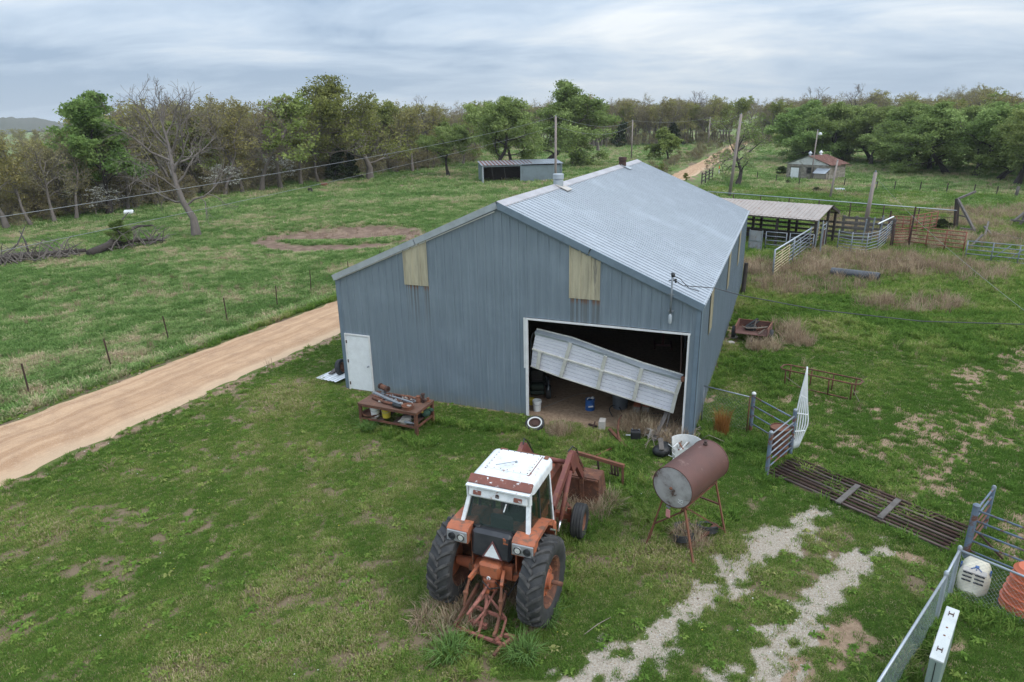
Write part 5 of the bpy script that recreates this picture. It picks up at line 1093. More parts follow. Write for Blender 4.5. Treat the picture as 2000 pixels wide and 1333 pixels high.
# ---------------------------------------------------------------- things beyond the yard
# hay feeder frame
F0, F1 = at(1530, 748), at(1668, 780); fd = F1 - F0; L_ = float(np.linalg.norm(fd[:2])); az = math.atan2(fd[1], fd[0])
t = thing('bunk_feeder', 'empty rusty tube frame of a feed bunk lying upright in the grass', 'feeder', F0 * .5 + F1 * .5, az)
hw, zt = .3, .64; X0, X1 = -L_ / 2 - .1, L_ / 2 + .15
loop = [(X0 + .12, -hw), (X1 - .12, -hw), (X1, -hw + .12), (X1, hw - .12), (X1 - .12, hw), (X0 + .12, hw), (X0, hw - .12), (X0, -hw + .12)]
mb = MB(); mb.tube([(x, y, zt) for x, y in loop], .028, 8, closed=True); part('top_loop', mb, M['rust'], t, 50)
for k in range(4):
    for s in (-1, 1): x = X0 + .22 + k * (X1 - X0 - .44) / 3; mb = MB(); mb.tube([(x, s * hw, zt), (x, s * hw * .75, .02)], .026, 6); part('leg', mb, M['rust'], t, True)
mb = MB(); mb.tube([(X0 + .3, -hw * .75, .05), (X1 - .3, -hw * .75, .05)], .025, 6); part('skid', mb, M['rust'], t, True)
mb = MB(); mb.tube([(X0 + .2, -.1, .3), (X0 + .9, -.3, .05)], .012, 4); mb.tube([(X1 - .2, -.1, .35), (X1 + .1, -.4, .1)], .012, 4); part('straw', mb, M['pale_wood'], t)
# small trailer
P = at(1470, 672); t = thing('small_trailer', 'small rusty garden trailer full of junk beside the barn wall', 'trailer', P + np.array([.15, .55, 0]), BYAW - .07)
mb = MB(); w, l, h = 1.3, 1.15, .3; mb.box((0, 0, .4), (w, l, .03))
mb.bar((-w / 2, -l / 2, .55), (-w / 2, l / 2, .58), .03, h); mb.bar((w / 2, -l / 2, .55), (w / 2 + .08, l / 2, .58), .03, h); mb.box((0, l / 2, .56), (w, .03, h)); part('bed', mb, weathered('trailer_rust', (.15, .07, .055), (.1, .052, .043), .7, 4, .8), t)
mb = MB(); mb.bar((-w / 2 - .01, -l / 2, .71), (-w / 2 - .01, l / 2, .74), .05, .03); mb.bar((w / 2, -l / 2, .71), (w / 2 + .08, l / 2, .74), .05, .03); mb.box((0, l / 2, .72), (w, .05, .03)); part('rim', mb, M['rust_bright'], t)
mb = MB(); mb.box((0, 0, .3), (.9, .08, .08)); mb.bar((0, -.2, .32), (.1, -1.2, .2), .06, .06); part('axle', mb, M['rust_dark'], t)
for s in (-1, 1): mb = MB(); mb.lathe([(.1, -.07), (.26, -.08), (.28, -.04), (.28, .04), (.26, .08), (.1, .07)], (s * (w / 2 + .12), 0, .27), (1, 0, 0), 18); part('wheel', mb, M['rubber'], t, 40)
mb = MB(); rs = random.Random(6); mb.cur = 0
mb.bbox((-.1, .1, .52), (.45, .4, .2), .05); mb.bar((-.25, .0, .6), (.12, .45, .85), .1, .05); mb.bar((-.1, -.1, .6), (.2, .3, .8), .05, .04)
mb.cur = 1; mb.tube([(-.45, -.1, .6), (-.2, -.25, .58), (.2, -.2, .62), (.6, .0, .66)], .025, 5); mb.tube([(.3, -.5, .44), (.5, -.2, .6)], .02, 5); mb.bar((.05, -.1, .45), (.1, .1, .9), .03, .03)
mb.cur = 2
for k in range(14): x, y = rs.uniform(-.5, .5), rs.uniform(-.1, .5); mb.bar((x, y, .45), (x + rs.uniform(-.3, .3), y + rs.uniform(-.2, .2), .5 + rs.random() * .2), .05, .04)
o = solo('trailer_junk', mb, [M['black'], M['pale_wood'], M['rust']], 'black and rusty junk with a pale bent branch in the trailer bed', 'junk', P + np.array([.15, .55, 0]), BYAW - .07); o['kind'] = 'stuff'
solo('paving_slab', MB().bbox((0, 0, .04), (.3, .25, .08), .01), M['concrete'], 'small pale slab on the grass between barn wall and trailer', 'slab', at(1426, 671), .2)
solo('white_stone', MB().sphere((0, 0, .08), .12, 8, 5, sc=(1.3, 1, .7)), M['concrete'], 'pale rock by the left wheel of the trailer', 'rock', at(1434, 662), .2)
a, b = at(1622, 541), at(1716, 552); mb = MB(); d = b - a; mb.lathe([(.24, 0), (.3, 0), (.31, .05)] + [(.3 + .012 * (k % 2), .1 + k * .1) for k in range(int(np.linalg.norm(d) * 10) - 1)] + [(.3, float(np.linalg.norm(d))), (.24, float(np.linalg.norm(d)))], (0, 0, .27), d, 20)
solo('culvert_pipe', mb, weathered('black_pipe', (.03, .034, .042), (.07, .075, .085), .7, 2, .4), 'black plastic culvert pipe lying in dry weeds', 'pipe', a, smooth=40)
p = at(1450, 576); mb = MB(); mb.tube([(0, 0, -.1), (.06, .05, 1.0), (.08, .06, 1.75)], [.13, .12, .11], 9); solo('wooden_post', mb, M['dark_wood'], 'dark leaning timber post behind the far corner of the barn', 'post', p, smooth=40)
# open cattle shed with beige roof
e0, e1 = B(12.11, 34.27), B(16.71, 32.51); sd = (e1 - e0)[:2] / np.linalg.norm((e1 - e0)[:2]); saz = math.atan2(sd[1], sd[0])
g_ = float(gz(e1[0], e1[1]))
sh = thing('cattle_shed', 'open-sided cattle shed with a beige ribbed roof and plank pens', 'shed', (e1[0], e1[1], g_), saz)   # origin: front right roof corner on the ground, x runs left negative
SL, SD, ze, zr = 8.6, 2.55, 2.25 - g_, 3.0 - g_
M['beige_roof'] = weathered('beige_roofing', (.36, .31, .28), (.28, .24, .215), .8, 1.5, .5, rust=(.26, .17, .13), rust_amt=.15)
nr = 14; w_ = SL / nr; s1 = math.hypot(SD, zr - ze)
for k in range(nr):
    x0 = -SL + k * w_
    part('roof_panel', sheet((x0, SD, zr), (1, 0, 0), (0, -SD / s1, -(zr - ze) / s1), rib_profile(w_, .31, .03, 0), lambda x: 0.0, lambda x: s1 + .1, (0, -(zr - ze) / s1, SD / s1)), M['beige_roof'], sh)
    part('roof_panel', sheet((x0, SD, zr), (1, 0, 0), (0, .943, -.33), rib_profile(w_, .31, .03, 0), lambda x: 0.0, lambda x: 1.9, (0, .33, .943)), M['beige_roof'], sh)
mb = MB(); mb.box((-SL / 2, .12, ze - .06), (SL, .05, .2)); mb.box((-SL / 2, SD + 1.6, ze + .05), (SL, .05, .15)); mb.bar((-.12, .1, ze - .05), (-.12, SD, zr - .08), .05, .15); mb.bar((-.12, SD, zr - .08), (-.12, SD + 1.75, ze - .02), .05, .15); part('fascia', mb, M['pale_wood'], sh)
mb = MB(); mb.bar((-.02, SD + .1, zr - .12), (-.02, SD + 1.75, zr - .7), .03, .2); part('barge_board', mb, M['dark_wood'], sh)
for x in (-.25, -3.0, -5.8, -8.4):
    for y, top in ((.25, ze - .1), (SD, zr - .15), (SD + 1.55, ze + .1)): mb = MB(); mb.box((x, y, top / 2), (.16, .16, top)); part('post', mb, M['dark_wood'], sh)
for z in (.55, .9, 1.25, 1.6):
    mb = MB(); mb.box((-SL / 2 + 1.2, SD + 1.62, z), (SL + 2.4, .05, .17)); part('back_rail', mb, M['old_wood'], sh)
for z in (.35, .7): mb = MB(); mb.box((-4.2, SD - .1, z), (6.5, .05, .32)); part('wall_plank', mb, M['dark_wood'], sh)
# pen rails and gates
def panel(name, label, a, b, h, n, mat, r=.022, uprights=2, z0=.15, post_mat=None, group=None, cat='panel'):
    t = thing(name, label, cat, (0, 0, 0), group=group); a = np.asarray(a, float); b = np.asarray(b, float); sag = 0
    for k in range(n): z = z0 + (h - z0) * k / (n - 1); mb = MB(); mb.tube([a + [0, 0, z], b + [0, 0, z]], r, 6); part('rail', mb, mat, t, True)
    for k in range(uprights): f = k / (uprights - 1); q = a + (b - a) * f; mb = MB(); mb.tube([q + [0, 0, z0 - .1], q + [0, 0, h + .02]], r * 1.15, 6); part('upright', mb, post_mat or mat, t, True)
    return t
M['yellow_gate'] = weathered('yellowed_gate', (.5, .44, .25), (.35, .27, .16), .7, 6, .6, rust=(.2, .09, .05), rust_amt=.25)
M['red_gate'] = weathered('rusty_red_gate', (.26, .085, .05), (.18, .07, .05), .7, 6, .7)
ga, gb, gc, gd = at(1508, 546), at(1538, 522), at(1579, 490), at(1596, 478)
panel('pen_panel', 'yellowed rusty pen panel nearest the barn, first of the chute', ga, gb, 1.45, 8, M['yellow_gate'], .03, 3, .2)
panel('pen_panel', 'grey pipe pen panel in the middle of the chute', gb, gc, 1.35, 6, M['grey_steel'], .028, 3)
panel('pen_panel', 'yellow pen panel at the far end of the chute by the shed', gc, gd, 1.5, 7, M['yellow_gate'], .03, 3)
t = thing('chute_rail', 'pale top pipe on grey posts running along the chute', 'rail', (0, 0, 0)); mb = MB(); mb.tube([ga + [0, 0, 1.75], gc + [.2, 0, 1.72]], .05, 8); part('top_pipe', mb, M['galv'], t, True)
for q in (ga, ga + (gc - ga) * .5, gc): mb = MB(); mb.tube([q, q + [0, 0, 1.76]], .055, 8); part('post', mb, M['grey_steel'], t, True)
# shed front pens
sA, sB, sC = at(1462, 489), at(1533, 493), at(1592, 498)
panel('shed_gate', 'grey barred gate across the left bay of the cattle shed', sA + [1.1, -.2, 0], sB, 1.35, 5, M['grey_steel'], .03, 2, group=None)
panel('shed_gate', 'grey barred gate across the right bay of the cattle shed', sB + [.25, 0, 0], sC + [-.1, .3, 0], 1.35, 5, M['grey_steel'], .03, 2)
t = thing('sheeted_gate', 'grey metal sheeted gate with rust at the left of the cattle shed', 'gate', sA, saz); mb = MB()
mb.box((.45, 0, .75), (.9, .04, 1.4)); part('sheet', mb, weathered('rusty_zinc', (.3, .31, .33), (.22, .2, .19), .6, 3, .6, rust=(.2, .1, .06), rust_amt=.15), t); mb = MB(); mb.box((.45, -.03, .75), (.94, .04, .07)); mb.box((0, -.03, .75), (.07, .05, 1.5)); mb.box((.92, -.03, .75), (.07, .05, 1.5)); part('gate_frame', mb, M['grey_steel'], t)
t = thing('rust_sheet_gate', 'rust-red sheeted gate at the right corner of the cattle shed', 'gate', at(1601, 489), math.atan2(.8, .6)); mb = MB(); mb.box((.55, 0, .75), (1.1, .03, 1.2)); part('sheet', mb, M['rust_dark'], t); mb = MB(); mb.tube([(0, 0, 0), (0, 0, 2.1)], .05, 8); mb.tube([(1.1, 0, 0), (1.1, 0, 1.9)], .045, 8); mb.tube([(0, 0, 1.75), (1.1, 0, 1.75)], .035, 6); mb.tube([(0, 0, 1.4), (1.1, 0, 1.4)], .03, 6); part('gate_frame', mb, M['galv'], t)
for k, (x, y, h, lab) in enumerate(((1590, 496, 2.3, 'left of two grey pipe posts at the shed corner'), (1600, 500, 2.0, 'right of two grey pipe posts at the shed corner'))): mb = MB(); mb.tube([(0, 0, 0), (.05, 0, h)], .05, 8); solo('pipe_post', mb, M['grey_steel'], lab, 'post', at(x, y))
# curved crowding panel
t = thing('curved_panel', 'curved grey pipe panel of the crowding pen right of the shed', 'panel', (0, 0, 0))
cpx = [(1634, 492), (1660, 498), (1690, 499), (1712, 493), (1728, 480), (1738, 468)]; cp = [at(*q) for q in cpx]
for k in range(7): z = .2 + k * .21; mb = MB(); mb.tube([q + [0, 0, z + .05 * math.sin(i * 2.0) * (k < 4)] for i, q in enumerate(cp)], .026, 6); part('rail', mb, M['grey_steel'], t, True)
for q in cp: mb = MB(); mb.tube([q, q + [0, 0, 1.55]], .035, 6); part('upright', mb, M['grey_steel'], t, True)
for k, (x, y) in enumerate(((1682, 482), (1698, 478), (1715, 474))): mb = MB(); mb.tube([(0, 0, 0), (.12, 0, 2.0)], .055, 8); solo('grey_pipe_post', mb, M['grey_steel'], ('leftmost', 'middle', 'rightmost')[k] + ' of three tall grey pipe posts behind the curved panel', 'post', at(x, y), group='tall pipe posts of the pen')
t = thing('white_top_bar', 'short white pipe on top of the right end of the curved panel', 'rail', (0, 0, 0)); mb = MB(); mb.tube([cp[3] + [0, .3, 1.95], cp[5] + [0, 0, 1.75]], .05, 6); part('pipe', mb, M['white_paint'], t)
# wooden pen fence behind
t = thing('plank_fence', 'weathered plank fence behind the curved panel', 'fence', (0, 0, 0)); wa, wb_ = at(1643, 462), at(1745, 470)
for z in (.35, .75, 1.15, 1.5): mb = MB(); mb.bar(wa + [0, 0, z], wb_ + [0, 0, z], .05, .17); part('rail', mb, M['old_wood'], t)
for f in (.02, .27, .5, .75, .98): q = wa + (wb_ - wa) * f; mb = MB(); mb.box(q + [0, .12, .8], (.16, .16, 1.7)); part('post', mb, M['old_wood'], t)
ra, rb2, rc = at(1742, 484), at(1772, 483), at(1880, 497)
panel('red_panel', 'short dark red pen panel between two posts beside the plank fence', ra, rb2, 1.35, 7, M['red_gate'], .036, 2, post_mat=M['dark_wood'])
panel('red_panel', 'long rusty red pen panel in front of the brown weeds', rb2, rc, 1.5, 6, M['red_gate'], .037, 4)
rd_, re_ = at(1732, 458), at(1826, 452)
panel('red_panel', 'rusty red pen panel standing farthest back beside the evergreen shrub', at(1774, 462), re_, 1.6, 6, M['red_gate'], .036, 5)
panel('red_panel', 'rusty red pen panel just behind the plank fence', rd_, at(1774, 462), 1.5, 6, M['red_gate'], .036, 4)
for k, (x, y, h) in enumerate(((1774, 484, 2.9), (1738, 486, 1.8), (1732, 462, 2.0))): mb = MB(); mb.tube([(0, 0, 0), (.04, 0, h)], .06, 7); solo('rusty_post', mb, M['rust_dark'], ('tallest rusty post at the joint of the red panels', 'dark post at the left end of the short red panel', 'dark post behind the plank fence')[k], 'post', at(x, y))
t = panel('farm_gate', 'grey-blue tubular farm gate with diagonal braces at the right edge', at(1884, 508), at(2040, 524), 1.25, 5, M['grey_steel'], .034, 4, cat='gate'); q0, q1 = at(1884, 508), at(2040, 524)
for f in (.55, .75): mb = MB(); mb.tube([q0 + (q1 - q0) * (f - .2) + [0, 0, .3], q0 + (q1 - q0) * f + [0, 0, 1.2]], .03, 6); part('brace', mb, M['grey_steel'], t, True)
# long pale top rail behind the shed and its posts
t = thing('pipe_rail_fence', 'long pale pipe rail on thin posts running behind the shed', 'fence', (0, 0, 0)); a, b = B(7, 52.0), at(1862, 450); a[2] = float(gz(*a[:2]))
mb = MB(); mb.tube([a + [0, 0, 2.0], b + [0, 0, 1.6]], .036, 8); part('top_pipe', mb, M['galv'], t, True)
for f in np.linspace(0, 1, 9): q = a + (b - a) * f; mb = MB(); q[2] = float(gz(*q[:2])); mb.tube([q, q + [0, 0, 1.95 - .38 * f]], .05, 6); part('post', mb, M['rust_dark'], t, True)
for z in (.5, 1.0, 1.4): mb = MB(); mb.tube([a + [0, 0, z], b + [0, 0, z]], .02, 5); part('rail', mb, M['rust_dark'], t, True)
# fallen gateway frames at the right
t = thing('broken_gate_frame', 'broken timber gate frame, one beam slanting to the ground', 'frame', (0, 0, 0)); p = at(1866, 448)
def beam(tt, p, q, w=.16, mk='old_wood', nm='beam'): mb = MB(); mb.bar(p, q, w, w); return part(nm, mb, M[mk], tt)
tp = p + [-.3, 0, 2.5]; beam(t, p, tp, .26, 'dark_wood', 'post'); beam(t, tp, at(1905, 458) + [0, 0, .1], .17); beam(t, tp + [.1, 0, .0], tp + [1.9, .8, .45], .15); beam(t, p + [-.1, 0, 1.2], p + [.6, -.3, 1.0], .1)
t = thing('broken_gate_frame', 'collapsed grey beams leaning together at the right edge', 'frame', (0, 0, 0)); p = at(1978, 444); beam(t, p + [0, 0, .5], p + [3.2, 1, 2.6], .18); beam(t, p + [-.3, 0, .6], p + [3.5, -1.6, .2], .15); beam(t, p + [.6, .1, .0], p + [1.2, .4, 1.2], .16)
t = thing('timber_pile', 'grey broken timbers scattered on the bare ground by the frame', 'timber', (0, 0, 0))
for (u0, v0, h0, u1, v1, h1) in ((1874, 456, .4, 1902, 462, .5), (1920, 455, .5, 1940, 466, .1), (1940, 462, .25, 1995, 474, .2), (1895, 485, .05, 1915, 478, .7), (1922, 468, 0, 1926, 456, .9), (1880, 468, .1, 1905, 472, .1), (1905, 476, .2, 1960, 484, .1)): beam(t, at(u0, v0) + [0, 0, h0], at(u1, v1) + [0, 0, h1], .13, nm='timber')
# short wooden gate far along the road
t = thing('wooden_hurdle', 'short dark wooden hurdle standing beside the road beyond the barn', 'hurdle', (0, 0, 0)); a, b = at(1370, 362), at(1391, 350)
for z in (.5, 1.0, 1.4): beam(t, a + [0, 0, z], b + [0, 0, z], .1, 'dark_wood', 'rail')
for f in (0, .33, .66, 1): q = a + (b - a) * f; beam(t, q, q + [0, 0, 1.7], .14, 'dark_wood', 'post')
t = thing('road_marker', 'orange-topped white marker post beside the far road', 'marker', at(1404, 342)); mb = MB(); mb.box((0, 0, .5), (.12, .1, 1)); part('stake', mb, M['white_paint'], t); mb = MB(); mb.box((0, 0, 1.15), (.16, .1, .5)); part('top', mb, weathered('orange_marker', (.6, .14, .03), (.5, .1, .03), .3, 3, .5), t)
# ------------- utility poles and lines
def pole(px, h, label, r=.14, arm=False, lean=(0, 0), mat='pole_wood', lamp=False):
    p = at(*px); t = thing('utility_pole', label, 'pole', p)
    mb = MB(); mb.tube([(0, 0, -.3), (lean[0], lean[1], h)], [r, r * .72], 10); part('pole_shaft', mb, M[mat], t, True)
    mb = MB(); mb.lathe([(.04, 0), (.07, .03), (.05, .07), (.07, .1), (.03, .16), (0, .17)], (lean[0], lean[1], h), n=8)
    mb.lathe([(.04, 0), (.06, .05), (.04, .1)], (lean[0] + .12, lean[1], h - .9), (1, 0, 0), 8); part('insulator', mb, M['grey_steel'], t)
    return t, p + [lean[0], lean[1], h]
M['pole_wood'] = weathered('weathered_pole', (.3, .25, .23), (.2, .165, .15), .7, 3, .9, stretch=(1, 1, .2))
M['wire'] = weathered('line_wire', (.3, .31, .32), (.2, .2, .2), .3, 3, .5, .4)
M['wire_dark'] = weathered('dark_cable', (.05, .05, .055), (.03, .03, .03), .3, 3, .6)
_, w1 = pole((1085, 384), 9.4, 'tall grey utility pole rising behind the barn roof ridge', .17)
_, w2 = pole((1233, 311), 8.3, 'distant utility pole in the far pasture beyond the barn', .17)
_, w3 = pole((1424, 386), 9.3, 'tall brown utility pole right of the barn beside the bare tree', .19, lean=(.6, 0))
_, w4 = pole((1383, 287), 8.0, 'most distant utility pole, small against the woods by the road', .2)
_, w5 = pole((1689, 442), 4.5, 'short stout pole rising from the cattle pens', .19, lean=(.25, 0))
_, w6 = pole((1620, 390), 4.2, 'thin grey pole in the weeds before the stone house', .13, lean=(.35, 0))
t, w7 = pole((1583, 352), 6.9, 'slim light pole with a white yard lamp by the stone house', .1, lean=(.2, 0))
mb = MB(); mb.tube([(.2, 0, 6.5), (.55, 0, 6.6)], .04, 6); part('lamp_arm', mb, M['grey_steel'], t); mb = MB(); mb.lathe([(.1, .25), (.28, .0), (.22, -.15), (0, -.2)], (.6, 0, 6.4), n=10); part('yard_lamp', mb, M['white_paint'], t, True)
def line(label, a, b, sag, r=.018, mat='wire', n=22):
    a = np.asarray(a, float); b = np.asarray(b, float); P = [a + (b - a) * f - np.array([0, 0, sag * 4 * f * (1 - f)]) for f in np.linspace(0, 1, n)]
    mb = MB(); mb.tube(P, r, 5); return solo('overhead_wire', mb, M[mat], label, 'wire', smooth=True)
pA = at(0, 418, 7.0); pB = at(0, 487, 6.0)
line('upper power wire running left from the pole behind the barn', w1, w1 + (pA - w1) * 1.05, .5, .010); line('lower wire running left from the pole behind the barn', w1 - [0, 0, 1.1], (w1 - [0, 0, 1.1]) + (pB - w1 + [0, 0, 1.1]) * 1.05, .35, .008)
line('upper wire between the barn pole and the distant pasture pole', w1, w2, 1.2, .018); line('lower wire between the barn pole and the distant pasture pole', w1 - [0, 0, 1.1], w2 - [0, 0, 1.0], 1.4, .018)
line('upper wire from the distant pasture pole towards the road', w2, w4, .8, .02); line('upper wire between the brown pole and the road pole', w3, w4, 1.0, .018); line('lower wire between the brown pole and the road pole', w3 - [0, 0, 1.5], w4 - [0, 0, 1.0], 1.2, .018)
mast = B(11.74, -.28, 5.05); far_r = at(2000, 634, 4.4)
mid = at(1450, 578, 4.75)
P = [mast, B(12.05, -.4, 4.9), at(1395, 563, 4.95), mid, at(1600, 606, 4.5), at(1800, 628, 4.35), far_r, far_r + (far_r - at(1800, 628, 4.35)) * .6]
mb = MB(); mb.tube(P, .013, 5); solo('service_cable', mb, M['wire_dark'], 'twisted dark service cable from the barn mast sagging off to the right', 'cable', smooth=True)
mb = MB(); mb.tube([B(11.76, -.2, 5.1), B(11.95, -.35, 5.08), B(12.2, -.4, 4.85), B(12.5, -.45, 4.78)], .012, 5); solo('drip_loop', mb, M['wire_dark'], 'thin drip-loop wire beside the mast head', 'wire', smooth=True)
a = w5 - [0, 0, .3]; b = at(2000, 590, 2.6); line('thin wire slanting from the short pen pole across the weeds to the right', a, b + (b - a) * .2, .5, .006)
# ------------- stone milk house
c0, c1 = B(13.94, 93.24), B(19.6, 89.8); hd = (c1 - c0)[:2]; HW = float(np.linalg.norm(hd)); haz = math.atan2(hd[1], hd[0]); g_ = float(gz(*c0[:2]))
hs = thing('stone_house', 'small stone outbuilding with rusty roof, white gable and white door', 'house', (c0[0], c0[1], g_ - .1), haz)
HD, He, Ha = 4.6, 2.15, 3.35
M['stone_a'] = weathered('house_stone', (.27, .24, .205), (.19, .165, .14), .8, 2, .95); M['stone_b'] = weathered('house_stone_pale', (.34, .31, .27), (.24, .21, .18), .8, 2, .95); M['mortar'] = weathered('mortar', (.2, .185, .165), (.15, .14, .125), .6, 3, 1)
mb = MB(); mb.box((HW / 2, HD / 2, He / 2), (HW - .1, HD - .1, He)); part('wall_core', mb, M['mortar'], hs)
rs = random.Random(12); course = .26; holes = ((.7, 2.0, 0, 1.65), (3.35, 4.15, .95, 1.75)); ms = {}
nb = 0
for k in range(8):
    z = .02 + k * course + course / 2; x = -.02 - (.2 if k % 2 else 0)
    while x < HW:
        l = rs.uniform(.32, .55); x0, x1 = max(0, x), min(HW, x + l); x += l
        if x1 - x0 < .1 or any(x0 < b_ and x1 > a_ and z > lo - .1 and z < hi + .1 for a_, b_, lo, hi in holes): continue
        mb = MB(); mb.bbox(((x0 + x1) / 2, .02 - rs.random() * .02, z), (x1 - x0 - .025, .1, course - .025), .012); part('stone', mb, M['stone_a'] if rs.random() < .6 else M['stone_b'], hs); nb += 1
    y = .05
    while y < HD:
        l = rs.uniform(.4, .7); y1 = min(HD, y + l)
        if y1 - y > .15: mb = MB(); mb.bbox((HW - .02 + rs.random() * .02, (y + y1) / 2, z), (.1, y1 - y - .025, course - .025), .012); part('stone', mb, M['stone_a'] if rs.random() < .6 else M['stone_b'], hs)
        y = y1
mb = MB(); mb.prism([(0, He), (HW, He), (HW / 2, Ha)], 0, .06, ((1, 0, 0), (0, 0, 1), (0, -1, 0)), (0, .04, 0)); part('gable_board', mb, weathered('peeling_white', (.62, .62, .62), (.38, .37, .36), .7, 2.5, .8, rust=(.25, .22, .2), rust_amt=.15, rust_scale=2), hs)
mb = MB(); mb.box((1.35, -.03, .83), (1.28, .05, 1.62)); part('door', mb, M['white_paint'], hs)
mb = MB(); mb.box((3.75, .0, 1.35), (.8, .04, .8)); w_ = part('window_opening', mb, M['black'], hs); mb = MB(); mb.box((3.75, -.05, 1.78), (.95, .08, .08)); mb.box((3.75, -.06, .93), (.95, .1, .07)); mb.box((3.31, -.05, 1.35), (.08, .08, .86)); mb.box((4.19, -.05, 1.35), (.08, .08, .86)); mb.box((3.75, -.04, 1.3), (.7, .04, .05)); part('window_frame', mb, M['old_wood'], w_)
sl_ = math.hypot(HW / 2 + .25, Ha - He); n_ = 7; w_ = (HD + .5) / n_
M['rust_roof'] = weathered('rusty_roof_iron', (.24, .115, .085), (.16, .08, .065), .7, 1.5, .75, rust=(.33, .2, .16), rust_amt=.25, rust_scale=2)
for s in (1, -1):
    for k in range(n_): part('roof_panel', sheet((HW / 2, -.25 + k * w_, Ha + .08), (0, 1, 0), (s * (HW / 2 + .25) / sl_, 0, -(Ha - He) / sl_), rib_profile(w_, .2, .03, 0), lambda x: 0.0, lambda x: sl_ + (.15 if k != 2 else .4), (s * (Ha - He) / sl_, 0, (HW / 2 + .25) / sl_)), M['rust_roof'] if s > 0 else M['galv'], hs)
for y in (.3, 3.2):
    mb = MB(); mb.lathe([(.2, -.1), (.16, .25), (.3, .3), (.12, .5), (.1, .6), (0, .62)], (HW / 2, y, Ha + .1), n=10); part('roof_vent', mb, M['white_paint'] if y > 1 else M['galv'], hs, 40)
mb = MB(); mb.bar((HW - 1.3, -.75, 1.35), (HW - 1.3 + .4, .0, 1.95), 2.0, .05, ref=(0, 1, 1)); 
lt = thing('lean_to', 'low lean-to with a pale blue metal roof at the right front of the stone house', 'lean-to', hs.location, haz)
part('roof_panel', sheet((HW - 1.75, .0, 1.75), (1, 0, 0), (-.12, -.8, -.55), rib_profile(2.0, .25, .03, 0), lambda x: 0.0, lambda x: 1.25, (0, -.55, .8)), M['roofing'], lt)
mb = MB(); mb.box((HW - .9, -.45, .55), (1.7, .9, 1.1)); part('stone_base', mb, M['stone_a'], lt)
for x in (HW - 1.8, HW + .1): mb = MB(); mb.box((x, -.95, .55), (.12, .12, 1.1)); part('post', mb, M['old_wood'], lt)
mb = MB(); mb.grid([[(0, 0, .15), (1.5, .2, .1)], [(.2, .8, .45), (1.7, .9, .35)]]); solo('loose_sheet', mb, M['galv'], 'loose pale roofing sheet lying in the grass right of the stone house', 'metal sheet', at(1634, 376), .2); mb = MB(); mb.box((0, 0, .06), (1.1, .3, .1)); solo('pale_board', mb, M['galv'], 'small pale strip lying right of the loose sheet by the stone house', 'board', at(1658, 376), 0)
# ------------- loafing shed in the pasture
l0, l1 = at(943, 358), at(1097, 353); ld_ = (l1 - l0)[:2]; LW = float(np.linalg.norm(ld_)); laz = math.atan2(ld_[1], ld_[0])
ls = thing('loafing_shed', 'low grey metal loafing shed with a rust-striped roof, left half open', 'shed', l0, laz); LD, LH, LB = 4.6, 2.55, 2.95
M['zinc_wall'] = weathered('old_zinc_siding', (.2, .25, .28), (.15, .18, .2), .7, .8, .5, .2); M['zinc_roof'] = weathered('old_zinc_roof', (.36, .4, .45), (.26, .28, .32), .7, .8, .45, .3)
M['rust_strip'] = weathered('rusted_roof_strip', (.2, .075, .05), (.14, .06, .045), .6, 2, .8)
n_ = 22; w_ = (LW + .4) / n_; sl_ = math.hypot(LD + .4, LB - LH)
for k in range(n_):
    x0 = -.2 + k * w_; a_ = (LD + .4) / sl_
    part('roof_panel', sheet((x0, -.25, LH), (1, 0, 0), (0, a_, (LB - LH) / sl_), [(0, .05), (.04, 0), (w_ * .5, 0), (w_ * .52, .04), (w_ * .56, .0), (w_ - .04, 0), (w_, .05)], lambda x: 0.0, lambda x: sl_, (0, -(LB - LH) / sl_, a_)), M['zinc_roof'], ls)
    if k < 14:
        f = 1 if k < 10 else .75
        part('rust_strip', sheet((x0 + w_ * .56, -.25 + (1 - f) * 2, LH + .02 + (1 - f) * .2), (1, 0, 0), (0, a_, (LB - LH) / sl_), [(0, .012), (w_ * (.44 if k < 9 else .25), .012)], lambda x: 0.0, lambda x: sl_ * f, (0, -(LB - LH) / sl_, a_)), M['rust_strip'], ls)
n_ = 8; w_ = LW * .52 / n_
for k in range(n_): part('wall_panel', sheet((LW * .48 + k * w_, 0, 0), (1, 0, 0), (0, 0, 1), rib_profile(w_, .25, .03, 0), lambda x: 0.0, lambda x: LH - .18, (0, -1, 0)), M['zinc_wall'], ls)
for x in (0, LW): mb = MB(); mb.box((x, LD / 2 + .3, LH / 2), (.05, LD - .6, LH)); part('end_wall', mb, M['dark_wood'] if x else M['zinc_wall'], ls)
mb = MB(); mb.box((LW / 2, LD, LB / 2 - .05), (LW, .06, LB - .1)); part('back_wall', mb, M['dark_wood'], ls)
for x in (.05, LW * .48, LW - .05): mb = MB(); mb.box((x, -.04, LH / 2), (.2, .14, LH)); part('post', mb, M['galv'] if x < 1 else M['zinc_wall'], ls)
mb = MB(); mb.box((LW * .24, -.02, LH - .15), (LW * .48, .1, .18)); part('fascia', mb, M['grey_steel'], ls)
for x in (1.9, 3.8): mb = MB(); mb.bar((x, 1.4, 0), (x - .3, 1.5, 2.4), .08, .08); part('inner_post', mb, M['old_wood'], ls)
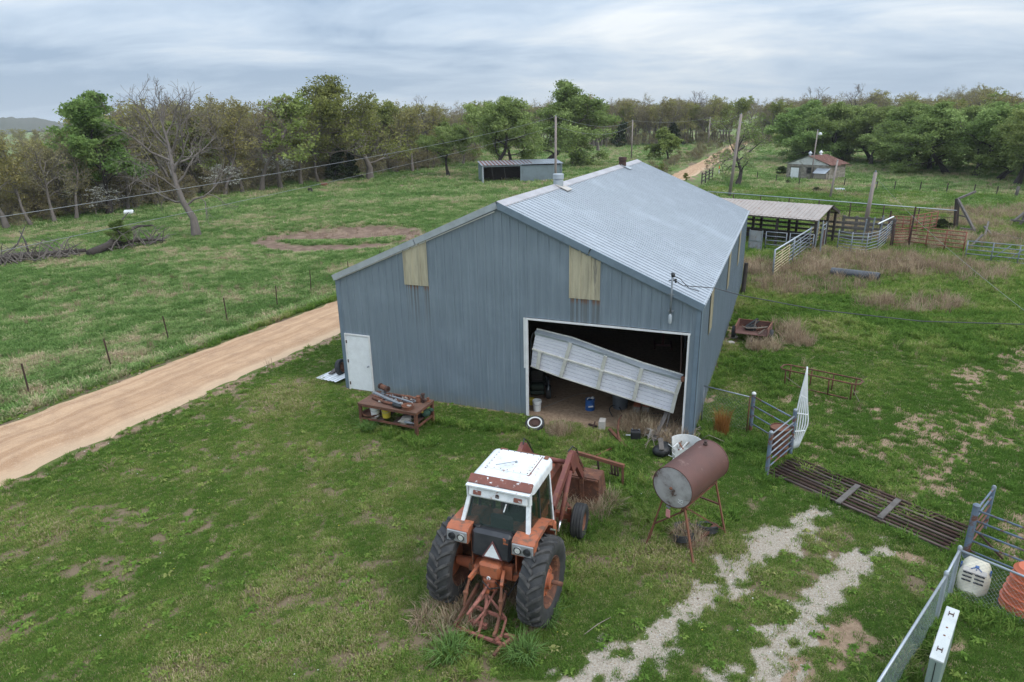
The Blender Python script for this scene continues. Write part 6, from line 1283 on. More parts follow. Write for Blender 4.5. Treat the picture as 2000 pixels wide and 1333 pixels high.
# brush pile behind the shed
mb = MB(); rs = random.Random(5)
for k in range(260):
    a = rs.uniform(0, 6.28); r = 2.6 * math.sqrt(rs.random()); x, y = r * math.cos(a), r * .7 * math.sin(a); z = 1.75 * max(0, 1 - (r / 2.7) ** 2) * rs.uniform(.4, 1)
    b_ = rs.uniform(0, 6.28); l = rs.uniform(.6, 1.6); mb.tube([(x - l / 2 * math.cos(b_), y - l / 2 * math.sin(b_), z * .8), (x, y, z + .1), (x + l / 2 * math.cos(b_), y + l / 2 * math.sin(b_), z * .75)], .045, 4)
mb.sphere((0, 0, .3), 2.2, 12, 6, sc=(1, .7, .55)); p = at(1048, 333); o = solo('brush_pile', mb, weathered('brush', (.075, .055, .042), (.04, .03, .025), .8, 2, 1), 'rounded pile of brown brush behind the loafing shed', 'brush pile', p)
# white sheets, plank and tyre beside the barn's left corner
p0 = B(-1.55, -.3); p0[2] = float(gz(*p0[:2]))
q = [at(618, 742), at(658, 752), at(679, 738), at(668, 722)]
for k in range(3):
    a, b = q[0] + (q[1] - q[0]) * (k / 3), q[0] + (q[1] - q[0]) * ((k + 1) / 3); d_ = np.array([BV[0], BV[1], 0]) * (2.2 - .1 * k) + np.array([.35, 0, 0]); w_ = float(np.linalg.norm((b - a)[:2])); ux = (b - a) / w_; ux[2] = 0
    mb = sheet((0, 0, .06 + .02 * k), ux, d_ / np.linalg.norm(d_), rib_profile(w_ * .98, .22, .025, 0), lambda x: 0.0, lambda x: 2.1 - .15 * k, (0, 0, 1)); solo('roofing_sheet', mb, M['white_paint'], ('leftmost', 'middle', 'rightmost')[k] + ' of three white roofing sheets lying by the left corner of the barn', 'metal sheet', a, group='white roofing sheets by the barn corner')
a, b = at(646, 737), at(668, 722); mb = MB(); mb.bar((0, 0, .14), b - a + np.array([0, .3, .16]), .16, .04); solo('board', mb, M['old_wood'], 'grey board lying along the white roofing sheets', 'board', a)
wheel('old_tyre', 'black tyre with a rusty rim leaning on the left barn wall', at(668, 733) + np.array([0, 0, .32]), .33, .2, .2, (M['rubber'], M['rust_bright']), (0, 1.35, BYAW + .1), 'tyre')
# fence along the far side of the road
fn = thing('roadside_fence', 'wire fence on thin rusty steel posts along the far road verge', 'fence', (0, 0, 0)); pts = []
for k in range(-3, 22):
    v = -4.4 + k * 3.25; p = Bg(-11.15 + .045 * max(0, v) + .25 * math.sin(k * 2.1), v); pts.append(p); tl = .06 * math.sin(k * 5.3)
    mb = MB(); mb.bar(p - [0, 0, .1], p + [tl, tl * .5, 1.22 + .1 * math.sin(k * 3)], .04, .04); mb.bar(p + [0, -.03, .0], p + [tl, tl * .5 - .03, 1.2], .012, .03); part('fence_post', mb, M['rust_dark'], fn)
for z in (.45, .75, 1.05): mb = MB(); mb.tube([p + [0, 0, z] for p in pts], .004, 3); part('fence_wire', mb, M['rust_dark'], fn)
fn = thing('field_fence', 'wire fence on dark posts crossing the field right of the stone house', 'fence', (0, 0, 0)); pts = []
for u, v in ((1478, 352), (1515, 358), (1560, 363), (1648, 366), (1711, 372), (1746, 373), (1796, 374), (1848, 378), (1901, 380), (1945, 384), (1985, 388), (2030, 392)): p = at(u, v); pts.append(p); mb = MB(); mb.bar(p, p + [.05, 0, 1.15], .09, .09); part('fence_post', mb, M['dark_wood'], fn)
for z in (.5, 1.0): mb = MB(); mb.tube([p + [0, 0, z] for p in pts], .012, 3); part('fence_wire', mb, M['rust_dark'], fn)
t = thing('stump_post', 'thick grey corner post in the field at the right edge', 'post', at(1983, 388)); mb = MB(); mb.tube([(0, 0, 0), (.1, 0, 1.3)], .16, 8); part('shaft', mb, M['old_wood'], t, True)
t = thing('white_tank', 'small white cylindrical tank lying at the edge of the left woods', 'tank', at(251, 421), .2); mb = MB(); mb.lathe([(.2, 0), (.3, .1), (.3, .9), (.2, 1.0)], (-.4, 0, .3), (1, 0, 0), 14); part('shell', mb, M['white_paint'], t, 40); mb = MB(); mb.box((0, 0, .06), (.7, .4, .12)); part('base', mb, M['concrete'], t)

# ---------------------------------------------------------------- trees
def leaf_mat(name, dark, light, third=None):
    m = bpy.data.materials.new(name); m.use_nodes = True; nt = m.node_tree; L = nt.links.new; nt.nodes.remove(nt.nodes['Principled BSDF'])
    a = nt.nodes.new('ShaderNodeAttribute'); a.attribute_name = 'tint'
    col = _mix(nt, dark, light, a.outputs['Fac'])
    oi = nt.nodes.new('ShaderNodeObjectInfo'); hs = nt.nodes.new('ShaderNodeHueSaturation'); L(col, hs.inputs['Color'])
    L(_math(nt, 'ADD', _math(nt, 'MULTIPLY', oi.outputs['Random'], .3), .85), hs.inputs['Value'])
    L(_math(nt, 'ADD', _math(nt, 'MULTIPLY', oi.outputs['Random'], .03), .485), hs.inputs['Hue']); col = hs.outputs[0]
    d = nt.nodes.new('ShaderNodeBsdfDiffuse'); t = nt.nodes.new('ShaderNodeBsdfTranslucent'); L(col, d.inputs[0]); L(col, t.inputs[0])
    mx = nt.nodes.new('ShaderNodeMixShader'); mx.inputs[0].default_value = .35; L(d.outputs[0], mx.inputs[1]); L(t.outputs[0], mx.inputs[2])
    L(mx.outputs[0], nt.nodes['Material Output'].inputs[0]); return m
M['bark'] = weathered('bark_grey_brown', (.17, .145, .13), (.10, .085, .075), .8, 3, 1, stretch=(1, 1, .3))
M['bark_dark'] = weathered('bark_dark', (.045, .038, .034), (.025, .021, .02), .8, 3, 1, stretch=(1, 1, .3))
M['twig'] = weathered('twigs', (.215, .19, .16), (.15, .13, .108), .6, .5, 1, fine=.1)
M['twig_pale'] = weathered('pale_bark', (.2, .185, .175), (.12, .108, .1), .8, 1.2, 1)
M['leaf_oak'] = leaf_mat('oak_leaves', (.15, .18, .045), (.33, .36, .12))
M['leaf_green'] = leaf_mat('fresh_green_leaves', (.155, .215, .065), (.34, .415, .15))
M['leaf_bright'] = leaf_mat('bright_green_leaves', (.12, .19, .055), (.28, .36, .12))
M['leaf_ochre'] = leaf_mat('ochre_buds', (.21, .185, .07), (.38, .36, .14))
M['leaf_brown'] = leaf_mat('brown_buds', (.20, .17, .085), (.34, .30, .15))
M['leaf_cedar'] = leaf_mat('cedar_foliage', (.03, .045, .02), (.075, .1, .042))
M['blossom'] = leaf_mat('white_blossom', (.45, .45, .4), (.7, .7, .65))
def rot_about(v, k, a):
    return v * math.cos(a) + np.cross(k, v) * math.sin(a) + k * (k @ v) * (1 - math.cos(a))
class Tree: pass
def gen_tree(seed, H=12., th=.25, r0=.28, limbs=10, crown_w=.42, ang=(35, 75), up=.25, nch=(7, 5, 3), ratio=(.55, .5, .5), leaf=(3, .3, .5), shape='round', lean=0., droop=0., kink=.16, levels=3, leaf_from=2, bare_tip=0.0, twig_r=.012):
    R = np.random.default_rng(seed); W0 = MB(); W1 = MB(); LP = []; LD = []
    def path(p, d, L, n, kinkv, upv):
        P = [p]; d = d / np.linalg.norm(d)
        for i in range(n):
            d = d + R.normal(0, kinkv, 3) + np.array([0, 0, upv / n]); d /= np.linalg.norm(d); P.append(P[-1] + d * L / n)
        return np.array(P)
    def branch(p, d, L, r, lv):
        n = (7, 6, 4, 3, 2)[lv]; P = path(p, d, L, n, kink * (1, 1.2, 1.4, 1.5, 1.6)[lv], (up if lv < 2 else up * .4) - droop * (lv >= 1))
        tip = max(twig_r * .5, r * (.25 if lv else .22)); rr = np.linspace(r, tip, n + 1)
        if lv == 0: rr[0] *= 1.5; rr[1] *= 1.08
        (W0 if lv <= 1 else W1).tube(P, rr, (10, 6, 4, 3, 3)[lv], cap=False)
        if lv >= leaf_from: 
            for t in np.linspace(.35, 1, max(1, leaf[0])): i = min(int(t * n), n - 1); f = t * n - i; LP.append(P[i] * (1 - f) + P[i + 1] * f); LD.append(lv)
        if lv >= levels: return
        N = limbs if lv == 0 else nch[lv - 1]
        for k in range(N):
            if lv == 0:
                t = th + (1 - th) * ((k + R.random() * .7) / N) ** .85
                s = (t - th) / (1 - th)
                if shape == 'round': f = .65 + .7 * math.sin(min(1, s * 1.1 + .12) * math.pi) * (1 - .35 * s)
                elif shape == 'cone': f = 1.15 - s
                elif shape == 'vase': f = .75 + .35 * s
                else: f = .8
                LL = H * crown_w * f * R.uniform(.8, 1.15); an = math.radians(ang[1] + (ang[0] - ang[1]) * s + R.normal(0, 7))
            else:
                t = .25 + .75 * (k + R.random()) / N; LL = L * ratio[lv - 1] * (1.15 - .55 * t) * R.uniform(.7, 1.25); an = math.radians(R.uniform(28, 62))
            i = min(int(t * n), n - 1); f = t * n - i; q = P[i] * (1 - f) + P[i + 1] * f; dd = P[i + 1] - P[i]; dd /= np.linalg.norm(dd)
            az = k * 2.39996 + R.random() * .8 if lv == 0 else R.random() * 6.283
            a = np.cross(dd, [0, 0, 1.0] if abs(dd[2]) < .95 else [1.0, 0, 0]); a /= np.linalg.norm(a); a = rot_about(a, dd, az)
            nd = rot_about(dd, a, an); rc = min(rr[i] * .72, (r * .5 if lv else r * .42)) * R.uniform(.7, 1)
            branch(q, nd, LL, max(rc, twig_r * (1, 1, .8, .55, .45)[min(lv + 1, 4)]), lv + 1)
    d0 = np.array([lean, 0, 1.0]); branch(np.zeros(3), d0, H * .88 if shape != 'cone' else H, r0, 0)
    T = Tree(); T.W0, T.W1, T.H = W0, W1, H; T.LP = np.array(LP) if LP else np.zeros((0, 3)); T.leaf = leaf; T.R = R
    return T
def leaf_mesh(name, T, mat, per=1):
    n0 = len(T.LP); 
    P = np.repeat(T.LP, per, 0); R = T.R; n = len(P); sc = T.leaf[2]; P = P + R.normal(0, sc * .5, (n, 3)) * np.array([1, 1, .45])
    s = T.leaf[1] * R.uniform(.55, 1.3, (n, 1)); a = R.normal(size=(n, 3)); a /= np.linalg.norm(a, axis=1, keepdims=True); b = np.cross(a, R.normal(size=(n, 3))); b /= np.linalg.norm(b, axis=1, keepdims=True)
    V = np.stack([P - a * s, P + b * s * .55, P + a * s, P - b * s * .55], 1).reshape(-1, 3)
    me = bpy.data.meshes.new(name); me.vertices.add(len(V)); me.vertices.foreach_set('co', V.reshape(-1).astype(np.float32))
    me.loops.add(n * 4); me.loops.foreach_set('vertex_index', np.arange(n * 4, dtype=np.int32)); me.polygons.add(n); me.polygons.foreach_set('loop_start', np.arange(0, n * 4, 4, dtype=np.int32)); me.update()
    c = fbm(P[:, 0] * 1.0 + 50, P[:, 1] + P[:, 2] * 1.7 + 20, 1.9, 3); tint = np.clip((c - .5) * 2.0 + .45 + R.normal(0, .18, n), 0, 1)
    vattr(me, 'tint', np.repeat(tint, 4)); me.materials.append(mat); return me
KIND = {}
def kind(key, T, bark, twig, leafm, per):
    w0 = T.W0.mesh(key + '_trunk', M[bark], True); w1 = T.W1.mesh(key + '_branches', M[twig]) if T.W1.n else None; lf = leaf_mesh(key + '_crown', T, M[leafm], per) if leafm and len(T.LP) else None
    zs = [v[2] for m in (w0, w1) if m for v in (m.vertices[i].co for i in range(0, len(m.vertices), 7))]
    KIND[key] = (w0, w1, lf, max(zs))
kind('oak', gen_tree(2, 15, .17, .42, 19, .40, (22, 74), .26, (8, 6, 3), (.55, .5, .5), (2, .19, .85), 'round', twig_r=.03), 'bark', 'twig', 'leaf_oak', 7)
kind('elm', gen_tree(5, 13, .22, .3, 13, .30, (22, 55), .35, (8, 6), (.5, .5), (4, .17, .75), 'round', lean=.12), 'bark_dark', 'twig', 'leaf_bright', 11)
kind('spread', gen_tree(8, 11, .2, .38, 12, .46, (30, 72), .22, (9, 7), (.55, .5), (3, .17, .75), 'round', kink=.2, twig_r=.018), 'bark_dark', 'twig', 'leaf_green', 12)
kind('spread2', gen_tree(15, 11, .24, .34, 11, .44, (25, 70), .2, (8, 6), (.55, .5), (4, .17, .75), 'round', kink=.22, lean=.15, twig_r=.018), 'bark_dark', 'twig', 'leaf_green', 10)
kind('spread3', gen_tree(29, 10, .2, .3, 12, .48, (30, 75), .2, (8, 6), (.55, .5), (4, .16, .75), 'round', kink=.22, lean=-.1, twig_r=.018), 'bark_dark', 'twig', 'leaf_green', 10)
kind('ochre', gen_tree(21, 13, .3, .22, 13, .26, (20, 50), .4, (7, 6, 3), (.55, .5, .5), (2, .17, .6), 'vase', twig_r=.022), 'bark', 'twig', 'leaf_ochre', 2)
kind('ochre2', gen_tree(33, 12, .28, .22, 13, .30, (25, 58), .35, (7, 6, 3), (.55, .5, .5), (2, .17, .6), 'round', twig_r=.022), 'bark', 'twig', 'leaf_ochre', 2)
kind('brown', gen_tree(41, 13, .3, .24, 14, .26, (20, 50), .4, (7, 6, 4), (.55, .5, .5), (2, .13, .5), 'vase', twig_r=.022), 'bark', 'twig', 'leaf_brown', 1)
kind('brown2', gen_tree(52, 12, .3, .22, 13, .3, (22, 55), .35, (7, 6, 4), (.55, .5, .5), (2, .13, .5), 'round', twig_r=.022), 'bark', 'twig', 'leaf_brown', 1)
kind('lime', gen_tree(61, 13, .3, .22, 13, .28, (22, 52), .35, (7, 6, 3), (.55, .5, .5), (2, .19, .6), 'round', twig_r=.02), 'bark', 'twig', 'leaf_oak', 3)
kind('dead', gen_tree(71, 14, .3, .25, 11, .34, (22, 55), .3, (6, 5, 3), (.55, .5, .5), (1, .1, .4), 'vase', kink=.2, twig_r=.05), 'bark_dark', 'bark', None, 0)
kind('cedar', gen_tree(81, 6, .04, .14, 34, .26, (60, 80), .1, (6,), (.5,), (4, .2, .35), 'cone', levels=2, leaf_from=1, kink=.1), 'bark_dark', 'bark_dark', 'leaf_cedar', 9)
kind('apple', gen_tree(91, 6.2, .16, .2, 12, .5, (30, 75), .15, (7, 6), (.55, .5), (4, .17, .4), 'round', kink=.25), 'bark_dark', 'bark_dark', 'leaf_oak', 7)
kind('half', gen_tree(101, 9.5, .22, .3, 12, .5, (25, 78), .15, (7, 6, 3), (.55, .5, .5), (2, .14, .45), 'round', kink=.25, twig_r=.02), 'bark_dark', 'twig', 'leaf_green', 2)
kind('dogwood', gen_tree(111, 4.5, .3, .07, 9, .4, (40, 75), .1, (6, 4), (.5, .5), (2, .09, .3), 'round', twig_r=.012), 'bark', 'twig', 'blossom', 2)
kind('shrub', gen_tree(121, 2.2, .02, .04, 16, .55, (15, 70), .2, (6, 4), (.5, .5), (2, .1, .25), 'round', twig_r=.01), 'twig', 'twig', 'leaf_cedar', 7)
kind('brushy', gen_tree(131, 3.0, .03, .05, 18, .5, (12, 65), .25, (6, 4), (.5, .5), (2, .08, .25), 'round', twig_r=.014), 'twig', 'twig', 'leaf_brown', 1)
kind('leafbush', gen_tree(141, 2.2, .02, .04, 14, .5, (15, 70), .2, (6, 4), (.5, .5), (2, .12, .3), 'round', twig_r=.01), 'twig', 'twig', 'leaf_oak', 3)
def height_at(px, vt):
    p = at(*px); lo, hi = 0.0, 60.0
    for _ in range(40):
        m_ = (lo + hi) / 2
        if proj(p + [0, 0, m_])[1] > vt: lo = m_
        else: hi = m_
    return lo
def tree(k, base, vt, label, cat='tree', name=None, group=None, wide=1.0, rz=None):
    w0, w1, lf, H0 = KIND[k]; p = at(*base); h = height_at(base, vt); s = h / H0
    nm = name or {'cedar': 'cedar_tree', 'oak': 'oak_tree', 'apple': 'fruit_tree', 'dead': 'bare_tree', 'shrub': 'shrub', 'dogwood': 'blossoming_tree'}.get(k, 'leafy_tree' if k in ('elm', 'spread', 'spread2', 'spread3', 'lime', 'half') else 'woodland_tree')
    t = thing(nm, label, cat, p, random.uniform(0, 6.28) if rz is None else rz, group); t.scale = (s * wide, s * wide, s)
    part('trunk', w0, None, t)
    if w1: part('branches', w1, None, t)
    if lf: part('crown', lf, None, t)
    return t
# --- feature trees
tree('elm', (214, 420), 182, 'bright green leaning tree standing out at the left of the woods', rz=3.0, wide=1.1)
tree('oak', (722, 350), 148, 'tall broad yellow-green oak at the pasture edge left of the loafing shed', rz=1.0, wide=1.2)
tree('spread2', (972, 346), 192, 'leaning green tree with dark forked trunk at the left end of the loafing shed', rz=3.3, wide=1.05)
tree('spread3', (1000, 326), 190, 'green tree with dark stems behind the middle of the loafing shed', rz=.4)
tree('spread', (1066, 324), 160, 'largest broad green tree, rising behind the loafing shed and utility pole', wide=1.25, rz=2.2)
tree('spread3', (1116, 322), 215, 'low spreading green tree at the right end of the loafing shed', rz=4.0, wide=1.0)
tree('apple', (1305, 313), 250, 'small rounded olive-green tree in the pasture left of the dirt road', rz=.3)
tree('half', (1440, 362), 214, 'half-leafed spreading tree beside the brown utility pole', rz=2.6, wide=1.1)
tree('spread2', (876, 344), 240, 'small green tree at the wood edge left of the loafing shed', rz=5.0)
tree('shrub', (1840, 450), 428, 'dark evergreen shrub at the right end of the farthest red panel', 'shrub', wide=1.3)
tree('shrub', (1596, 377), 366, 'low green shrub in brown weeds before the stone house', 'shrub', wide=1.5)
tree('shrub', (1528, 343), 325, 'dark shrub at the left corner of the stone house', 'shrub', wide=1.3)
tree('shrub', (1538, 359), 352, 'small green bush in the grass left of the stone house door', 'shrub', wide=1.4)
# --- green row at the right
gr = 'green trees in the row at the right'
for i, (k, b, vt, wd, lab) in enumerate((('spread', (1604, 318), 200, 1.1, 'green tree behind the left end of the stone house'), ('spread2', (1642, 318), 205, 1.0, 'green tree with dark bent trunk just behind the stone house roof'), ('spread3', (1578, 312), 208, .9, 'paler green tree left of the stone house, against the road woods'),
    ('spread', (1745, 332), 203, 1.0, 'first green tree right of the stone house with a low dark limb'), ('spread2', (1776, 334), 210, .9, 'slim dark-trunked green tree, second right of the stone house'), ('spread3', (1700, 322), 213, 1.0, 'green tree in the gap between stone house and the row'), ('spread', (1848, 340), 203, 1.1, 'broad green tree in the middle of the right-hand row'),
    ('spread3', (1815, 332), 212, 1.0, 'green tree half hidden left of the broad middle tree'), ('spread2', (1905, 346), 206, 1.05, 'green tree right of the broad middle tree of the row'), ('spread', (1950, 352), 212, 1.0, 'green tree near the right edge with several dark stems'), ('spread3', (1986, 362), 200, 1.1, 'green tree cut by the right edge of the photo'), ('spread2', (2050, 372), 205, 1.1, 'green tree just past the right edge, branches showing'))):
    tree(k, b, vt - 4, lab, group=gr, wide=wd * 1.2)
for i in range(15):
    px = 1590 + i * 35 + 10 * math.sin(i * 2.3); tree(('spread', 'spread2', 'spread3')[i % 3], (px, 306 + i * 2.6), 207 + 4 * math.sin(i * 1.7), 'green tree of the second rank whose crown merges with the right-hand row', group='second rank of green trees at the right', wide=1.2)
# --- woodland trees one can tell apart, from the left edge to the right
wg = 'budding trees along the edge of the woods'
WT = [('ochre2', (14, 448), 236, 1.2, 'yellow-ochre budding tree at the left edge of the photo'), ('ochre', (62, 442), 262, 1.1, 'lower ochre budding tree, second from the left edge'), ('brown2', (108, 436), 272, 1.1, 'short brown budding tree left of the bright green leaning tree'), ('brown', (150, 430), 262, 1.0, 'brown twiggy tree hard left of the bright green leaning tree'),
      ('ochre2', (268, 408), 205, 1.1, 'pale beige budding tree behind the left limbs of the bare tree'), ('ochre', (308, 402), 190, 1.1, 'tall pale ochre tree behind the top of the bare tree'), ('brown', (345, 396), 200, 1.0, 'brown tree right behind the bare tree trunk'), ('brown2', (250, 412), 235, 1.0, 'short brown tree between green leaning tree and bare tree'),
      ('ochre', (440, 382), 190, 1.1, 'ochre-topped tree right of the bare tree'), ('brown', (474, 378), 186, 1.0, 'tall brown twiggy tree, second right of the bare tree'), ('lime', (512, 374), 180, 1.15, 'rounded yellow-green budding tree left of the brown grove'), ('brown2', (548, 369), 190, 1.2, 'wide brown twiggy tree beside the rounded yellow-green one'), ('lime', (588, 362), 186, 1.0, 'yellow-green tree in front of brown trunks left of the cedars'),
      ('brown', (622, 356), 196, 1.0, 'tall thin brown tree left of the dark cedars'), ('brown2', (655, 352), 190, 1.0, 'brown tree behind the dark cedars left of the oak'), ('ochre2', (775, 338), 200, 1.0, 'ochre tree half hidden behind the right side of the oak'), ('lime', (806, 335), 192, 1.0, 'green-tipped tree right of the oak'), ('dead', (836, 330), 185, .9, 'bare grey tree right of the oak against the sky'), ('ochre', (846, 328), 205, .9, 'thin ochre tree right of the bare grey one'), ('lime', (905, 322), 198, .9, 'small green-tipped tree left of the leaning forked tree'), ('brown', (925, 318), 215, .9, 'brown tree behind the leaning forked tree'),
      ('ochre2', (1168, 296), 184, 1.2, 'rounded pinkish ochre tree right of the largest green tree'), ('ochre', (1232, 284), 192, 1.1, 'ochre tree above the distant pasture pole'), ('ochre2', (1282, 282), 190, 1.0, 'ochre tree above the small rounded pasture tree'), ('ochre', (1318, 281), 192, .9, 'tall slim ochre tree left of the bare treetops'), ('dead', (1345, 280), 176, 1.0, 'bare grey treetop left of the far road'), ('dead', (1368, 280), 178, .9, 'second bare grey treetop left of the far road'), ('brown', (1392, 280), 188, 1.0, 'brown tree where the far road enters the woods'), ('lime', (1418, 280), 190, 1.0, 'greenish tree above the brown utility pole'), ('brown2', (1462, 276), 196, 1.0, 'brown tree above the far bend of the road'),
      ('brown', (1520, 276), 205, 1.0, 'brown tree right of the far bend of the road'), ('dead', (1600, 290), 168, 1.3, 'bare tree crown rising above the green trees behind the house'), ('dead', (1656, 292), 162, 1.3, 'tallest bare tree crown above the stone house'), ('ochre', (1560, 280), 204, .9, 'ochre tree left of the trees behind the stone house'), ('ochre2', (1885, 298), 188, 1.3, 'ochre crown above the right-hand green row'), ('ochre', (1955, 300), 180, 1.4, 'tallest ochre crown above the right end of the green row')]
for k, b, vt, wd, lab in WT: tree(k, b, vt, lab, group=wg, wide=wd)
for k, (b, vt, lab) in enumerate((((655, 354), 292, 'dark cedar at the wood edge left of the oak, leftmost of two'), ((690, 351), 300, 'smaller dark cedar just left of the oak trunk'), ((1205, 288), 240, 'dark cedar in the far woods left of the distant pasture pole'), ((1320, 284), 240, 'dark cedar in the far woods above the small rounded pasture tree'))): tree('cedar', b, vt, lab, wide=1.15, group='dark cedars among the woods')
for b, vt, lab in (((190, 422), 362, 'white-blossoming small tree under the green leaning tree'), ((440, 382), 322, 'white-blossoming small tree at the wood edge right of the bare tree'), ((545, 366), 306, 'white-blossoming small tree below the brown grove')): tree('dogwood', b, vt, lab, wide=1.7)
# --- the bare tree in the pasture: forked, leaning trunk
bt = gen_tree(23, 13.6, .2, .36, 15, .42, (14, 80), .3, (8, 7, 5), (.6, .55, .5), (1, .1, .3), 'round', lean=-.12, kink=.17, twig_r=.026)
p = at(384, 462); hb = height_at((384, 462), 140); w0 = bt.W0.mesh('bare_trunk', M['bark'], True); w1 = bt.W1.mesh('bare_branches', M['bark']); zt = max(v.co.z for v in w1.vertices)
t = thing('bare_tree', 'large bare grey tree with a leaning trunk standing alone in the left pasture', 'tree', p, .0); t.scale = (hb / zt * .9,) * 2 + (hb / zt,); part('trunk', w0, None, t); part('branches', w1, None, t)
# --- fallen tree and log litter
t = thing('fallen_tree', 'fallen dead tree trunk with broken limbs lying across the left pasture', 'fallen tree', (0, 0, 0)); rs = random.Random(9)
def log(pts, r, nm='trunk', mk='dark_wood'): mb = MB(); mb.tube([at(u, v) + [0, 0, h] for u, v, h in pts], r, 8); part(nm, mb, M[mk], t, True)
log([(-40, 528, .3), (30, 512, .35), (90, 506, .3), (170, 497, .3)], [.35, .33, .28, .15]); log([(176, 502, .25), (215, 492, .5), (240, 482, 1.0), (275, 472, 1.3), (305, 468, 1.2)], [.32, .3, .2, .12, .05]); log([(215, 492, .5), (250, 486, .6), (300, 480, .5), (325, 478, .3)], [.2, .15, .1, .04], 'limb'); log([(238, 482, 1.0), (242, 478, 1.8), (262, 470, 2.4)], [.12, .08, .03], 'limb'); log([(60, 510, .3), (58, 506, 1.3), (50, 500, 1.9)], [.1, .06, .03], 'limb'); log([(0, 520, .4), (40, 500, .9), (58, 480, 1.6)], [.1, .06, .03], 'limb')
mb = MB()
for k in range(150):
    u = rs.choice((rs.uniform(-30, 160), rs.uniform(215, 320))); v = np.interp(u, [-30, 160, 215, 320], [524, 500, 492, 474]) + rs.uniform(-4, 5); q = at(u, v); a = rs.uniform(0, 6.28); l = rs.uniform(.5, 1.6); h = rs.uniform(.1, 1.5); mb.tube([q + [0, 0, .2], q + [l * .5 * math.cos(a), l * .5 * math.sin(a), .2 + h * .7], q + [l * math.cos(a), l * math.sin(a), .2 + h]], [.05, .03, .015], 4)
o = part('dead_twigs', mb, M['bark'], t, kind='stuff')
tree('elm', (236, 488), 430, 'small green regrowth sprouting from the fallen tree', 'sapling', 'leafy_sapling', wide=1.4)
# --- the mass of woods behind the edge trees
def joined(k):
    w0, w1, lf, H0 = KIND[k]; ob = []
    import bmesh
    bm = bmesh.new(); me = bpy.data.meshes.new('wood_' + k); mats = []
    for m_ in (w0, w1, lf):
        if m_ is None: continue
        n0 = len(bm.faces); bm.from_mesh(m_); bm.faces.ensure_lookup_table()
        for f in bm.faces[n0:]: f.material_index = len(mats)
        mats.append(m_.materials[0])
    bm.to_mesh(me); bm.free()
    for m_ in mats: me.materials.append(m_)
    return bpy.data.objects.new('wood_' + k, me)
def scatter(name, pts, scale, rz, idx, variants, tint=None, kindv='stuff', tilt=None):
    """one object whose points carry instances of the variant meshes"""
    n = len(pts); me = bpy.data.meshes.new(name); me.vertices.add(n); me.vertices.foreach_set('co', np.asarray(pts, np.float32).reshape(-1))
    vattr(me, 'scl', scale); vattr(me, 'rz', rz); vattr(me, 'tint', tint if tint is not None else np.zeros(n)); vattr(me, 'tx', tilt[0] if tilt is not None else np.zeros(n)); vattr(me, 'ty', tilt[1] if tilt is not None else np.zeros(n))
    a = me.attributes.new('idx', 'INT', 'POINT'); a.data.foreach_set('value', np.asarray(idx, np.int32))
    o = link(name, me); o['kind'] = kindv
    g = bpy.data.node_groups.new(name, 'GeometryNodeTree'); g.interface.new_socket('Geometry', in_out='INPUT', socket_type='NodeSocketGeometry'); g.interface.new_socket('Geometry', in_out='OUTPUT', socket_type='NodeSocketGeometry')
    N = g.nodes.new; L = g.links.new; gi = N('NodeGroupInput'); go = N('NodeGroupOutput'); m2p = N('GeometryNodeMeshToPoints'); L(gi.outputs[0], m2p.inputs['Mesh']); iop = N('GeometryNodeInstanceOnPoints'); L(m2p.outputs[0], iop.inputs['Points']); join = N('GeometryNodeJoinGeometry')
    for ob in variants[::-1]:
        oi = N('GeometryNodeObjectInfo'); oi.inputs['Object'].default_value = ob; oi.inputs['As Instance'].default_value = True; L(oi.outputs['Geometry'], join.inputs[0])
    L(join.outputs[0], iop.inputs['Instance']); iop.inputs['Pick Instance'].default_value = True
    def na(nm, tp):
        x = N('GeometryNodeInputNamedAttribute'); x.data_type = tp; x.inputs['Name'].default_value = nm; return x.outputs['Attribute']
    L(na('idx', 'INT'), iop.inputs['Instance Index']); L(na('scl', 'FLOAT'), iop.inputs['Scale'])
    cx = N('ShaderNodeCombineXYZ'); L(na('rz', 'FLOAT'), cx.inputs[2]); L(na('tx', 'FLOAT'), cx.inputs[0]); L(na('ty', 'FLOAT'), cx.inputs[1])
    e2r = N('FunctionNodeEulerToRotation'); L(cx.outputs[0], e2r.inputs[0]); L(e2r.outputs[0], iop.inputs['Rotation'])
    L(iop.outputs[0], go.inputs[0]); md = o.modifiers.new('scatter', 'NODES'); md.node_group = g
    return o
WV = [joined(k) for k in ('ochre', 'ochre2', 'brown', 'brown2', 'lime')]
wp = []; wr = np.random.default_rng(77)
def woods_band(x0, x1, front, n, d0, d1, hs):
    for _ in range(n):
        x = wr.uniform(x0, x1); v = np.interp(x, [a for a, b in front], [b for a, b in front]); p = at(x, v)[:2]; r = np.hypot(*p); k = (r + wr.uniform(d0, d1)) / r; q = p * k
        wp.append((q[0], q[1], float(gz(*q)) if np.hypot(*q) < 690 else -1.0, wr.uniform(*hs) / 15.0))
FRL = [(-500, 470), (0, 446), (150, 428), (420, 382), (640, 352), (870, 326), (930, 316)]
woods_band(-450, 120, FRL, 70, 3, 45, (5.5, 7.5)); woods_band(110, 240, FRL, 40, 3, 50, (7.5, 9.5)); woods_band(235, 930, FRL, 220, 3, 60, (11.5, 14.5)); woods_band(190, 930, FRL, 150, 60, 200, (12, 16)); woods_band(-450, 190, FRL, 60, 45, 200, (7, 8.7)); woods_band(-450, 200, FRL, 130, 120, 560, (8.2, 9.6))
FRB = [(930, 292), (1180, 287), (1430, 281), (1560, 282), (2300, 305)]
woods_band(920, 1560, FRB, 220, 0, 60, (13, 16.5)); woods_band(1540, 2300, FRB, 190, 0, 80, (13, 16.5)); woods_band(900, 2300, FRB, 160, 60, 260, (14, 19))
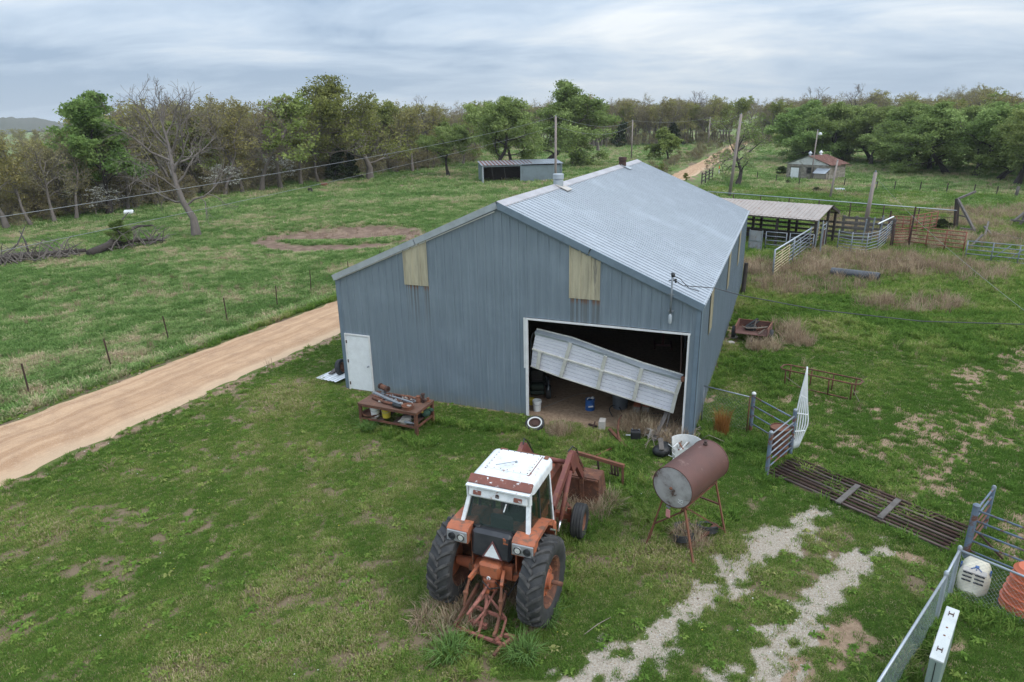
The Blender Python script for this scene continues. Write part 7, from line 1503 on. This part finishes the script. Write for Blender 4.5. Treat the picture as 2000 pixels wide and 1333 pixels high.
wp = np.array(wp); u_, v_ = bl(wp[:, 0], wp[:, 1]); e0_, e1_ = road_edges(v_); ok = ~((u_ > e0_ - 3) & (u_ < e1_ + 3) & (v_ < 420)); wp = wp[ok]
scatter('woods', wp[:, :3], wp[:, 3], wr.uniform(0, 6.28, len(wp)), wr.choice([0, 1, 2, 2, 3, 3, 3, 4], len(wp)), WV)
# undergrowth along the edges of the woods and the road
BV2 = [joined('brushy'), joined('leafbush')]; ub = []
for x0, x1, fr, n, d in ((-300, 930, FRL, 420, (-1.5, 16)), (920, 2200, FRB, 260, (-2, 14))):
    for _ in range(n):
        x = wr.uniform(x0, x1); v = np.interp(x, [a for a, b in fr], [b for a, b in fr]); p = at(x, v)[:2]; r = np.hypot(*p); q = p * (r + wr.uniform(*d)) / r; ub.append((q[0], q[1], float(gz(*q)), wr.uniform(.5, 1.4)))
for _ in range(120):
    v = wr.uniform(70, 260); e0, e1 = road_edges(v); u = e0 - wr.uniform(1.0, 5.0) if wr.random() < .8 else e1 + wr.uniform(1, 3) * (v > 190); q = BO + u * BU + v * BV; ub.append((q[0], q[1], float(gz(*q)), wr.uniform(.25, .7)))
ub = np.array(ub); scatter('undergrowth', ub[:, :3], ub[:, 3], wr.uniform(0, 6.28, len(ub)), (wr.random(len(ub)) < .12).astype(int), BV2)
# ---------------------------------------------------------------- grass, weeds, stones
def blade_mat(name, cols, rough=.7):
    m = bpy.data.materials.new(name); m.use_nodes = True; nt = m.node_tree; L = nt.links.new; nt.nodes.remove(nt.nodes['Principled BSDF'])
    a = nt.nodes.new('ShaderNodeAttribute'); a.attribute_type = 'INSTANCER'; a.attribute_name = 'tint'
    b = nt.nodes.new('ShaderNodeAttribute'); b.attribute_name = 'bl'
    f = _math(nt, 'ADD', a.outputs['Fac'], _math(nt, 'MULTIPLY', _math(nt, 'SUBTRACT', b.outputs['Fac'], .5), .45), True)
    rp = nt.nodes.new('ShaderNodeValToRGB'); L(f, rp.inputs[0]); e = rp.color_ramp.elements
    while len(e) < len(cols): e.new(.5)
    for i, (p_, c) in enumerate(cols): e[i].position = p_; e[i].color = (*c, 1)
    d = nt.nodes.new('ShaderNodeBsdfDiffuse'); t = nt.nodes.new('ShaderNodeBsdfTranslucent'); L(rp.outputs[0], d.inputs[0]); L(rp.outputs[0], t.inputs[0])
    mx = nt.nodes.new('ShaderNodeMixShader'); mx.inputs[0].default_value = .3; L(d.outputs[0], mx.inputs[1]); L(t.outputs[0], mx.inputs[2]); L(mx.outputs[0], nt.nodes['Material Output'].inputs[0]); return m
M['grass'] = blade_mat('grass_blades', [(0, (.095, .18, .034)), (.3, (.152, .252, .05)), (.55, (.225, .295, .072)), (.75, (.33, .33, .125)), (1, (.46, .37, .24))])
M['pasture'] = blade_mat('pasture_blades', [(0, (.12, .21, .06)), (.3, (.185, .295, .092)), (.55, (.275, .365, .14)), (.75, (.4, .4, .21)), (1, (.55, .43, .3))])
M['dry'] = blade_mat('dry_stalks', [(0, (.18, .135, .085)), (.4, (.31, .225, .155)), (.7, (.43, .325, .225)), (1, (.53, .45, .31))])
def tuft(name, mat, n, h, rad, w, lean, seed, seg=2):
    R = np.random.default_rng(seed); V = []; F = []; Bv = []
    for k in range(n):
        a = R.uniform(0, 6.283); r = rad * math.sqrt(R.random()); p = np.array([r * math.cos(a), r * math.sin(a), 0]); hh = h * R.uniform(.55, 1.15); a2 = a + R.normal(0, 1.0); ln = lean * hh * R.uniform(.2, 1.2); d = np.array([math.cos(a2), math.sin(a2), 0]); s = np.array([-d[1], d[0], 0]) * w * R.uniform(.7, 1.3)
        b0 = len(V); val = R.random()
        V += [p - s, p + s, p + d * ln * .35 + [0, 0, hh * .62] - s * .7, p + d * ln * .35 + [0, 0, hh * .62] + s * .7, p + d * ln + [0, 0, hh * (1 - .25 * min(1, lean))]]; Bv += [val * .8, val * .8, val, val, min(1, val * 1.1)]
        F += [(b0, b0 + 1, b0 + 3, b0 + 2), (b0 + 2, b0 + 3, b0 + 4)]
    me = bpy.data.meshes.new(name); me.from_pydata([tuple(v) for v in V], [], F); vattr(me, 'bl', Bv); me.materials.append(M[mat]); return bpy.data.objects.new(name, me)
short = [tuft('short_tuft', 'grass', 16, .07, .10, .006, .7, s) for s in range(4)]
longt = [tuft('long_tuft', 'grass', 30, .26, .10, .009, .9, 20 + s) for s in range(3)]
past = [tuft('pasture_tuft', 'pasture', 26, .2, .17, .012, .8, 40 + s) for s in range(4)]
dry = [tuft('dry_tuft', 'dry', 18, .62, .16, .008, .55, 60 + s) for s in range(4)] + [tuft('dry_flat', 'dry', 22, .28, .2, .009, 1.6, 80 + s) for s in range(2)]
gr_ = np.random.default_rng(5)
def sample(n, r0, r1, dens=lambda r: 1.0, az=(-51, 56)):
    """points over the ground ahead of the camera, denser where dens says"""
    rr = np.linspace(r0, r1, 400); pdf = rr * np.array([dens(r) for r in rr]); cdf = np.cumsum(pdf); cdf /= cdf[-1]
    r = np.interp(gr_.random(n), cdf, rr); a = np.radians(gr_.uniform(*az, n)); return r * np.sin(a), r * np.cos(a)
def visible(x, y, pad=520):
    d = np.stack([x, y, np.zeros_like(x) - CH], -1); z = d @ FW; u = 1000 + CF * (d @ RT) / z; v = 666.5 - CF * (d @ UP) / z
    return (u > -pad) & (u < 2000 + pad) & (v < 1333 + 200)
def blocked(m, x, y):
    a = (m['u'] - CGA[0]) * CGD[0] + (m['v'] - CGA[1]) * CGD[1]; b = (m['u'] - CGA[0]) * CGN[0] + (m['v'] - CGA[1]) * CGN[1]
    cgm = (a > -.1) & (a < CGL + .1) & (b > -.16) & (b < CGW + .08)
    inb = (m['u'] > -.02) & (m['u'] < 12.58) & (m['v'] > -.03) & (m['v'] < 20.45)
    return inb | ((m['dl'] < -.1 + .4 * (m['n2'] - .5)) & (m['dr'] < -.12 + .5 * (m['n2'] - .5))) | (cgm & (gr_.random(len(x)) < .97))
def place(name, x, y, keep, scale, variants, tint, tiltamt=.12):
    x, y = x[keep], y[keep]; n = len(x); P = np.stack([x, y, gz(x, y) - .005], -1)
    return scatter(name, P, scale[keep] if np.ndim(scale) else np.full(n, scale), gr_.uniform(0, 6.283, n), gr_.integers(0, len(variants), n), variants, tint[keep], tilt=(gr_.normal(0, tiltamt, n), gr_.normal(0, tiltamt, n)))
# mown lawn and yard sward
x, y = sample(430000, 9.5, 42, lambda r: 1.0 if r < 17 else (17 / r) ** 1.6); k = visible(x, y); x, y = x[k], y[k]; m = masks(x, y); R1 = gr_.random(len(x))
keep = ~blocked(m, x, y) & (m['pasture'] < .5) & (R1 > m['gravel'] * .97) & (R1 > m['bare'] * .95) & (R1 > m['thatch'] * .92) & ~((m['dr'] < .2) & (R1 > .55 + m['dr'] * 2))
hgt = .75 + .9 * ss(.5, .75, m['n3'] * .6 + m['n1'] * .4) + .35 * m['yard']; tint = np.clip(.36 + 1.5 * (m['n3'] - .5) + .8 * (m['n1'] - .5) + gr_.normal(0, .2, len(x)) - .18 * m['yard'] - .3 * ss(1.6, .2, m['dr']), 0, .8)
tint = np.where(gr_.random(len(x)) < .05, .95, tint)
place('lawn_grass', x, y, keep, hgt * gr_.uniform(.7, 1.3, len(x)), short, tint)
# longer tussocks: round the machinery, along walls and fences, on the banks
TUSS = [wpath([(870, 1200, .55), (905, 1290, .6)]), wpath([(1020, 1290, .3), (1035, 1285, .25)]), wpath([(1000, 1225, .3), (1080, 1200, .4), (1110, 1120, .3)]), wpath([(900, 1180, .5), (1000, 1200, .7)]), wpath([(1110, 1060, .5), (1180, 990, .7), (1230, 940, .6)]), wpath([(1250, 1010, .5), (1350, 1040, .8), (1420, 1010, .4)]), wpath([(1150, 880, .5), (1230, 880, .5), (1200, 900, .5)]), wpath([(720, 835, .45), (830, 870, .4)]), wpath([(690, 790, .25), (860, 830, .25), (1020, 845, .3)]),
        wpath([(1600, 975, .25), (1640, 990, .3)]), wpath([(1740, 1035, .3), (1790, 1060, .25)]), wpath([(1660, 940, .3), (1700, 935, .4)]), wpath([(1790, 1010, .3), (1880, 1050, .35)]), wpath([(1850, 1180, .4), (1790, 1290, .4), (1740, 1360, .5)]), wpath([(1900, 1210, .5), (1990, 1230, .5)]), wpath([(1375, 840, .6), (1440, 880, .7), (1480, 870, .6)]), wpath([(1440, 720, .7), (1500, 700, .8), (1520, 770, .6)]), wpath([(1420, 690, .5), (1395, 760, .5)]), wpath([(1060, 870, .4), (1040, 850, .2)]), wpath([(1500, 940, .4), (1480, 900, .4)]), wpath([(1880, 1100, .3), (1850, 1130, .3)])]
x, y = sample(54000, 9.5, 40, lambda r: 1.0 if r < 20 else (20 / r) ** 1.5); k = visible(x, y); x, y = x[k], y[k]; m = masks(x, y); tu = np.clip(pmax(x, y, TUSS), 0, 1); R1 = gr_.random(len(x))
keep = ~blocked(m, x, y) & (m['pasture'] < .5) & (m['gravel'] < .5) & ((R1 < tu * .85) | (R1 < .12 * m['yard'] + .4 * m['yard'] * ss(.5, .65, m['n3'] * .5 + m['n1'] * .5)) | ((m['dr'] < 1.3) & (R1 < .25)) | (R1 < .004))
place('tussock_grass', x, y, keep, gr_.uniform(.5, 1.25, len(x)) * np.where(tu > .1, 1, .6), longt, np.clip(.3 + .8 * (m['n1'] - .5) + gr_.normal(0, .12, len(x)) - .12 * m['yard'], 0, 1))
# clump of stiff blue-green grass blades behind the tractor, another by the table leg
for (px, s, lab) in (((1022, 1288), 1.15, 'round blue-green grass clump behind the right rear tractor wheel'), ((722, 842), 1.1, 'dark green grass clump at the front left leg of the work table'), ((1068, 1216), 1.0, 'green grass clump growing against the right rear tractor tyre'), ((880, 1285), 1.2, 'pale green grass clump at the lower left of the hitch frame')):
    o = tuft('grass_clump', 'pasture', 150, .42, .2, .009, 1.1, int(px[0])); P = at(*px); COL.objects.link(o); o.location = P; o.scale = (s,) * 3; o['label'] = lab; o['category'] = 'grass clump'
# pasture beyond the road and behind the barn
x, y = sample(230000, 14, 95, lambda r: 1.0 if r < 30 else (30 / r) ** 1.35); k = visible(x, y); x, y = x[k], y[k]; m = masks(x, y); R1 = gr_.random(len(x)); yardfar = (m['pasture'] < .3) & (np.hypot(x, y) + 8 * (m['n1'] - .5) + 6 * (gr_.random(len(x)) - .5) > 33)
keep = ~blocked(m, x, y) & (m['mud'] < .5 + .5 * (R1 < .1)) & (m['pasture'] > .3) & (R1 > m['bare'] * .93)
tint = np.clip(.36 + .8 * (m['n3'] - .5) + .5 * (m['n4'] - .5) + 1.3 * (m['n1'] - .5) + .8 * (m['n2'] - .5) + gr_.normal(0, .12, len(x)) + .3 * m['dry'], 0, 1)
place('pasture_grass', x, y, keep, gr_.uniform(.4, .95, len(x)) * (1 + .9 * ss(3, 0, m['dl']) * m['pasture']) * (1 + .008 * np.hypot(x, y)), past, tint)
k2 = ~blocked(m, x, y) & yardfar & (R1 > m['bare'] * .93); t2 = np.clip(.34 + 1.3 * (m['n3'] - .5) + .7 * (m['n1'] - .5) + gr_.normal(0, .12, len(x)) + .3 * m['dry'], 0, 1)
place('yard_long_grass', x, y, k2, gr_.uniform(.5, 1.1, len(x)) * (1 + .008 * np.hypot(x, y)), longt, t2)
x, y = sample(52000, 80, 230, lambda r: (80 / r) ** 1.5); k = visible(x, y); x, y = x[k], y[k]; m = masks(x, y); keep = ~blocked(m, x, y) & ((m['dl'] > 1.2) | (m['dr'] > 3.5))
place('far_pasture_grass', x, y, keep, gr_.uniform(1.3, 2.6, len(x)), past, np.clip(.46 + 1.2 * (m['n3'] - .5) + .9 * (m['n4'] - .5) + .8 * (m['n1'] - .5) + gr_.normal(0, .12, len(x)), 0, 1))
# broad-leaved weeds in the sward
def rosette(seed):
    R = np.random.default_rng(seed); V = []; F = []; Bv = []
    for k in range(11):
        a = k * 2.4 + R.normal(0, .2); l = R.uniform(.06, .13); d = np.array([math.cos(a), math.sin(a), 0]); s_ = np.array([-d[1], d[0], 0]) * l * .22; b0 = len(V); h = R.uniform(.02, .07)
        V += [np.zeros(3), d * l * .55 - s_ + [0, 0, h], d * l * .55 + s_ + [0, 0, h], d * l + [0, 0, h * .5]]; F += [(b0, b0 + 1, b0 + 3, b0 + 2)]; Bv += [.3, .6, .6, .8]
    me = bpy.data.meshes.new('rosette'); me.from_pydata([tuple(v) for v in V], [], F); vattr(me, 'bl', Bv); me.materials.append(M['grass']); return bpy.data.objects.new('rosette', me)
ROS = [rosette(s) for s in range(3)]
x, y = sample(20000, 9.5, 40, lambda r: 1.0 if r < 20 else 20 / r); k = visible(x, y); x, y = x[k], y[k]; m = masks(x, y); R1 = gr_.random(len(x))
keep = ~blocked(m, x, y) & (m['pasture'] < .5) & (R1 < .25 + .6 * ss(.5, .62, m['n1'])) & (R1 > m['gravel'] * .9)
place('lawn_weeds', x, y, keep, gr_.uniform(.5, 1.25, len(x)), ROS, np.clip(gr_.normal(.28, .18, len(x)), 0, .7))
# dry weeds
x, y = sample(185000, 18, 110, lambda r: 1.0 if r < 40 else (40 / r) ** 1.3); k = visible(x, y); x, y = x[k], y[k]; m = masks(x, y); R1 = gr_.random(len(x)); dr = np.clip(pmax(x, y, DRY), 0, 1) ** .6
keep = ~blocked(m, x, y) & ((R1 < dr * (.28 + ss(.38, .62, m['n1'] * .6 + m['n3'] * .4))) | (R1 < .11 * m['pasture'] * ss(.45, .65, m['n3'])) | (R1 < .3 * m['pasture'] * ss(2.6, .6, m['dl'])) | (R1 < .004) | ((m['v'] > 20) & (m['u'] > 12) & (R1 < .2 * ss(.4, .6, m['n3'] * .5 + m['n1'] * .5))))
place('dry_weeds', x, y, keep, gr_.uniform(.4, 1.15, len(x)) * np.where(dr > .2, 1.25, .75), dry, np.clip(.45 + .9 * (m['n1'] - .5) + gr_.normal(0, .15, len(x)), 0, 1))
WSPOT = [(970, 1150, .3), (930, 1200, .4), (1165, 985, .35), (1130, 960, .3), (1345, 1060, .28), (1255, 838, .45), (1240, 830, .4), (1285, 845, .3), (1090, 845, .25), (860, 1215, .35), (1000, 1170, .3), (1320, 862, .4), (1150, 1010, .3), (1095, 1010, .35), (1490, 680, .5), (1560, 670, .5)]
px_, py_ = [], []
for u, v, r in WSPOT:
    c = at(u, v); n = int(150 * r); a = gr_.uniform(0, 6.28, n); q = r * np.sqrt(gr_.random(n)) * 1.3; px_.append(c[0] + q * np.cos(a)); py_.append(c[1] + q * np.sin(a))
x, y = np.concatenate(px_), np.concatenate(py_); m = masks(x, y); keep = ~((m['u'] > 0) & (m['u'] < 7.1) & (m['v'] > 0))
place('dead_weed_stalks', x, y, keep, gr_.uniform(.45, 1.0, len(x)), dry, np.clip(gr_.normal(.68, .2, len(x)), 0, 1), .3)
# weeds coming up between the pipes of the cattle guard
px_, py_ = [], []
for u, v, r in ((1694, 938, .35), (1650, 930, .25), (1620, 945, .3), (1705, 968, .2), (1750, 990, .22), (1790, 1030, .3), (1850, 1045, .25), (1560, 925, .25), (1640, 985, .3), (1690, 1000, .3), (1740, 1030, .3), (1580, 950, .25)):
    c = at(u, v); n = int(40 * r); a = gr_.uniform(0, 6.28, n); q = r * np.sqrt(gr_.random(n)); px_.append(c[0] + q * np.cos(a)); py_.append(c[1] + q * np.sin(a))
x, y = np.concatenate(px_), np.concatenate(py_); n = len(x); scatter('guard_weeds', np.stack([x, y, np.full(n, zc - .14)], -1), gr_.uniform(.7, 1.3, n), gr_.uniform(0, 6.28, n), gr_.integers(0, 3, n), longt, np.clip(gr_.normal(.35, .15, n), 0, 1))
# orange broom sedge by the fence
mb_ = tuft('broom_sedge', 'dry', 260, .95, .2, .007, .35, 99); bm_ = blade_mat('broom_sedge_blades', [(0, (.3, .14, .045)), (1, (.48, .25, .09))]); mb_.data.materials.clear(); mb_.data.materials.append(bm_)
COL.objects.link(mb_); mb_.location = at(1408, 850); mb_['label'] = 'clump of orange-brown dry grass standing by the mesh gate'; mb_['category'] = 'grass clump'
# loose stones, litter on the verges, flowers
def stone(seed, mat):
    R = np.random.default_rng(seed); mb = MB(); mb.sphere((0, 0, 0), 1, 6, 4, sc=(1, .8, .55)); mb.v = [v * (1 + R.normal(0, .12, v.shape)) for v in mb.v]; return bpy.data.objects.new('stone', mb.mesh('stone', mat, True))
ST = [stone(1, M['concrete']), stone(2, weathered('pale_stone', (.55, .5, .43), (.4, .35, .29), .6, 9, .9)), stone(3, weathered('tan_stone', (.38, .29, .21), (.28, .21, .15), .6, 9, .9))]
x, y = sample(140000, 9.5, 30); k = visible(x, y); x, y = x[k], y[k]; m = masks(x, y); R1 = gr_.random(len(x)); keep = (R1 < .02 * (pmax(x, y, GRAVEL) > -.6) + m['gravel'] * .7) & ~m['inside']
place('drive_gravel', x, y, keep, gr_.gamma(2.5, .0042, len(x)) + .006, [ST[0], ST[2], ST[0], ST[1]], np.zeros(len(x)))
x, y = sample(70000, 12, 60, lambda r: 1.0 if r < 30 else 30 / r); k = visible(x, y); x, y = x[k], y[k]; m = masks(x, y); R1 = gr_.random(len(x)); onroad = (m['dl'] < -.1) & (m['dr'] < 0); keep = (onroad & (R1 < .3)) | ((np.abs(m['dr']) < .3) & (R1 < .3)) | ((m['bare'] > .5) & (R1 < .12) & ~m['inside'])
place('loose_stones', x, y, keep, gr_.gamma(2.5, .006, len(x)) + .006, [ST[2], ST[2], ST[1]], np.zeros(len(x)))
def flake(mat):
    mb = MB(); mb.grid([[(-1, -.6, 0), (0, -.7, .25), (1, -.5, 0)], [(-1, .6, .1), (0, .7, .3), (1, .5, .05)]]); return bpy.data.objects.new('flake', mb.mesh('flake', mat))
FLK = [flake(weathered('dead_leaf', (.13, .08, .05), (.07, .045, .035), .7, 9, 1)), flake(weathered('pale_dead_leaf', (.26, .18, .12), (.16, .11, .075), .7, 9, 1))]
x, y = sample(90000, 12, 75, lambda r: 1.0 if r < 30 else (30 / r) ** 1.2); k = visible(x, y); x, y = x[k], y[k]; m = masks(x, y); R1 = gr_.random(len(x)); keep = (R1 < np.exp(-((m['dl'] - .1) / .3) ** 2) * .8) | (R1 < .15 * np.exp(-((m['dr'] - .1) / .2) ** 2)) | ((R1 < .1 * m['thatch']) & (m['pasture'] < .5))
place('leaf_litter', x, y, keep, gr_.uniform(.02, .05, len(x)), FLK, np.zeros(len(x)), .5)
def bloom(mat):
    mb = MB(); mb.sphere((0, 0, 2.2), 1, 6, 3, sc=(1, 1, .5)); return bpy.data.objects.new('bloom', mb.mesh('bloom', mat))
BL = [bloom(weathered('white_petals', (.7, .7, .68), (.6, .6, .55), .3, 9, .8)), bloom(weathered('yellow_petals', (.6, .48, .05), (.5, .4, .05), .3, 9, .8))]
x, y = sample(900, 9.5, 34); k = visible(x, y); x, y = x[k], y[k]; m = masks(x, y); keep = ~blocked(m, x, y) & (m['pasture'] < .5) & (m['gravel'] < .3) & (gr_.random(len(x)) < .55)
place('clover_flowers', x, y, keep, gr_.uniform(.009, .017, len(x)), BL, np.zeros(len(x)))

mb = MB(); mb.lathe([(.42, 0), (.34, .2), (.3, .5), (0, .52)], n=10); solo('tree_stump', mb, M['bark_dark'], 'dark stump in the pasture at the wood edge left of the oak', 'stump', at(606, 375), smooth=40)
mb = MB(); mb.lathe([(.3, 0), (.3, .9), (0, .9)], (-.4, 0, .3), (1, .2, 0), 12); solo('rusty_drum', mb, M['rust_bright'], 'small rusty drum lying in the pasture near the cedars', 'drum', at(633, 365), smooth=40)
a, b = at(1141, 1242), at(1193, 1209); mb = MB(); mb.tube([[0, 0, .03], (b - a) * .5 + [0, 0, .07], (b - a) + [0, 0, .04]], [.008, .01, .006], 5); solo('dry_stem', mb, M['pale_wood'], 'long pale dry stem lying on the lawn left of the gravel track', 'stem', a)
# ---------------------------------------------------------------- thin haze over the distance
mb = MB(); mb.box((0, 3000, 20), (13600, 7000, 52)); hm = bpy.data.materials.new('thin_haze'); hm.use_nodes = True; nt = hm.node_tree; nt.nodes.clear()
pv = nt.nodes.new('ShaderNodeVolumePrincipled'); pv.inputs['Density'].default_value = 0.00016; pv.inputs['Color'].default_value = (.9, .94, 1.0, 1); om = nt.nodes.new('ShaderNodeOutputMaterial'); nt.links.new(pv.outputs[0], om.inputs['Volume'])
hz_ = link('haze', mb.mesh('haze', hm)); hz_['kind'] = 'stuff'
